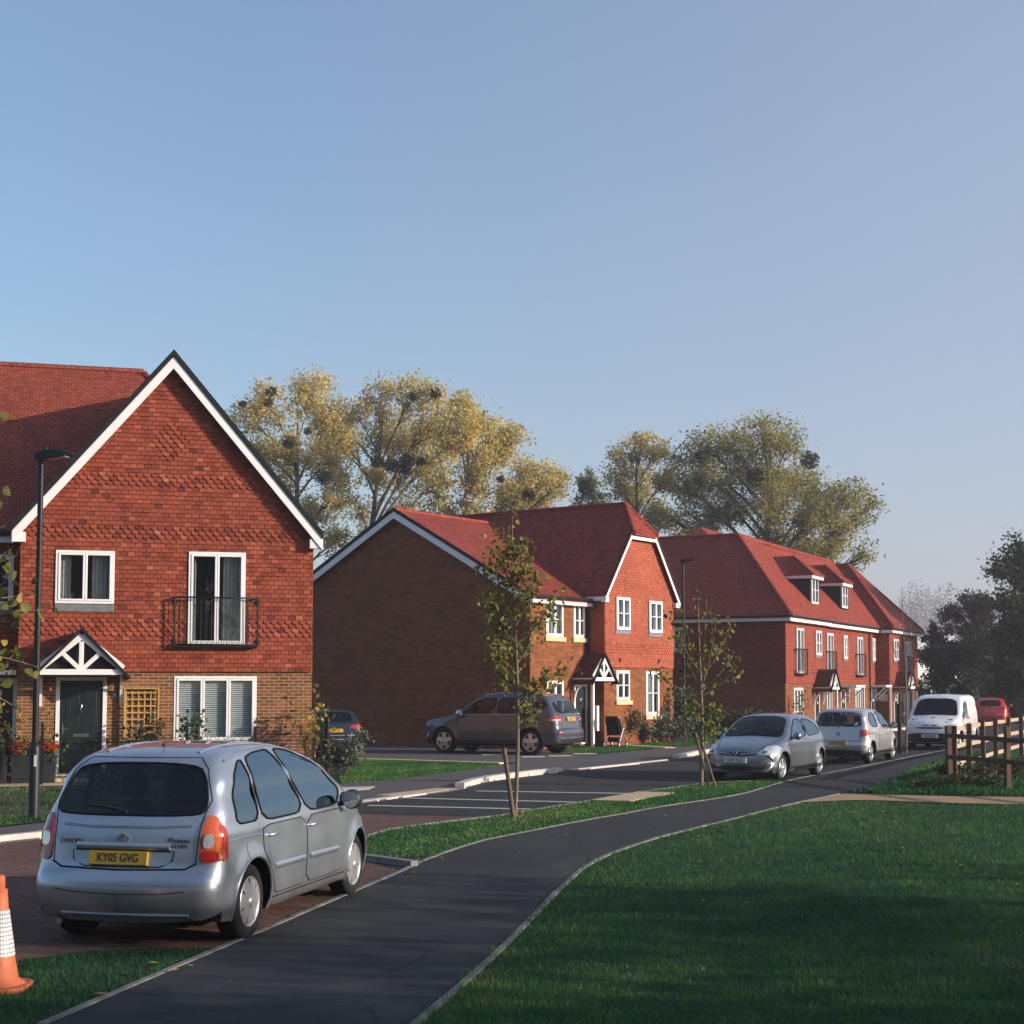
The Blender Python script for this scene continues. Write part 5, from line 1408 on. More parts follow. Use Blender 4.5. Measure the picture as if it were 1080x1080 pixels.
    hp, n = c.hit(-1.35, .0, 'T'); ae = MB(); ae.tube([hp, hp + Vector((.02, 0, .03)), hp + Vector((-.10, 0, .17))], [.016, .007, .004], 6); ae.build('aerial', MAT['black_plastic'], rt)
    for yy in (-.42, .42): c.line('roof_seam', [(-1.55, yy), (-.6, yy * 1.05), (.1, yy * 1.05)], 'T', 'p_silver', .012, .0)
    c.glaze('windscreen', [(.25, -.52), (.25, .52), (1.25, .66), (1.25, -.66)], 'T', 'car_glass')
    for sg in (-1, 1): c.panel('headlight', [(sg * .45, .66), (sg * .48, .76), (sg * .72, .82), (sg * .78, .72)], 'F', MAT['lamp_clear'], .006, .05)
    c.panel('bonnet_grille', [(-.3, .62), (-.3, .69), (.3, .69), (.3, .62)], 'F', MAT['black_plastic'], .006, .06)
    c.wheels(7, cap=True, sw=.052)
    un = MB(); un.box(-1.9, -.62, .18, 1.9, .62, .24); un.build('underbody', MAT['seam'], rt)
    c.cabin(.35, -.62, hr=1.1)
    return c

def hatch_common(c, sp, rearwin, sidewins, doors, lampsR, lampsF):
    pass

# ---- three-door silver hatchback facing the camera
def hatch_front():
    sp = dict(W=1.72, xf=2.05, xr=-1.93, sill=.20, wr=.305, wheels=(1.255, -1.255), paint='p_silver3', tf=.17, tr=.10,
              wz=[(.2, .93), (.35, .985), (.58, 1.0), (.86, .985), (.96, .955), (1.2, .85), (1.4, .73), (1.55, .66)],
              outline=[(1.98, .20, .12, .05), (2.04, .34, .28, .09), (2.05, .50, .30, .10), (2.00, .64, .28, .09), (1.90, .74, .22, .07), (1.65, .83, .18, .055),
                       (1.30, .92, .15, .05), (1.02, 1.0, .13, .045), (.72, 1.17, .12, .045), (.36, 1.36, .12, .04), (.10, 1.45, .13, .035), (-.35, 1.49, .14, .03),
                       (-.85, 1.475, .14, .03), (-1.25, 1.42, .12, .035), (-1.48, 1.33, .12, .04), (-1.64, 1.15, .14, .05), (-1.76, .98, .16, .05), (-1.84, .80, .18, .055),
                       (-1.90, .62, .22, .06), (-1.93, .45, .25, .06), (-1.90, .32, .22, .05), (-1.84, .21, .12, .03)])
    c = Car('hatchback_car', 'silver three-door hatchback facing the camera, parked beside the staked sapling', CAR2[:2], CAR2[2], sp); rt = c.root
    c.glaze('windscreen', [(.20, -.54), (.20, .54), (.98, .70), (1.02, .3), (1.02, -.3), (.98, -.70)], 'T', 'car_glass')
    def side(v, sg):
        w1 = [(-.30, .95), (-.30, 1.36), (.05, 1.345), (.30, 1.26), (.62, 1.06), (.74, .96)]
        w2 = [(-.40, .955), (-.40, 1.355), (-.85, 1.33), (-1.2, 1.21), (-1.38, 1.06), (-1.2, 1.0)]
        for w in (w1, w2):
            c.glaze('side_window', w, v)
        c.door([(-.42, .90), (-.45, .60), (-.34, .30), (.74, .30), (.86, .5), (.86, .92)], v, (-.26, .83))
        c.mirror(.70, .95, sg, None, 1.05)
        c.panel('headlight', [(1.36, .735), (1.44, .80), (1.66, .775), (1.83, .70), (1.84, .615), (1.64, .625)], v, MAT['lamp_clear'], .008, .05, rnd=2, q=.14)
        c.line('body_crease', [(-1.6, .80), (-.4, .76), (.8, .68)], v, sp['paint'], .010, -.003)
        c.line('sill_seam', [(-.85, .27), (.85, .27)], v, 'seam', .008, 0)
    c.mirror_sides(side)
    for sg in (-1, 1):
        h = c.panel('headlight', [(sg * .50, .60), (sg * .47, .65), (sg * .58, .715), (sg * .71, .735), (sg * .715, .605)], 'F', MAT['lamp_clear'], .008, .05, rnd=2, q=.15)
        c.panel('lamp_reflector', [(sg * .57, .63), (sg * .57, .69), (sg * .66, .69), (sg * .66, .63)], 'F', MAT['grey_plastic'], .011, .04, parent=h, rnd=3)
        c.panel('fog_lamp_recess', [(sg * .46, .27), (sg * .46, .36), (sg * .74, .44), (sg * .74, .30)], 'F', MAT['black_plastic'], .004, .06)
        c.panel('tail_lamp', [(sg * .60, .82), (sg * .60, 1.02), (sg * .74, 1.0), (sg * .76, .84)], 'B', MAT['lamp_red'], .006, .06)
    c.panel('grille', [(-.42, .575), (-.45, .66), (.45, .66), (.42, .575)], 'F', MAT['black_plastic'], .004, .06, rnd=2)
    c.line('grille_bar', [(-.44, .635), (-.10, .61)], 'F', 'alloy', .014, .01); c.line('grille_bar', [(.10, .61), (.44, .635)], 'F', 'alloy', .014, .01)
    hp, n = c.hit(0, .63, 'F'); bd = MB()
    bd.tube([hp + Vector((.012, -.07, .04)), hp + Vector((.014, -.01, -.045)), hp + Vector((.014, .03, .02)), hp + Vector((.014, .015, .055)), hp + Vector((.012, .07, .05))], [.008, .013, .012, .012, .006], 6)
    bd.build('griffin_badge', MAT['alloy'], rt)
    plate(c, 'GU07 CAX', 'F', 0, .48, MAT['plate_w'], off=.014)
    c.panel('lower_grille', [(-.44, .26), (-.48, .36), (.48, .36), (.44, .26)], 'F', MAT['black_plastic'], .004, .06)
    for sg in (-1, 1): c.line('bonnet_seam', [(1.05, sg * .70), (1.5, sg * .60), (1.85, sg * .47)], 'T', 'seam', .006, 0)
    c.glaze('rear_window', [(-.55, 1.03), (-.50, 1.30), (.50, 1.30), (.55, 1.03)], 'B', 'car_glass')
    for y0 in (.1, -.35):
        wp = MB(); wp.tube([c.hit(x, y, 'T')[0] + Vector((0, 0, .015)) for x, y in ((1.0, y0), (.97, y0 + .2), (.9, y0 + .5))], .008, 6); wp.build('wiper', MAT['black_plastic'], rt)
    c.wheels(5, sw=.07)
    un = MB(); un.box(-1.7, -.6, .17, 1.75, .6, .23); un.build('underbody', MAT['seam'], rt)
    c.cabin(.15, -.75, seat_z=.46)
    return c

# ---- three-door pale hatchback seen from behind
def hatch_rear():
    sp = dict(W=1.66, xf=1.92, xr=-1.72, sill=.21, wr=.29, wheels=(1.185, -1.185), paint='p_silver2', tf=.15, tr=.075,
              wz=[(.2, .93), (.36, .985), (.60, 1.0), (.86, .985), (.96, .955), (1.25, .86), (1.42, .76), (1.56, .68)],
              outline=[(1.86, .21, .12, .04), (1.91, .36, .26, .07), (1.92, .50, .28, .08), (1.87, .64, .24, .07), (1.76, .74, .20, .06), (1.50, .85, .16, .05),
                       (1.22, .93, .14, .045), (.98, 1.0, .12, .04), (.70, 1.20, .12, .04), (.40, 1.40, .12, .035), (.15, 1.475, .13, .03), (-.35, 1.505, .13, .03),
                       (-.9, 1.495, .13, .03), (-1.25, 1.455, .11, .035), (-1.42, 1.36, .12, .04), (-1.53, 1.15, .13, .045), (-1.585, .96, .14, .05), (-1.62, .80, .16, .05),
                       (-1.66, .64, .2, .06), (-1.72, .54, .22, .06), (-1.72, .40, .22, .06), (-1.65, .23, .13, .04)])
    c = Car('hatchback_car', 'pale silver three-door hatchback seen from behind, between the other hatchback and the white van', CAR3[:2], CAR3[2], sp); rt = c.root
    c.glaze('rear_window', [(-.56, 1.01), (-.60, 1.10), (-.52, 1.38), (.52, 1.38), (.60, 1.10), (.56, 1.01)], 'B', 'car_glass')
    st = c.panel('window_sticker', [(-.52, 1.04), (-.52, 1.12), (-.46, 1.10), (-.40, 1.03)], 'B', MAT['plate_w'], .008, .05)
    def side(v, sg):
        w1 = [(-.12, .98), (-.34, 1.40), (.12, 1.385), (.36, 1.30), (.66, 1.08), (.80, .97)]
        w2 = [(-.48, .985), (-.56, 1.385), (-.95, 1.36), (-1.16, 1.26), (-1.14, 1.06), (-1.02, .99)]
        for w in (w1, w2):
            c.glaze('side_window', w, v)
        c.door([(-.42, .94), (-.50, .60), (-.40, .31), (.70, .31), (.84, .5), (.86, .94)], v, (-.30, .80))
        c.mirror(.76, .97, sg, MAT['black_plastic'] if sg < 0 else None, 1.05)
        c.line('sill_seam', [(-.85, .285), (.85, .285)], v, 'seam', .008, 0); c.line('body_crease', [(-1.3, .86), (.9, .80)], v, sp['paint'], .010, -.003)
    c.mirror_sides(side)
    for sg in (-1, 1):
        t = c.panel('tail_lamp', [(sg * .57, .74), (sg * .56, .86), (sg * .66, .93), (sg * .76, .93), (sg * .78, .76)], 'B', MAT['lamp_red'], .008, .04, rnd=2, q=.15)
        c.panel('lamp_side', [(-1.55, .76), (-1.555, .93), (-1.40, .91), (-1.42, .78)], 'L' if sg > 0 else 'R', MAT['lamp_red'], .008, .04, parent=t, rnd=2, q=.15)
        c.panel('indicator', [(sg * .66, .87), (sg * .66, .92), (sg * .75, .925), (sg * .76, .87)], 'B', MAT['lamp_orange'], .011, .04, parent=t, rnd=1)
        c.panel('headlight', [(sg * .45, .66), (sg * .5, .78), (sg * .7, .8), (sg * .72, .66)], 'F', MAT['lamp_clear'], .006, .06)
    c.line('tailgate_seam', [(-.60, .62), (-.57, .95), (-.64, 1.1), (-.55, 1.42), (.55, 1.42), (.64, 1.1), (.57, .95), (.60, .62)], 'B', 'seam', .005, 0)
    c.line('bumper_seam', [(-.62, .62), (.62, .62)], 'B', 'seam', .007, 0)
    hp, n = c.hit(0, .80, 'B'); bd = MB(); bd.lathe([(.05, 0), (.05, .008), (.035, .008), (.03, 0)], hp + Vector((-.004, 0, 0)), (-1, 0, 0), 18); bd.build('badge', MAT['black_plastic'], rt)
    plate(c, 'GX03 RHK', 'B', 0, .56, MAT['plate_y'], off=.02)
    wp = MB(); wp.tube([c.hit(y, z, 'B')[0] + Vector((-.015, 0, 0)) for y, z in ((0, .97), (.0, 1.03), (.12, 1.08), (.32, 1.09))], [.018, .01, .008, .006], 6); wp.build('rear_wiper', MAT['black_plastic'], rt)
    c.panel('lower_bumper', [(-.62, .24), (-.62, .38), (.62, .38), (.62, .24)], 'B', MAT['black_plastic'], .006, .07)
    c.glaze('windscreen', [(.22, -.5), (.22, .5), (.96, .64), (.96, -.64)], 'T', 'car_glass')
    c.wheels(5, sw=.07)
    un = MB(); un.box(-1.5, -.58, .17, 1.6, .58, .23); un.build('underbody', MAT['seam'], rt)
    c.cabin(.15, -.72, seat_z=.48)
    return c

# ---- dark grey off-roader on the drive
def suv():
    sp = dict(W=1.91, xf=2.32, xr=-2.46, sill=.32, wr=.375, wheels=(1.4575, -1.4575), paint='p_grey', tf=.13, tr=.07,
              wz=[(.3, .94), (.5, .985), (.75, 1.0), (1.02, .985), (1.14, .955), (1.45, .85), (1.66, .77), (1.85, .72)],
              outline=[(2.20, .32, .14, .05), (2.28, .45, .28, .09), (2.32, .62, .30, .10), (2.30, .82, .28, .09), (2.20, .98, .22, .07), (1.90, 1.06, .18, .05),
                       (1.45, 1.13, .16, .045), (1.12, 1.20, .14, .04), (.78, 1.42, .13, .04), (.44, 1.63, .13, .035), (.15, 1.72, .13, .03), (-.5, 1.775, .13, .03),
                       (-1.2, 1.765, .13, .03), (-1.75, 1.71, .12, .03), (-1.95, 1.62, .12, .035), (-2.15, 1.35, .14, .045), (-2.26, 1.16, .15, .05), (-2.33, .98, .16, .05),
                       (-2.36, .80, .2, .05), (-2.46, .70, .24, .06), (-2.46, .52, .24, .06), (-2.36, .34, .14, .04)])
    c = Car('off_roader', 'dark grey off-road estate on the drive beside the windowless brick wall', CAR4[:2], CAR4[2], sp); rt = c.root
    def side(v, sg):
        w1 = [(-.22, 1.16), (-.30, 1.61), (.10, 1.60), (.42, 1.50), (.80, 1.26), (.92, 1.15)]
        w2 = [(-.32, 1.16), (-.40, 1.615), (-1.05, 1.60), (-1.22, 1.50), (-1.42, 1.18), (-1.2, 1.16)]
        w3 = [(-1.32, 1.60), (-1.52, 1.20), (-1.72, 1.22), (-1.98, 1.42), (-1.80, 1.55)]
        for w in (w1, w2, w3):
            c.glaze('side_window', w, v, 'car_glass')
        c.line('window_chrome', [(.95, 1.125), (0, 1.135), (-1.35, 1.15)], v, 'chrome', .013, .004)
        c.door([(-.26, 1.10), (-.28, .42), (.86, .42), (.98, .7), (.98, 1.08)], v, (-.10, 1.0)); c.door([(-1.30, 1.10), (-1.26, .85), (-1.03, .60), (-.98, .42), (-.33, .42), (-.31, 1.10)], v, (-1.12, 1.0))
        c.mirror(.86, 1.14, sg, MAT['chrome'], 1.25)
        c.line('body_crease', [(-1.9, .92), (1.0, .80)], v, 'p_grey', .012, -.003); c.line('roof_rail', [(-1.7, 1.68), (-.5, 1.735), (.2, 1.68)], v, 'alloy', .016, .02)
        c.panel('side_step', [(-.98, .36), (-.98, .42), (.95, .42), (.95, .36)], v, MAT['black_plastic'], .012, .1, rnd=1)
        t = c.panel('tail_lamp', [(-2.29, .93), (-2.27, 1.10), (-2.05, 1.08), (-1.98, 1.0), (-2.1, .93)], v, MAT['lamp_red'], .008, .05, rnd=2, q=.15)
        c.panel('lamp_window', [(-2.27, .985), (-2.27, 1.02), (-2.08, 1.02), (-2.08, .985)], v, MAT['lamp_clear'], .011, .05, parent=t, rnd=1)
        c.panel('headlight', [(2.0, .88), (1.92, .98), (2.1, .98), (2.22, .90)], v, MAT['lamp_clear'], .008, .05)
    c.mirror_sides(side)
    c.glaze('rear_window', [(-.66, 1.19), (-.60, 1.52), (.60, 1.52), (.66, 1.19)], 'B', 'car_glass')
    for sg in (-1, 1):
        t = c.panel('tail_lamp', [(sg * .58, .93), (sg * .56, 1.04), (sg * .68, 1.12), (sg * .87, 1.10), (sg * .88, .93)], 'B', MAT['lamp_red'], .008, .05, rnd=2, q=.15)
        c.panel('lamp_window', [(sg * .60, .985), (sg * .60, 1.02), (sg * .86, 1.02), (sg * .86, .985)], 'B', MAT['lamp_clear'], .011, .05, parent=t, rnd=1)
        c.panel('reflector', [(sg * .62, .60), (sg * .62, .65), (sg * .82, .65), (sg * .82, .60)], 'B', MAT['lamp_red'], .006, .05)
    plate(c, 'LD56 WFT', 'B', 0, 1.02, MAT['plate_y'], off=.02)
    c.line('tailgate_seam', [(-.60, .76), (-.60, 1.15), (-.72, 1.2), (-.62, 1.6), (.62, 1.6), (.72, 1.2), (.60, 1.15), (.60, .76), (-.60, .76)], 'B', 'seam', .006, 0)
    c.line('bumper_trim', [(-.75, .5), (.75, .5)], 'B', 'chrome', .018, .004); c.panel('lower_bumper', [(-.7, .35), (-.7, .45), (.7, .45), (.7, .35)], 'B', MAT['black_plastic'], .006, .07)
    c.glaze('windscreen', [(.25, -.55), (.25, .55), (1.08, .72), (1.08, -.72)], 'T', 'car_glass')
    c.panel('grille', [(-.4, .68), (-.4, .92), (.4, .92), (.4, .68)], 'F', MAT['black_plastic'], .005, .07)
    c.wheels(5, sw=.085)
    un = MB(); un.box(-2.1, -.66, .25, 2.1, .66, .36); un.build('underbody', MAT['seam'], rt)
    c.cabin(.2, -.8, .55, .68)
    return c

# ---- white van facing the camera
def van():
    sp = dict(W=1.78, xf=2.05, xr=-2.1, sill=.24, wr=.31, wheels=(1.30, -1.40), paint='p_white', tf=.14, tr=.03, cat='van',
              wz=[(.2, .94), (.38, .985), (.62, 1.0), (1.0, .985), (1.12, .97), (1.5, .91), (1.75, .85), (1.86, .80)],
              outline=[(1.96, .24, .12, .05), (2.03, .38, .26, .09), (2.05, .52, .28, .10), (2.03, .70, .26, .09), (1.95, .86, .22, .07), (1.72, .98, .18, .05),
                       (1.40, 1.08, .15, .05), (1.12, 1.17, .13, .05), (.86, 1.40, .12, .05), (.60, 1.62, .12, .045), (.36, 1.74, .13, .035), (-.1, 1.81, .13, .03),
                       (-.9, 1.83, .12, .025), (-1.6, 1.82, .11, .025), (-1.93, 1.76, .10, .03), (-1.99, 1.55, .10, .03), (-2.02, 1.2, .10, .03), (-2.05, .8, .10, .03),
                       (-2.10, .6, .13, .03), (-2.10, .42, .13, .03), (-2.05, .25, .1, .02)])
    c = Car('panel_van', 'white panel van facing the camera at the far end of the parked row', CAR5[:2], CAR5[2], sp); rt = c.root
    c.glaze('windscreen', [(.50, -.60), (.50, .60), (1.10, .74), (1.16, .35), (1.16, -.35), (1.10, -.74)], 'T', 'car_glass')
    def side(v, sg):
        w1 = [(.0, 1.06), (.0, 1.58), (.30, 1.57), (.52, 1.46), (.86, 1.16), (.90, 1.06)]
        c.glaze('side_window', w1, v)
        c.door([(-.04, 1.02), (-.04, .36), (.80, .36), (.94, .6), (.96, 1.02)], v, (.10, .92)); c.door([(-1.05, 1.6), (-1.05, .36), (-.1, .36), (-.1, 1.6)], v, (-.2, .92), 'sliding_door')
        c.mirror(.84, 1.08, sg, MAT['p_white'], 1.25); c.line('side_moulding', [(-1.0, .55), (.9, .55)], v, 'grey_plastic', .02, .004)
        c.panel('headlight', [(1.60, .77), (1.58, .90), (1.74, .88), (1.86, .81), (1.86, .74)], v, MAT['lamp_clear'], .008, .06, rnd=2, q=.15)
    c.mirror_sides(side)
    for sg in (-1, 1): c.panel('headlight', [(sg * .48, .72), (sg * .46, .77), (sg * .58, .84), (sg * .74, .86), (sg * .75, .73)], 'F', MAT['lamp_clear'], .008, .05, rnd=2, q=.15)
    c.panel('grille', [(-.42, .70), (-.45, .76), (.45, .76), (.42, .70)], 'F', MAT['black_plastic'], .006, .06); c.panel('lower_bumper', [(-.84, .26), (-.86, .56), (.86, .56), (.84, .26)], 'F', MAT['black_plastic'], .006, .08, rnd=1)
    for y in (-.14, .14): c.panel('grille_slot', [(y - .1, .80), (y - .1, .83), (y + .1, .83), (y + .1, .80)], 'F', MAT['black_plastic'], .006, .06)
    plate(c, 'GN57 KBE', 'F', 0, .47, MAT['plate_w'], off=.02)
    for y0 in (.15, -.4):
        wp = MB(); wp.tube([c.hit(x, y, 'T')[0] + Vector((0, 0, .015)) for x, y in ((1.16, y0), (1.12, y0 + .2), (1.02, y0 + .5))], .009, 6); wp.build('wiper', MAT['black_plastic'], rt)
    # splashes of mud on the bonnet
    for k in range(9):
        x = random.uniform(1.3, 1.8); y = random.uniform(-.1, .68); r = random.uniform(.015, .05)
        c.panel('mud_splash', [(x + r * random.uniform(.5, 1.3) * math.cos(a), y + r * random.uniform(.6, 1.8) * math.sin(a)) for a in (0, .9, 1.8, 2.7, 3.6, 4.5, 5.4)], 'T', MAT['black_plastic'], .002, .05)
    hp, n = c.hit(.25, 0, 'T'); ae = MB(); ae.tube([hp, hp + Vector((-.05, 0, .16))], [.012, .005], 6); ae.build('aerial', MAT['black_plastic'], rt)
    for sg in (-1, 1): c.panel('tail_lamp', [(sg * .72, .75), (sg * .72, 1.1), (sg * .82, 1.1), (sg * .82, .75)], 'B', MAT['lamp_red'], .006, .06)
    c.wheels(5, sw=.07); un = MB(); un.box(-1.8, -.6, .2, 1.8, .6, .27); un.build('underbody', MAT['seam'], rt)
    c.cabin(.45, None, .5, .62)
    return c

def plain_hatch(name, label, pos, pt, lit=False, txt='GJ08 TYU'):
    sp = dict(W=1.74, xf=2.0, xr=-1.95, sill=.22, wr=.31, wheels=(1.27, -1.27), paint=pt, tf=.15, tr=.08,
              wz=[(.2, .93), (.36, .985), (.60, 1.0), (.88, .985), (.98, .955), (1.25, .84), (1.4, .74), (1.55, .68)],
              outline=[(1.92, .22, .12, .04), (1.99, .38, .26, .08), (2.0, .52, .28, .08), (1.94, .68, .24, .07), (1.6, .84, .16, .05), (1.2, .94, .14, .045), (.95, 1.02, .12, .04), (.62, 1.22, .12, .04),
                       (.28, 1.40, .12, .035), (-.2, 1.46, .13, .03), (-.8, 1.45, .13, .03), (-1.3, 1.38, .11, .035), (-1.55, 1.22, .12, .04), (-1.74, 1.0, .14, .05), (-1.82, .80, .16, .05),
                       (-1.88, .66, .2, .06), (-1.95, .54, .22, .06), (-1.95, .40, .22, .06), (-1.88, .23, .13, .04)])
    c = Car(name, label, pos[:2], pos[2], sp); rt = c.root
    c.glaze('rear_window', [(-.56, 1.02), (-.48, 1.31), (.48, 1.31), (.56, 1.02)], 'B', 'car_glass')
    def side(v, sg):
        for w in ([(-.1, .98), (-.25, 1.36), (.2, 1.33), (.6, 1.1), (.75, .98)], [(-.2, .98), (-.35, 1.36), (-.9, 1.33), (-1.3, 1.2), (-1.3, 1.05), (-1.0, .98)]):
            c.glaze('side_window', w, v)
        c.door([(-.2, .93), (-.2, .32), (.75, .32), (.85, .93)], v, (-.05, .84)); c.door([(-1.1, .93), (-.9, .55), (-.8, .32), (-.25, .32), (-.25, .93)], v, (-1.0, .84)); c.mirror(.74, .98, sg)
    c.mirror_sides(side)
    for sg in (-1, 1):
        t = c.panel('tail_lamp', [(sg * .50, .82), (sg * .50, .92), (sg * .80, .96), (sg * .82, .82)], 'B', MAT['lamp_lit'] if (lit and sg > 0) else MAT['lamp_red'], .008, .05, rnd=1)
        if lit and sg > 0: t['label'] = 'lit tail lamp'
        c.panel('lamp_side', [(-1.70, .83), (-1.68, .95), (-1.5, .93), (-1.52, .84)], 'L' if sg > 0 else 'R', MAT['lamp_red'], .008, .05, parent=t)
        c.panel('headlight', [(sg * .45, .68), (sg * .5, .78), (sg * .72, .8), (sg * .74, .68)], 'F', MAT['lamp_clear'], .006, .06)
    plate(c, txt, 'B', 0, .76, MAT['plate_y'], off=.012)
    for z in (.62, .5): c.line('bumper_trim', [(-.7, z), (.7, z)], 'B', 'alloy' if lit else pt, .014, .004)
    c.glaze('windscreen', [(.22, -.5), (.22, .5), (.98, .66), (.98, -.66)], 'T', 'car_glass')
    c.wheels(5, sw=.07); un = MB(); un.box(-1.7, -.6, .18, 1.7, .6, .24); un.build('underbody', MAT['seam'], rt)
    c.cabin(.15, -.75, seat_z=.46)
    return c

def head(dx, dy): return math.atan2(dy, dx)
CAR1 = (-2.72, 14.55, head(.225, .974))
CAR2 = (5.95, 35.45, head(-.50, -.866))
CAR3 = (9.65, 42.95, head(.47, .883))
CAR4 = (-.34, 47.5, head(-.88, .47))
CAR5 = (14.55, 51.6, head(-.45, -.893))
CAR6 = (26.0, 82.5, head(.35, .94))
CAR7 = (-5.75, 47.6, head(-.22, .954))
mpv(); hatch_front(); hatch_rear(); sv = suv(); van(); sv.root.scale = (1.04, 1.04, 1.08)
plain_hatch('hatchback_car', 'red hatchback far off behind the white van', CAR6, 'p_red')
plain_hatch('hatchback_car', 'dark car with a lit tail lamp, half hidden behind the gabled house corner', CAR7, 'p_navy', True)
# ------------------------------------------------------------------ trees and plants
def leafquads(C, size, jitter=.45, asp=.6, up=0.0):
    """one randomly turned leaf-sized quad per centre"""
    m = len(C); d = rng.normal(0, 1, (m, 3)); d /= np.linalg.norm(d, axis=1)[:, None]
    e = rng.normal(0, 1, (m, 3)); e[:, 2] -= up; e -= d * (e * d).sum(1)[:, None]; e /= np.linalg.norm(e, axis=1)[:, None] + 1e-9
    s = (size * rng.uniform(1 - jitter, 1 + jitter, m))[:, None] * .5
    a, b = e * s, d * s * asp
    V = np.stack([C - a, C + b, C + a, C - b], 1).reshape(-1, 3)
    return V, np.arange(m * 4).reshape(m, 4)

def bez(a, b, c, n):
    return [a * (1 - t) ** 2 + b * 2 * t * (1 - t) + c * t * t for t in [i / n for i in range(n + 1)]]

def tree(name, label, base, trunk, blobs, leafmat_, nleaf, lsize, tr=.35, barkm='bark', cat='tree', group=None, twigs=34, spread=.62, mistle=(), tb=0.0, tint_sun=None, gap=.35, sag=0.0, seedtint=0.0):
    """trunk: points above the base; blobs: (x,y,z,r) clumps of the crown, in world metres relative to the base"""
    T = empty(name, base, 0, label, cat, group)
    mb = MB(); tp = [Vector(p) for p in trunk]; L = len(tp)
    dense = [Vector(p) for p in catmull([tuple(p) for p in tp], 6)]
    rad = [tr * (1.25 if i == 0 else 1) * (1 - .86 * (i / (len(dense) - 1)) ** .9) for i in range(len(dense))]
    mb.tube(dense, rad, 9)
    cent = []
    ht = tp[-1].z
    for (x, y, z, r) in blobs:
        c = Vector((x, y, z))
        # where this limb leaves the trunk
        h = max(ht * .16, min(z - math.hypot(x - tp[0].x, y) * .8 - r * .25, ht * .93)) * random.uniform(.88, 1.0)
        k = min(range(len(dense)), key=lambda i: abs(dense[i].z - h)); s = dense[k]
        mid = s.lerp(c, .5) + Vector((random.uniform(-.3, .3), random.uniform(-.3, .3), .12 * (c - s).length))
        lim = bez(s, mid, c, 8); r0 = min(rad[k] * .7, .028 * (c - s).length + .03)
        mb.tube(lim, [r0 * (1 - .75 * i / 8) for i in range(9)], 6, cap=False)
        n = max(6, int(twigs * (r / 2.0) ** 1.3))
        for j in range(n):
            d = Vector(rng.normal(0, 1, 3)); d.normalize(); f = r * random.uniform(.25, 1.0) ** .6
            e = c + d * f * Vector((1, 1, .85)).length / 1.65
            e.z -= sag * r * random.random()
            st = lim[random.choice((4, 5, 6, 7, 8))]
            mb.tube(bez(st, st.lerp(e, .5) + Vector((0, 0, .15 * r)), e, 3), [r0 * .28, r0 * .2, r0 * .12, .006], 4, cap=False)
            cent.append((e, r * random.uniform(.16, .30) * spread / .62, st))
            if random.random() < .6: cent.append((st.lerp(e, random.uniform(.5, .8)), r * random.uniform(.12, .22), st))
    mb.build('trunk', MAT[barkm], T)
    # keep some clumps thin so that the sky shows through
    w = np.array([max(.05, s) ** 2 * (random.uniform(.15, .5) if random.random() < gap else 1) for _, s, _ in cent]); w /= w.sum()
    ct = rng.normal(.5 + tb, .17, len(cent))
    idx = rng.choice(len(cent), nleaf, p=w)
    C = np.array([[e.x, e.y, e.z] for e, _, _ in cent])[idx]; S = np.array([s for _, s, _ in cent])[idx]
    C = C + rng.normal(0, 1, (nleaf, 3)) * S[:, None] * np.array([1, 1, .8])
    V, q = leafquads(C, lsize)
    t = ct[idx] + rng.normal(0, .12, nleaf) + seedtint
    quick_mesh('crown', V, q, 4, t, MAT[leafmat_], T)
    for (x, y, z, r) in mistle:
        r *= 1.12; m = int(1050 * (r / .8) ** 2)
        D = rng.normal(0, 1, (m, 3)); D /= np.linalg.norm(D, axis=1)[:, None]; D *= (r * rng.uniform(.08, 1.1, m) ** .55)[:, None]; D[:, 2] *= .9
        V, q = leafquads(D + np.array([x, y, z]), .16)
        quick_mesh('mistletoe', V, q, 4, rng.uniform(0, 1, m), MAT['leaf_mistle'], T)
    return T

# picture-free helper: metres at a given distance from pixels measured on the photograph
def far(px, py, Y, X0=0.0): return ((px - 540) / 1600 * Y - X0, 2.15 + (722 - py) / 1600 * Y)

def poplar(label, px, Y, pts, mist=(), n=15000, lm='leaf_gold', tb=0.0, lean=0.0, ls=.19, top=400, tr=.42, gap=.46, twigs=34):
    X0 = (px - 540) / 1600 * Y; H = far(px, top, Y)[1]
    bl = []
    for (x, y, r) in pts:
        a, z = far(x, y, Y, X0); bl.append((a, random.uniform(-2.6, 2.6), z, r * Y / 1600))
    n = int(n * 1.5); ms = [(far(x, y, Y, X0)[0], -random.uniform(2.6, 4.0), far(x, y, Y, X0)[1], r * Y / 1600) for x, y, r in mist]
    trunk = [(0, 0, -.2), (lean * .15, 0, H * .2), (lean * .45, .1, H * .45), (lean * .8, -.1, H * .7), (lean, 0, H * .93)]
    return tree('poplar_tree', label, (X0, Y, 0), trunk, bl, lm, n, ls, tr, group='tall trees behind the houses', mistle=ms, tb=tb, gap=gap, twigs=twigs)

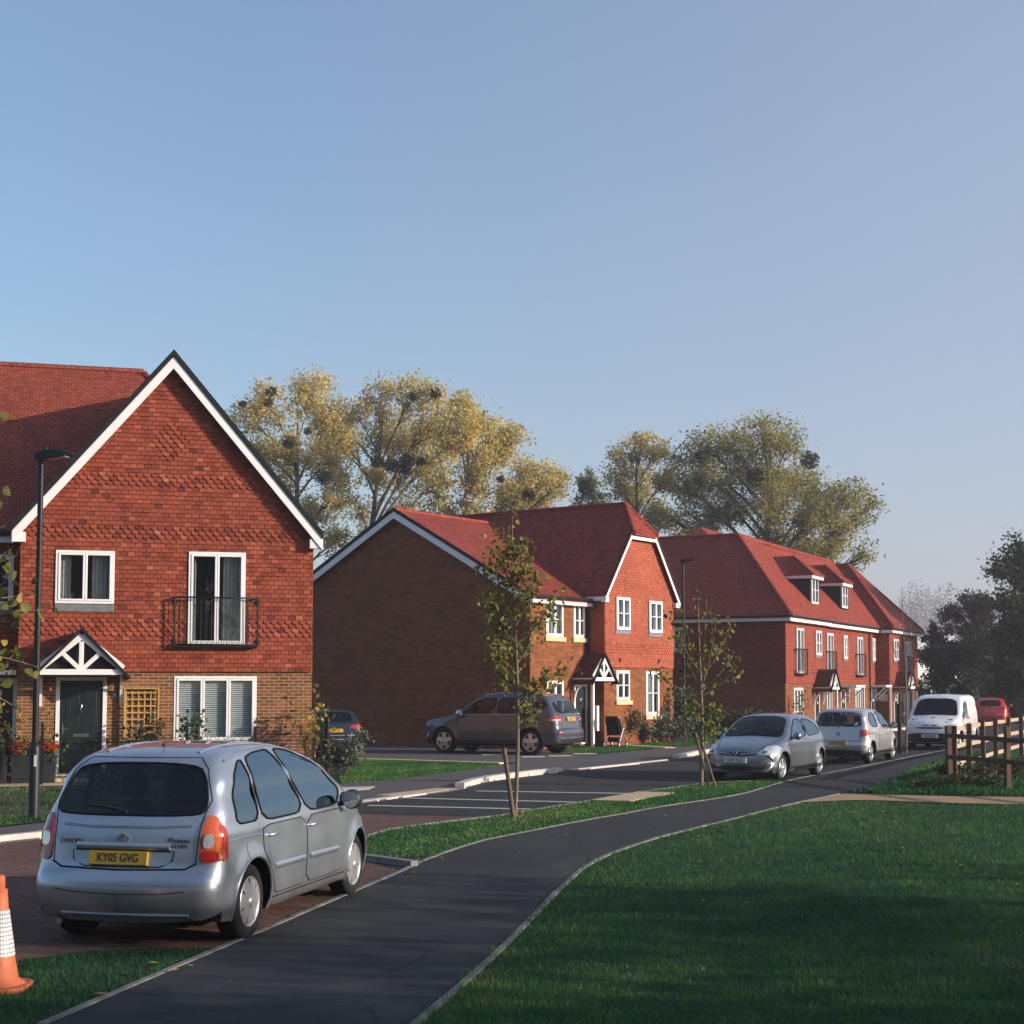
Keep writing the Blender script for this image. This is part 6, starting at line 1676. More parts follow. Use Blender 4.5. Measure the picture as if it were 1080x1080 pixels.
poplar('tall golden tree rising beside the steep white gable with mistletoe balls', 312, 100,
       [(322, 412, 26), (285, 428, 24), (255, 440, 20), (345, 440, 26), (268, 470, 24), (305, 470, 26), (340, 490, 26), (360, 520, 22), (285, 505, 24), (330, 545, 24), (250, 500, 18), (300, 560, 24), (352, 570, 20)],
       [(292, 421, 5.5), (290, 433, 5), (262, 433, 3.5), (312, 475, 7), (347, 511, 8), (330, 462, 4)], 17000, tb=.16, top=405)
poplar('broad golden tree between the gabled house and the brick house, most mistletoe', 372, 104,
       [(352, 445, 22), (350, 470, 20), (468, 468, 22), (462, 500, 20), (400, 420, 24), (440, 418, 26), (420, 450, 28), (462, 440, 26), (395, 460, 24), (440, 480, 28), (400, 500, 24), (480, 425, 20), (365, 470, 22), (372, 430, 20), (420, 530, 22), (375, 530, 20), (390, 560, 18)],
       [(416, 497, 8), (432, 492, 7), (402, 494, 6.5), (438, 425, 4.5), (461, 421, 6), (428, 500, 6), (446, 492, 5)], 17000, tb=.18, lean=2.0, top=405)
poplar('leaning golden tree with long arching limbs over the brick house roof', 470, 98,
       [(500, 440, 26), (530, 458, 24), (480, 460, 26), (515, 480, 28), (548, 455, 14), (556, 492, 20), (575, 500, 22), (590, 515, 16), (540, 520, 24), (495, 510, 24), (460, 520, 22), (570, 528, 18), (470, 550, 20), (510, 545, 20)],
       [(557, 528, 6.5), (528, 510, 4)], 17000, tb=.2, lean=1.5, top=450, tr=.4)
poplar('small dark green tree behind the half-hipped roof', 622, 118, [(622, 505, 13), (616, 520, 12), (630, 525, 12), (620, 540, 14), (640, 545, 14)], (), 4000, 'leaf_olive', -.2, 0, .2, 500, .25)
poplar('olive tree with a yellow top behind the half-hipped roof', 672, 112,
       [(676, 468, 16), (660, 480, 16), (692, 482, 18), (650, 505, 18), (676, 505, 22), (702, 508, 18), (662, 535, 20), (690, 540, 22), (645, 540, 16)], (), 10000, 'leaf_gold', .0, 0, .19, 465, .34)
poplar('great olive-green tree with one big mistletoe ball above the terrace roof', 800, 108,
       [(722, 480, 18), (740, 470, 20), (770, 462, 24), (800, 462, 26), (830, 470, 24), (785, 490, 28), (745, 505, 24), (820, 500, 28), (720, 515, 22), (735, 545, 26), (770, 530, 28), (810, 535, 30), (850, 505, 24),
        (875, 515, 24), (900, 520, 22), (922, 535, 18), (860, 545, 28), (895, 555, 24), (880, 580, 24), (850, 580, 26), (912, 585, 16), (705, 545, 18), (725, 570, 22), (815, 570, 26), (905, 605, 12)],
       [(846, 492, 9), (734, 488, 6.5), (735, 512, 7), (792, 508, 9), (835, 555, 7)], 33000, 'leaf_olive', .16, 1.0, .19, 450, .55, .3, 40)

def bushy(name, label, X, Y, blobs, lm, n, ls, top, tr=.22, group='trees along the right of the road', tb=0.0, gap=.2, cat='tree', twigs=30, lean=0):
    trunk = [(0, 0, -.2), (lean * .3, .05, top * .3), (lean * .7, 0, top * .6), (lean, 0, top * .88)]
    return tree(name, label, (X, Y, 0), trunk, blobs, lm, n, ls, tr, group=group, tb=tb, gap=gap, cat=cat, twigs=twigs)
def blobs_px(pts, X, Y, dy=2.0): return [((x - 540) / 1600 * Y - X, random.uniform(-dy, dy), 2.15 + (722 - y) / 1600 * Y, r * Y / 1600) for x, y, r in pts]
def rt(name, label, px, Y, pts, lm, n, ls, tb=0.0, gap=.15):
    X = (px - 540) / 1600 * Y; top = max(2.15 + (722 - y) / 1600 * Y for _, y, _ in pts)
    return bushy(name, label, X, Y, blobs_px(pts, X, Y), lm, n, ls, top, tb=tb, gap=gap)
rt('broadleaf_tree', 'tall green tree at the right edge above the fence', 1072, 84, [(1062, 605, 22), (1085, 590, 28), (1110, 610, 30), (1058, 640, 22), (1085, 640, 30), (1115, 660, 34), (1060, 675, 24), (1090, 690, 30), (1070, 715, 26), (1110, 725, 30)], 'leaf_dark', 30000, .19, .05, .08)
rt('purple_tree', 'purple-leaved tree between the terrace end and the tall green tree', 1018, 101, [(1020, 640, 18), (1035, 645, 16), (1005, 655, 16), (990, 668, 14), (1022, 668, 20), (1040, 672, 18), (1000, 690, 18), (1025, 705, 20), (985, 690, 12)], 'leaf_purple', 20000, .18, 0, .08)
rt('hedgerow_tree', 'dense low tree with rusty leaves above the red car', 1045, 91, [(1028, 690, 22), (1050, 680, 24), (1075, 678, 26), (1010, 705, 20), (1035, 715, 26), (1062, 712, 28), (1090, 708, 28), (1045, 738, 24), (1075, 740, 26), (1105, 735, 28), (1055, 755, 18), (1015, 728, 16)], 'leaf_rust', 34000, .18, -.1, .05)
rt('hedgerow_tree', 'dark green bush beside the terrace end behind the van', 992, 92, [(985, 700, 16), (1000, 705, 18), (1015, 700, 18), (1000, 690, 14), (978, 725, 16), (995, 738, 18), (972, 745, 14), (1012, 742, 18), (975, 695, 10), (1020, 722, 16)], 'leaf_dark', 18000, .18, -.1, .05)
# pale building glimpsed behind the trees
pb = empty('pale_building', (41.5, 152, 0), R(20), 'pale low building half hidden between the terrace end and the trees', 'building')
m = MB(); m.box(-6, 0, 0, 6, 8, 4.6); m.build('wall', MAT['white_wood'], pb)
m = MB(); slab(m, [(-6.4, -.4, 4.7), (6.4, -.4, 4.7), (6.4, 4, 7.2), (-6.4, 4, 7.2)], .15); slab(m, [(-6.4, 4, 7.2), (6.4, 4, 7.2), (6.4, 8.4, 4.7), (-6.4, 8.4, 4.7)], .15)
MAT['pale_roof'] = plain('pale_sheet_roof', (.55, .53, .55), .5, .1, 1); m.build('roof', MAT['pale_roof'], pb)
for k in range(3):
    m = MB(); m.box(-5 + k * 3.6, -.06, 1.2, -3.4 + k * 3.6, .02, 2.6); m.build('window', MAT['car_glass'], pb)
# hazy wood on the rise
C = []
for k in range(70):
    x = rng.uniform(90, 620); y = 700 + rng.uniform(-30, 80); h = 30 + 11 * rng.random() + 15 * math.exp(-((x - 203) / 46) ** 2)
    c = rng.normal(0, 1, (2400, 3)); c /= np.linalg.norm(c, axis=1)[:, None]; c *= rng.uniform(.3, 1, (2400, 1)) ** .5
    C.append(c * np.array([12, 12, h * .48]) + np.array([x, y, h * .5]))
for k in range(60):
    x = rng.uniform(-220, 30); y = 240 + rng.uniform(-12, 40); h = 10 + 4 * rng.random()
    c = rng.normal(0, 1, (160, 3)); c /= np.linalg.norm(c, axis=1)[:, None]; c *= rng.uniform(.3, 1, (160, 1)) ** .5
    C.append(c * np.array([4.5, 4.5, h * .48]) + np.array([x, y, h * .5]))
C = np.concatenate(C); V, q = leafquads(C, .95)
tag(quick_mesh('distant_woodland', V, q, 4, rng.uniform(0, 1, len(C)), MAT['leaf_dark']), kind='stuff')

# garden trees outside the right edge of the picture: their crowns shade the lawn and the near path
def side_tree(label, X, Y, top, r, n, lm='leaf_green'):
    bl = [(random.uniform(-1, 1) * r, random.uniform(-1, 1) * r, random.uniform(.22, .85) * top, random.uniform(.8, 1.25) * r * .5) for _ in range(15)]
    return bushy('lawn_tree', label, X, Y, bl, lm, n, .19, top, .16, 'trees beside the lawn outside the picture', gap=.25, twigs=44)
side_tree('bushy green tree at the far right of the lawn, nearest the gravel path', 16.5, 12.9, 4.4, 1.9, 3000)
side_tree('bushy green tree right of the lawn, second from the gravel path', 17.0, 9.6, 5.5, 2.2, 5200, 'leaf_dark')
side_tree('bushy green tree right of the lawn, between two taller ones', 16.0, 6.0, 6.0, 2.5, 8500)
side_tree('bushy dark tree right of the lawn beside the camera', 17.0, 2.2, 6.0, 2.6, 9000, 'leaf_dark')
side_tree('bushy green tree right of the lawn just behind the camera', 15.5, -2, 5.6, 2.5, 8000)

def back_tree(label, X, Y, top, r, n, lm, group):  # unseen trees added to cut sky light and darken window reflections
    bl = [(random.uniform(-1, 1) * r, random.uniform(-1, 1) * r, random.uniform(.25, .9) * top, random.uniform(.8, 1.2) * r * .5) for _ in range(16)]
    return bushy('roadside_tree', label, X, Y, bl, lm, n, .42, top, .25, group, gap=.15, twigs=40)
b0 = back_tree('broad tree on the far side of the lawn behind the photographer', -16, -24, 16, 6.5, 9000, 'leaf_dark', 'trees behind the photographer')
for X, Y, f in ((-4, -27, 1.1), (8, -25, 1.0), (20, -29, 1.1), (-28, -22, 1.05), (-40, -18, 1.0), (33, -27, 1.0)):
    c = copy_tree(b0); c.location = (X, Y, 0); c.rotation_euler = (0, 0, X); c.scale = (f, f, f)

# ---- young street trees with real leaf shapes
def leafshape(C, size, mat, parent, name='crown', tb=.5, ts=.25, droop=.6, cols=None):
    m = len(C); d = rng.normal(0, 1, (m, 3)); d[:, 2] -= droop; d /= np.linalg.norm(d, axis=1)[:, None]
    n = rng.normal(0, 1, (m, 3)); n -= d * (n * d).sum(1)[:, None]; n /= np.linalg.norm(n, axis=1)[:, None]; s = np.cross(d, n)
    L = (size * rng.uniform(.6, 1.25, m))[:, None]; W = L * .36
    V = np.stack([C, C + d * L * .3 + s * W + n * L * .06, C + d * L * .7 + s * W * .75 + n * L * .05, C + d * L + n * (-.08) * L, C + d * L * .7 - s * W * .75 + n * L * .05, C + d * L * .3 - s * W + n * L * .06], 1)
    q = np.arange(m * 6).reshape(m, 6)
    tri = np.concatenate([q[:, [0, 1, 2, 3]], q[:, [0, 3, 4, 5]]]); t = rng.normal(tb, ts, m)
    return quick_mesh(name, V.reshape(-1, 3), tri, 4, np.concatenate([t, t]), mat, parent)

def sapling(label, X, Y, H, limbs, n, size, clus=.16, tr=.035, bare=0.0, mat='leaf_sapling', name='young_tree', lean=0.0, wig=.05, tb=.5):
    T = empty(name, (X, Y, 0), 0, label, 'tree', 'young street trees'); mb = MB()
    tp = [Vector((lean * t + wig * math.sin(t * 5), 0, H * t)) for t in [i / 9 for i in range(10)]]
    mb.tube(tp, [tr * (1.2 - t * .95) for t in [i / 9 for i in range(10)]], 8); cent = []
    for (h, dx, dz, dy) in limbs:       # starts at height h, reaches dx sideways, dz up, dy in depth
        k = min(9, max(0, int(round(h / H * 9)))); s = tp[k].copy(); s.z = h
        e = s + Vector((dx, dy, dz)); mdl = s.lerp(e, .5) + Vector((dx * .15, dy * .1, -dz * .08))
        b = bez(s, mdl, e, 6); mb.tube(b, [tr * .45 * (1 - .8 * i / 6) + .003 for i in range(7)], 5, cap=False)
        for i in range(2, 7):
            cent.append(b[i])
            if random.random() < .7:
                e2 = b[i] + Vector((random.uniform(-.2, .2), random.uniform(-.2, .2), random.uniform(-.12, .22)))
                mb.tube([b[i], e2], [.006, .003], 4, cap=False); cent.append(e2)
    for i in range(6, 10): cent.append(tp[i])
    mb.build('trunk', MAT['bark_pale'], T)
    cent = [c for c in cent if random.random() > bare]
    C = np.array([[c.x, c.y, c.z] for c in cent])[rng.integers(0, len(cent), n)] + rng.normal(0, clus, (n, 3)) * .75
    leafshape(C, size, MAT[mat], T, tb=tb)
    return T

def stake(label, p0, p1, r=.035):
    mb = MB(); mb.tube([p0, p1], [r, r * .95], 9); return tag(mb.build('tree_stake', MAT['stake']), label, 'stake', 'stakes by the young trees')

limbsA = [(1.5, .28, .3, .1), (1.9, .62, .35, -.1), (1.95, -.35, .5, .1), (2.1, .95, .32, .1), (2.3, -.5, .5, -.2), (2.5, .45, .7, .2), (2.6, -.42, .55, .1), (2.8, .85, .85, -.1), (2.9, -.6, .7, .0), (3.1, .38, .6, .2), (3.2, -.58, .75, .1),
          (3.4, .45, .5, -.2), (3.5, -.38, .65, .1), (3.7, .33, .6, .1), (3.8, -.33, .55, -.1), (4.0, .28, .5, .1), (4.1, -.2, .5, .1)]
sapling('tallest leafy young tree on the verge in front of the dark off-roader', .05, 24.9, 5.0, [(h, dx * .8, dz, dy) for h, dx, dz, dy in limbsA], 1700, .088, .10, .03)
limbsB = [(1.85, -.95, .55, .1), (1.9, .75, .6, -.1), (2.0, -.3, 1.4, .1), (2.05, .35, 1.5, .0), (2.1, .15, 1.9, .1), (1.6, .3, .05, .1), (1.5, -.35, .15, -.1), (1.3, .35, -.1, .1), (2.3, .62, 1.0, .1), (2.4, -.5, .9, -.1), (2.0, .72, .85, .2), (1.2, .15, -.1, .1), (2.1, -.65, 1.5, .1)]
sapling('half-bare young tree with splayed branches beside the silver hatchback facing the camera', 4.0, 32.3, 4.0, limbsB, 620, .10, .11, .04, .2, wig=.03)
limbsC = [(2.2, .5, 1.0, .1), (2.3, -.4, 1.2, .1), (2.6, .35, 1.2, -.1), (2.8, -.3, 1.2, .1), (1.9, -.6, .5, 0), (2.0, .7, .7, 0), (3.1, .25, 1.1, 0), (3.2, -.2, 1.0, .1)]
sapling('bare slender young tree with a dark stake beside the white van', 12.3, 47.6, 5.2, limbsC, 14, .09, .1, .03, .3, wig=.04)
limbsD = [(2.6, 1.2, -.25, .1), (2.9, 1.25, .1, -.1), (3.1, 1.1, .1, .2), (3.4, .95, .25, .1), (3.7, .85, .3, 0), (4.3, .75, .2, .1), (4.6, .72, .2, .1), (4.9, .7, .35, .1), (2.3, 1.0, -.45, .1), (2.2, .8, -.25, 0), (3.0, -.8, .4, .1), (3.6, -.8, .5, 0), (4.2, -.6, .5, .1), (3.3, .2, .3, .8)]
sapling('young tree just outside the left edge whose leafy twigs hang before the lamp post', -6.75, 17.6, 5.4, limbsD, 270, .14, .12, .04, .15, wig=.03, tb=.35)
stake('leaning round-topped stake beside the tallest young tree', (.03, 24.75, -.05), (-.13, 24.75, 1.12), .038)
stake('rough stake at the half-bare young tree, leaning to the left', (4.15, 32.1, -.05), (3.86, 32.15, 1.15), .03)
stake('crossed thin stake at the foot of the half-bare young tree', (4.28, 32.0, -.05), (4.0, 32.2, .95), .026)
stake('dark upright stake beside the bare young tree', (12.05, 47.3, -.05), (12.02, 47.3, 1.55), .07)
MAT['stake_dark'] = plain('dark_stake', (.04, .03, .024), .9, .3, 14); COL.objects[-1].data.materials[0] = MAT['stake_dark']

# ---- shrubs and flowers
def shrub(name, label, X, Y, w, d, h, mat, n, size, group=None, stems=9, z0=0.0, tb=.5, cat='shrub', up=True):
    T = empty(name, (X, Y, z0), 0, label, cat, group); mb = MB(); cent = []
    for k in range(stems):
        a = random.uniform(0, 6.28); q = random.uniform(.2, 1) ** .6
        e = Vector((math.cos(a) * w * .5 * q, math.sin(a) * d * .5 * q, h * random.uniform(.55, 1.0)))
        b = bez(Vector((e.x * .15, e.y * .15, -.03)), Vector((e.x * .5, e.y * .5, e.z * .7)), e, 5); mb.tube(b, [.012, .011, .009, .007, .005, .003], 5, cap=False)
        cent += b[2:]
    mb.build('stem', MAT['bark'], T)
    C = np.array([[c.x, c.y, c.z] for c in cent])[rng.integers(0, len(cent), n)] + rng.normal(0, 1, (n, 3)) * np.array([w, d, h]) * .085
    C[:, 2] = np.abs(C[:, 2]); leafshape(C, size, MAT[mat], T, 'foliage', tb=tb, droop=-.2)
    return T
def flowers(T, pts, mat, size=.05, name='flower'):
    for p in pts:
        mb = MB(); p = Vector(p)
        for k in range(6):
            a = k * 1.047 + random.random(); d = Vector((math.cos(a), math.sin(a) * .8, random.uniform(-.1, .5))) * size; s = Vector((-math.sin(a), math.cos(a), .1)) * size * .5
            mb.poly([p, p + d * .6 + s, p + d, p + d * .6 - s], 0, random.random())
        mb.build(name, MAT[mat], T)
def h1(x, y, z=0.0):
    c, s = .966, .259; return (-10.9 + c * x - s * y, 33.5 + s * x + c * y, z)
X, Y, _ = h1(2.75, -.75); s_ = shrub('garden_shrub', 'dark bushy shrub in front of the timber trellis', X, Y, 1.0, .7, 1.45, 'leaf_shrub', 520, .09, 'shrubs along the front garden', tb=.25)
X, Y, _ = h1(3.75, -.8); s_ = shrub('rose_bush', 'leafy rose bush in front of the blind window', X, Y, .75, .6, 1.5, 'leaf_shrub', 330, .10, 'shrubs along the front garden', 7, tb=.6)
X, Y, _ = h1(4.75, -.8); s_ = shrub('rose_bush', 'low sparse rose bush under the right end of the blind window', X, Y, .8, .5, .95, 'leaf_shrub', 170, .08, 'shrubs along the front garden', 6, tb=.5)
X, Y, _ = h1(6.40, -.45); s_ = shrub('yellow_shrub', 'shrub with yellow autumn leaves at the gabled house corner', X, Y, .6, .5, 1.95, 'leaf_yellow', 150, .12, 'shrubs along the front garden', 8, tb=.5)
s_ = shrub('flowering_shrub', 'dark green bush with yellow flowers behind the silver people carrier', -4.75, 36.1, 1.2, 1.0, 1.5, 'leaf_shrub', 800, .10, 'shrubs along the front garden', 12, tb=.35)
flowers(s_, [(-.05, -.55, .95), (.1, -.55, 1.2), (.42, -.5, .85), (-.2, -.6, 1.15)], 'leaf_yellow', .085)
s_ = shrub('garden_shrub', 'grey-green bush at the lawn edge right of the yellow flowers', -4.0, 36.2, 1.3, 1.1, 1.05, 'leaf_silver', 850, .10, 'shrubs along the front garden', 12, tb=.2)
s_ = shrub('ground_plant', 'low leafy plant on the soil right of the near lamp post', -8.0, 30.4, .8, .6, .35, 'leaf_green', 180, .12, None, 8, tb=.8, cat='plant')
for i, (lab, x, y, w, h, mt, tb) in enumerate((('tall grassy shrub right of the pushchair', 4.0, 54.0, 1.3, 1.35, 'leaf_dry', .4), ('silvery rounded bush under the first low window of the wing', 5.0, 54.7, 1.5, .95, 'leaf_silver', .35),
      ('broad silvery bush under the tall window of the wing', 5.95, 55.6, 1.6, 1.2, 'leaf_silver', .5), ('dark shrub with white flowers near the second lamp post', 6.9, 56.4, 1.2, .9, 'leaf_shrub', .4), ('thin climbing shrub at the far corner of the orange wing', 6.35, 56.0, .9, 2.1, 'leaf_shrub', .6))):
    s_ = shrub('garden_shrub', lab, x, y, w, w * .7, h, mt, 520, .12, 'shrubs before the orange wing', 14, tb=tb)
    if 'white' in lab: flowers(s_, [(-.3, -.4, .6), (0, -.45, .8), (.3, -.4, .5), (.5, -.35, .75)], 'petal_w' if 'petal_w' in MAT else 'curtain', .07)
for k, (x, y) in enumerate(((8.2, 63.5), (9.3, 63.6), (10.4, 64.2), (7.0, 64.0))):
    shrub('hedge_plant', ('dark hedge plant along the shaded end of the terrace, beside the silver hatchback', 'dark hedge plant along the shaded end of the terrace, second from the hatchback', 'dark hedge plant at the lit corner of the terrace', 'dark hedge plant along the shaded end of the terrace, nearest the orange wing')[k], x, y, 1.7, 1.0, 1.0, 'leaf_dark', 800, .12, 'hedge plants by the terrace', 14, tb=.4)
shrub('garden_shrub', 'bare brownish shrub against the terrace corner', 12.6, 66.3, .8, .6, 1.9, 'leaf_dry', 150, .10, None, 8)
# weeds by the fence: countable clumps
for k in range(22):
    x, y = (rng.uniform(7.6, 10.6), rng.uniform(31.2, 36.0)) if k < 13 else (rng.uniform(11.4, 14.5), rng.uniform(32.5, 38))
    if k < 13: x = 8.2 + (y - 31.2) * .42 + rng.uniform(0, 1.6)
    if k == 0: w0 = shrub('weed_clump', 'straggly weed clump in the rough grass by the timber fence', x, y, .9, .8, .4, 'leaf_dry', 170, .10, 'weed clumps by the fence', 9, tb=.3, cat='weeds')
    elif k == 1: w1 = shrub('weed_clump', 'straggly weed clump in the rough grass by the timber fence', x, y, 1.0, .8, .45, 'leaf_dark', 190, .10, 'weed clumps by the fence', 9, tb=.5, cat='weeds')
    else:
        c = copy_tree(w0 if k % 3 == 0 else w1); c.location = (x, y, 0); c.rotation_euler = (0, 0, rng.uniform(0, 6.28)); f = rng.uniform(.55, 1.0); c.scale = (f, f, f * rng.uniform(.6, .9))

# ------------------------------------------------------------------ street furniture
def lamp_post(label, X, Y, H, arm, base_h=1.15):
    T = empty('street_lamp', (X, Y, 0), 0, label, 'street lamp', 'street lamps')
    m = MB(); m.lathe([(.0, base_h + .08), (.055, base_h + .08), (.085, base_h), (.085, .02), (.10, 0)], (0, 0, 0), (0, 0, 1), 20); m.build('base', MAT['black_metal'], T)
    m = MB(); m.tube([(0, 0, base_h), (0, 0, H - .1)], [.052, .044], 14); m.build('pole', MAT['black_metal'], T)
    d = Vector(arm).normalized(); s = Vector((-d.y, d.x, 0)); m = MB()
    def q(a, b, z): return Vector((0, 0, H)) + d * a + s * b + Vector((0, 0, z))
    pr = [(-.10, .06, -.10, .02), (-.02, .09, -.11, .05), (.18, .13, -.07, .075), (.42, .12, -.035, .05), (.55, .07, -.01, .02)]
    vs = []
    for a, w, z0, z1 in pr: vs += [q(a, -w, z0), q(a, w, z0), q(a, w * .8, z1), q(a, -w * .8, z1)]
    fs = [[0, 1, 2, 3], [16, 19, 18, 17]]
    for i in range(4):
        for k in range(4): fs.append([i * 4 + k, i * 4 + (k + 1) % 4, i * 4 + 4 + (k + 1) % 4, i * 4 + 4 + k])
    m.add(vs, fs); m.tube([q(.08, 0, .07), q(.08, 0, .12)], .03, 8)
    hd = m.build('lamp_head', MAT['black_metal'], T, bevel=.01)
    m = MB(); m.hexa([q(.14, -.09, -.085), q(.44, -.08, -.045), q(.44, .08, -.045), q(.14, .09, -.085), q(.14, -.09, -.07), q(.44, -.08, -.03), q(.44, .08, -.03), q(.14, .09, -.07)]); m.build('lamp_lens', MAT['lamp_clear'], hd)
    m = MB(); fbx = F((0, -.085, 0), (1, 0, 0), (0, -1, 0)); fbox(m, fbx, .015, .05, base_h - .30, base_h - .12, -.005, .006); m.build('tag', MAT['white'], T)
    return T
lamp_post('black street lamp on the left pavement in front of the gabled house', -7.6, 24.3, 5.85, (1, -.15, 0))
lamp_post('black street lamp beyond the half-bare young tree by the terrace', 6.5, 57.5, 6.85, (1, -.35, 0), 1.6)

# traffic cone
T = empty('traffic_cone', (-3.645, 10.9, 0), 0, 'orange traffic cone with a grubby white sleeve at the bottom left corner', 'traffic cone')
MAT['cone'] = plain('cone_orange', (.46, .115, .042), .6, .22, 9, bump=.15)
g = G('cone_sleeve'); uvv = g.obj(); sx = g.n('SeparateXYZ', None, Vector=uvv); an = g.math('ARCTAN2', sx.outputs[1], sx.outputs[0])
cb = g.n('CombineXYZ', None, X=g.math('MULTIPLY', an, 4.6), Y=g.math('MULTIPLY', sx.outputs[2], 34.0))
br = g.n('TexBrick', {'offset': 0.0}, Vector=cb.outputs[0], Color1=(.62, .63, .62), Color2=(.55, .56, .56), Mortar=(.17, .18, .19), Scale=1.0, Mortar_Size=.12, Mortar_Smooth=.1, Brick_Width=1.0, Row_Height=1.0)
g.pbr(br.outputs['Color'], .5)
MAT['cone_sleeve'] = g.mat
m = MB(); m.lathe([(.205, .035), (.15, .075), (.118, .24)], n=28); m.lathe([(.072, .555), (.06, .70), (.045, .702), (.042, .79), (.03, .80), (.001, .80)], n=28); m.lathe([(.118, .24), (.072, .555)], n=28)
m.build('cone_body', MAT['cone'], T)
m = MB(); m.lathe([(.123, .24), (.077, .555), (.072, .556)], n=28); m.build('reflective_sleeve', MAT['cone_sleeve'], T)
m = MB(); pts = chaikin([(-.23, -.23), (.23, -.23), (.23, .23), (-.23, .23)], 2, .2); m.prism([(x, y, .04) for x, y in pts], (0, 0, -.04)); m.build('base', MAT['cone'], T, bevel=.012)

# post-and-rail fences
def rail_fence(label, pts, rails, ph, name='timber_fence', pw=.11, rw=.09, gl=None, railmat='rail', side=1):
    T = empty(name, (pts[0][0], pts[0][1], 0), 0, label, 'fence', 'post and rail fences'); o = Vector((pts[0][0], pts[0][1], 0))
    P = [Vector((x, y, 0)) - o for x, y in pts]
    for i, p in enumerate(P):
        d = (P[min(i + 1, len(P) - 1)] - P[max(i - 1, 0)]).normalized()
        m = MB(); h = ph * random.uniform(.97, 1.03); m.beam(p + Vector((0, 0, -.2)), p + Vector((random.uniform(-.02, .02), random.uniform(-.02, .02), h)), pw, pw, up=d); m.build('post', MAT['rail'], T, bevel=.008)
    for i in range(len(P) - 1):
        d = (P[i + 1] - P[i]).normalized(); s = Vector((-d.y, d.x, 0)) * side * (pw * .5 + .018)
        for z in rails:
            m = MB(); a = P[i] + s + Vector((0, 0, z + random.uniform(-.02, .02))) - d * .02; b = P[i + 1] + s + Vector((0, 0, z + random.uniform(-.02, .02))) + d * .015; m.beam(a, b, .034, rw * 1.1, up=(0, 0, 1)); m.build('rail', MAT[railmat], T, bevel=.006)
    return T
rail_fence('timber rail fence in shade facing the gravel path, between corner post and right edge', [(9.6, 33.5), (10.12, 31.2), (10.75, 28.9), (11.4, 26.6)], (1.02, .57), 1.27, side=-1)
rail_fence('sunlit timber rail fence running away from the corner post behind the van', [(9.78, 33.75), (10.75, 35.9), (11.75, 38.0), (12.75, 40.2), (13.8, 42.4), (15.0, 44.9), (16.3, 47.4), (17.8, 50.2), (19.4, 53)], (1.14, .74, .33), 1.26, railmat='rail_sunlit', side=1)

# low black garden railing in front of the gabled house
T = empty('garden_railing', h1(0, -1.25), A1, 'low black hooped garden railing in front of the gabled house', 'railing')
for x0, x1 in ((-.35, .6), (2.15, 6.55)):
    n = max(1, round((x1 - x0) / 1.45))
    for i in range(n + 1):
        x = x0 + (x1 - x0) * i / n; m = MB(); m.beam((x, 0, 0), (x, 0, 1.3 if i in (0, n) else 1.22), .055, .055, up=(1, 0, 0)); m.lathe([(.001, 1.36), (.03, 1.33), (.035, 1.29)], (x, 0, 0), (0, 0, 1), 8); m.build('post', MAT['black_metal'], T)
    m = MB(); m.tube([(x0, 0, .15), (x1, 0, .15)], .012, 6); m.tube([(x0, 0, .92), (x1, 0, .92)], .009, 6)
    k = int((x1 - x0) / .17)
    for i in range(k):
        a = x0 + (x1 - x0) * (i + .1) / k; b = x0 + (x1 - x0) * (i + .9) / k
        m.tube([(a, 0, .15), (a, 0, .93), (a + .02, 0, 1.0), ((a + b) / 2, 0, 1.03), (b - .02, 0, 1.0), (b, 0, .93), (b, 0, .15)], .0065, 5)
    o = m.build('hoop_panel', MAT['black_metal'], T)
# black bollard post at the corner of the lawn
m = MB(); m.tube([(0, 0, 0), (0, 0, 1.3)], .05, 10); m.lathe([(.06, 1.29), (.055, 1.36), (.001, 1.39)], n=12)
o = m.build('bollard', MAT['black_metal']); o.location = (-4.35, 35.9, 0); tag(o, 'thin black post beside the bush with yellow flowers', 'bollard')

# timber trellis on the front wall
T = empty('trellis', h1(2.33, -.02), A1, 'orange timber trellis fixed to the brick right of the front door', 'trellis')
m = MB()
for i in range(6): m.box(i * .135 - .014, -.05, .6, i * .135 + .014, -.03, 2.0)
for j in range(10): m.box(-.03, -.068, .62 + j * .148, .705, -.0505, .65 + j * .148)
m.build('lattice', MAT['timber_new'], T)
m = MB(); m.box(-.05, -.085, .58, -.015, -.005, 2.05); m.box(.69, -.085, .58, .725, -.005, 2.05); m.box(-.05, -.088, 2.05, .725, -.002, 2.08); m.build('frame', MAT['timber_new'], T)

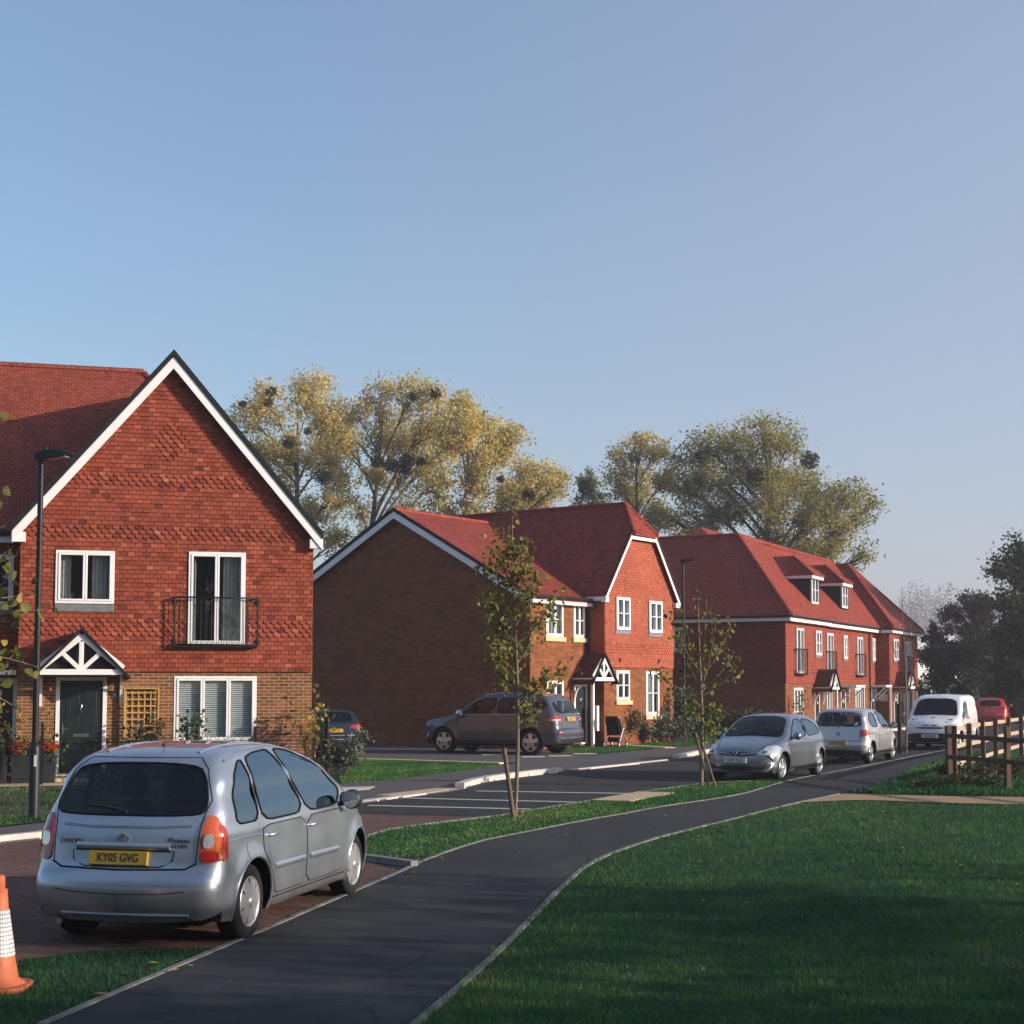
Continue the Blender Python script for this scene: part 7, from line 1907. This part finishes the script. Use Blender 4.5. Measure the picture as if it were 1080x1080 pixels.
# planters with orange flowers by the front door
MAT['planter'] = plain('dark_planter', (.018, .02, .024), .45, .2, 6)
for k, (x, lab, w) in enumerate(((.15, 'black square planter with orange flowers nearest the lamp post', .46), (.68, 'black square planter with orange flowers against the white door frame', .42), (-.32, 'black square planter with faded flowers by the neighbouring door', .4))):
    T = empty('flower_planter', h1(x, -.55), A1, lab, 'planter', 'planters by the front door')
    m = MB(); a = w * .42; b = w * .5; hh = .62
    m.hexa([(-a, -a, .03), (a, -a, .03), (a, a, .03), (-a, a, .03), (-b, -b, hh), (b, -b, hh), (b, b, hh), (-b, b, hh)]); m.build('pot', MAT['planter'], T, bevel=.012)
    n = 120; C = rng.normal(0, 1, (n, 3)) * np.array([.15, .13, .16]) + np.array([0, 0, hh + .14]); leafshape(C, .11, MAT['leaf_green'], T, 'foliage', tb=.7, droop=-.3)
    if k < 2: flowers(T, [(random.uniform(-.2, .2), random.uniform(-.28, -.12), hh + random.uniform(.02, .30)) for _ in range(14)], 'petal', .115)
    else: flowers(T, [(random.uniform(-.15, .15), -.2, hh + random.uniform(.1, .3)) for _ in range(5)], 'leaf_purple', .07)
    C = rng.normal(0, 1, (40, 3)) * np.array([.06, .06, .3]) + np.array([0, 0, hh + .5]); leafshape(C, .09, MAT['leaf_yellow'], T, 'tall_foliage', tb=.1, droop=-.8)

# pushchair parked by the porch
T = empty('pushchair', (3.52, 51.95, 0), R(-25), 'dark red and black pushchair beside the brick house porch', 'pushchair')
MAT['cloth_red'] = plain('dark_red_cloth', (.10, .018, .022), .85, .25, 12); MAT['cloth_black'] = plain('black_cloth', (.016, .016, .018), .85, .2, 12)
for sx in (-.27, .27):
    m = MB(); m.tube([(sx, .38, .12), (sx, -.05, .62), (sx, -.28, 1.02), (sx * .9, -.36, 1.06)], .018, 8); m.build('frame_tube', MAT['alloy'], T)
    m = MB(); m.tube([(sx, -.34, .12), (sx, .0, .58), (sx, .12, .66)], .018, 8); m.build('frame_tube', MAT['white'], T)
    for y in (.38, -.34):
        m = MB(); m.lathe([(.06, -.02), (.115, -.02), (.12, 0), (.115, .02), (.06, .02), (.05, 0), (.06, -.02)], (sx, y, .12), (1, 0, 0), 18); o = m.build('wheel', MAT['rubber'], T)
        m = MB(); m.lathe([(.062, -.012), (.062, .012), (.001, .02)], (sx, y, .12), (1, 0, 0), 14); m.build('hub', MAT['white'], o)
m = MB(); m.tube([(-.24, -.36, 1.06), (.24, -.36, 1.06)], .02, 8); m.build('handle', MAT['black_plastic'], T)
m = MB(); m.hexa([(-.24, -.18, .42), (.24, -.18, .42), (.24, .26, .46), (-.24, .26, .46), (-.24, -.2, .50), (.24, -.2, .50), (.24, .27, .53), (-.24, .27, .53)]); m.hexa([(-.24, -.2, .5), (.24, -.2, .5), (.24, -.13, .5), (-.24, -.13, .5), (-.22, -.34, .98), (.22, -.34, .98), (.22, -.27, .99), (-.22, -.27, .99)]); m.build('seat', MAT['cloth_black'], T, bevel=.02)
m = MB(); hp_ = []
for i in range(7):
    a = i / 6 * R(115); hp_.append((-.34 + .42 * math.sin(a) * 1.0, .72 + .36 * math.cos(a) * .95))
for i in range(6):
    (y0, z0), (y1, z1) = hp_[i], hp_[i + 1]
    for (xa, xb, za, zb) in ((-.25, -.12, -.08, 0), (-.12, .12, 0, 0), (.12, .25, 0, -.08)): m.poly([(xa, y0, z0 + za), (xb, y0, z0 + zb), (xb, y1, z1 + zb), (xa, y1, z1 + za)])
m.build('hood', MAT['cloth_red'], T)
m = MB(); m.box(-.2, -.22, .2, .2, .2, .36); m.build('basket', MAT['cloth_black'], T, bevel=.03)
# fallen leaves on the path edge
for k in range(46):
    i = rng.integers(4, 44); p = PATH_L[i]; x = p[0] + rng.uniform(-.5, 1.0) * (1 if k % 2 else .3); y = p[1] + rng.uniform(-.3, .3); r = rng.uniform(.02, .045); a = rng.uniform(0, 6.28)
    m = MB(); m.poly([(r * 1.3 * math.cos(a), r * 1.3 * math.sin(a), .006), (r * .5 * math.cos(a + 1.6), r * .5 * math.sin(a + 1.6), .012), (-r * 1.2 * math.cos(a), -r * 1.2 * math.sin(a), .004), (r * .5 * math.cos(a - 1.6), r * .5 * math.sin(a - 1.6), .01)], 0, random.random())
    o = m.build('fallen_leaf', MAT['leaf_yellow' if k % 3 else 'leaf_rust']); o.location = (x, y, .03); tag(o, 'small fallen autumn leaf lying along the near footpath edge', 'leaf', 'fallen leaves on the path')

for k in range(26):
    y = rng.uniform(12, 27); x = rng.uniform(.6 + max(0, (y - 16) * .3), min(7, y * .33)); r = rng.uniform(.025, .05); a = rng.uniform(0, 6.28)
    if not pip(np.array([x]), np.array([y]), lawnp)[0]: continue
    m = MB(); m.poly([(r * 1.3 * math.cos(a), r * 1.3 * math.sin(a), .0), (r * .6 * math.cos(a + 1.6), r * .6 * math.sin(a + 1.6), .012), (-r * 1.2 * math.cos(a), -r * 1.2 * math.sin(a), .004), (r * .6 * math.cos(a - 1.6), r * .6 * math.sin(a - 1.6), .01)], 0, random.random())
    o = m.build('fallen_leaf', MAT['leaf_yellow' if k % 2 else 'leaf_dry']); o.location = (x, y, .045); tag(o, 'small fallen autumn leaf lying in the lawn grass', 'leaf', 'fallen leaves on the lawn')

# morning mist
if HAZE > 0:
    m = MB(); m.box(-520, -70, -1, 760, 830, 62); hz = m.build('haze', [bpy.data.materials.new('mist')]); tag(hz, kind='stuff')
    mt = hz.data.materials[0]; mt.use_nodes = True; nt = mt.node_tree; nt.nodes.clear(); mo = nt.nodes.new('ShaderNodeOutputMaterial'); pv = nt.nodes.new('ShaderNodeVolumePrincipled')
    pv.inputs['Color'].default_value = HAZE_COL; pv.inputs['Density'].default_value = HAZE; pv.inputs['Anisotropy'].default_value = HAZE_G; nt.links.new(pv.outputs[0], mo.inputs[1])
# ------------------------------------------------------------------ light, sky, camera
SUN_E = R(SUN_ELEV)
sdir = Vector((.968 * math.cos(SUN_E), -.25 * math.cos(SUN_E), math.sin(SUN_E))).normalized()
sun = bpy.data.lights.new('sun', 'SUN'); sun.energy = SUN_STRENGTH; sun.angle = R(.6); sun.color = (1.0, .86, .72)
so = bpy.data.objects.new('sun', sun); COL.objects.link(so)
so.rotation_euler = sdir.to_track_quat('Z', 'Y').to_euler()
w = bpy.data.worlds.new('World'); scene.world = w; w.use_nodes = True
nt = w.node_tree; nt.nodes.clear()
sky = nt.nodes.new('ShaderNodeTexSky'); sky.sky_type = 'NISHITA'; sky.sun_disc = False
sky.sun_elevation = SUN_E; sky.sun_rotation = math.atan2(sdir.x, sdir.y)
sky.air_density = 1.0; sky.dust_density = SKY_DUST; sky.ozone_density = SKY_OZONE; sky.altitude = 0
bg = nt.nodes.new('ShaderNodeBackground'); bg.inputs[1].default_value = SKY_STRENGTH
wo = nt.nodes.new('ShaderNodeOutputWorld')
# pale lilac morning mist low over the sunward horizon
tc = nt.nodes.new('ShaderNodeTexCoord'); dt = nt.nodes.new('ShaderNodeVectorMath'); dt.operation = 'DOT_PRODUCT'; nt.links.new(tc.outputs['Generated'], dt.inputs[0]); dt.inputs[1].default_value = Vector((.80, .58, -.10)).normalized()
mr = nt.nodes.new('ShaderNodeMapRange'); mr.interpolation_type = 'SMOOTHSTEP'; nt.links.new(dt.outputs['Value'], mr.inputs[0]); mr.inputs[1].default_value = .30; mr.inputs[3].default_value = .12; mr.inputs[2].default_value = 1.0; mr.inputs[4].default_value = MIST
hs = nt.nodes.new('ShaderNodeHueSaturation'); hs.inputs['Saturation'].default_value = 1.04; hs.inputs['Hue'].default_value = .497; nt.links.new(sky.outputs[0], hs.inputs['Color'])
mxs = nt.nodes.new('ShaderNodeMix'); mxs.data_type = 'RGBA'; nt.links.new(mr.outputs[0], mxs.inputs[0]); nt.links.new(hs.outputs[0], mxs.inputs[6]); mxs.inputs[7].default_value = MIST_COL
nt.links.new(mxs.outputs[2], bg.inputs[0]); nt.links.new(bg.outputs[0], wo.inputs[0])
cam = bpy.data.cameras.new('camera'); co = bpy.data.objects.new('camera', cam); COL.objects.link(co)
cam.sensor_width = 36; cam.lens = 36 * 1600 / 1080; cam.shift_y = 70 / 1080
cam.clip_start = .1; cam.clip_end = 3000
co.location = (0, 0, 2.15); co.rotation_euler = (R(90 + 4.0), 0, 0)
scene.camera = co
scene.view_settings.view_transform = 'Standard'; scene.view_settings.look = 'None'
scene.view_settings.exposure = EXPOSURE; scene.view_settings.gamma = 1
scene.cycles.use_denoising = True
scene.cycles.max_bounces = 6; scene.cycles.transparent_max_bounces = 12; scene.cycles.volume_bounces = 0
scene.cycles.caustics_reflective = False; scene.cycles.caustics_refractive = False
scene.cycles.sample_clamp_indirect = 6
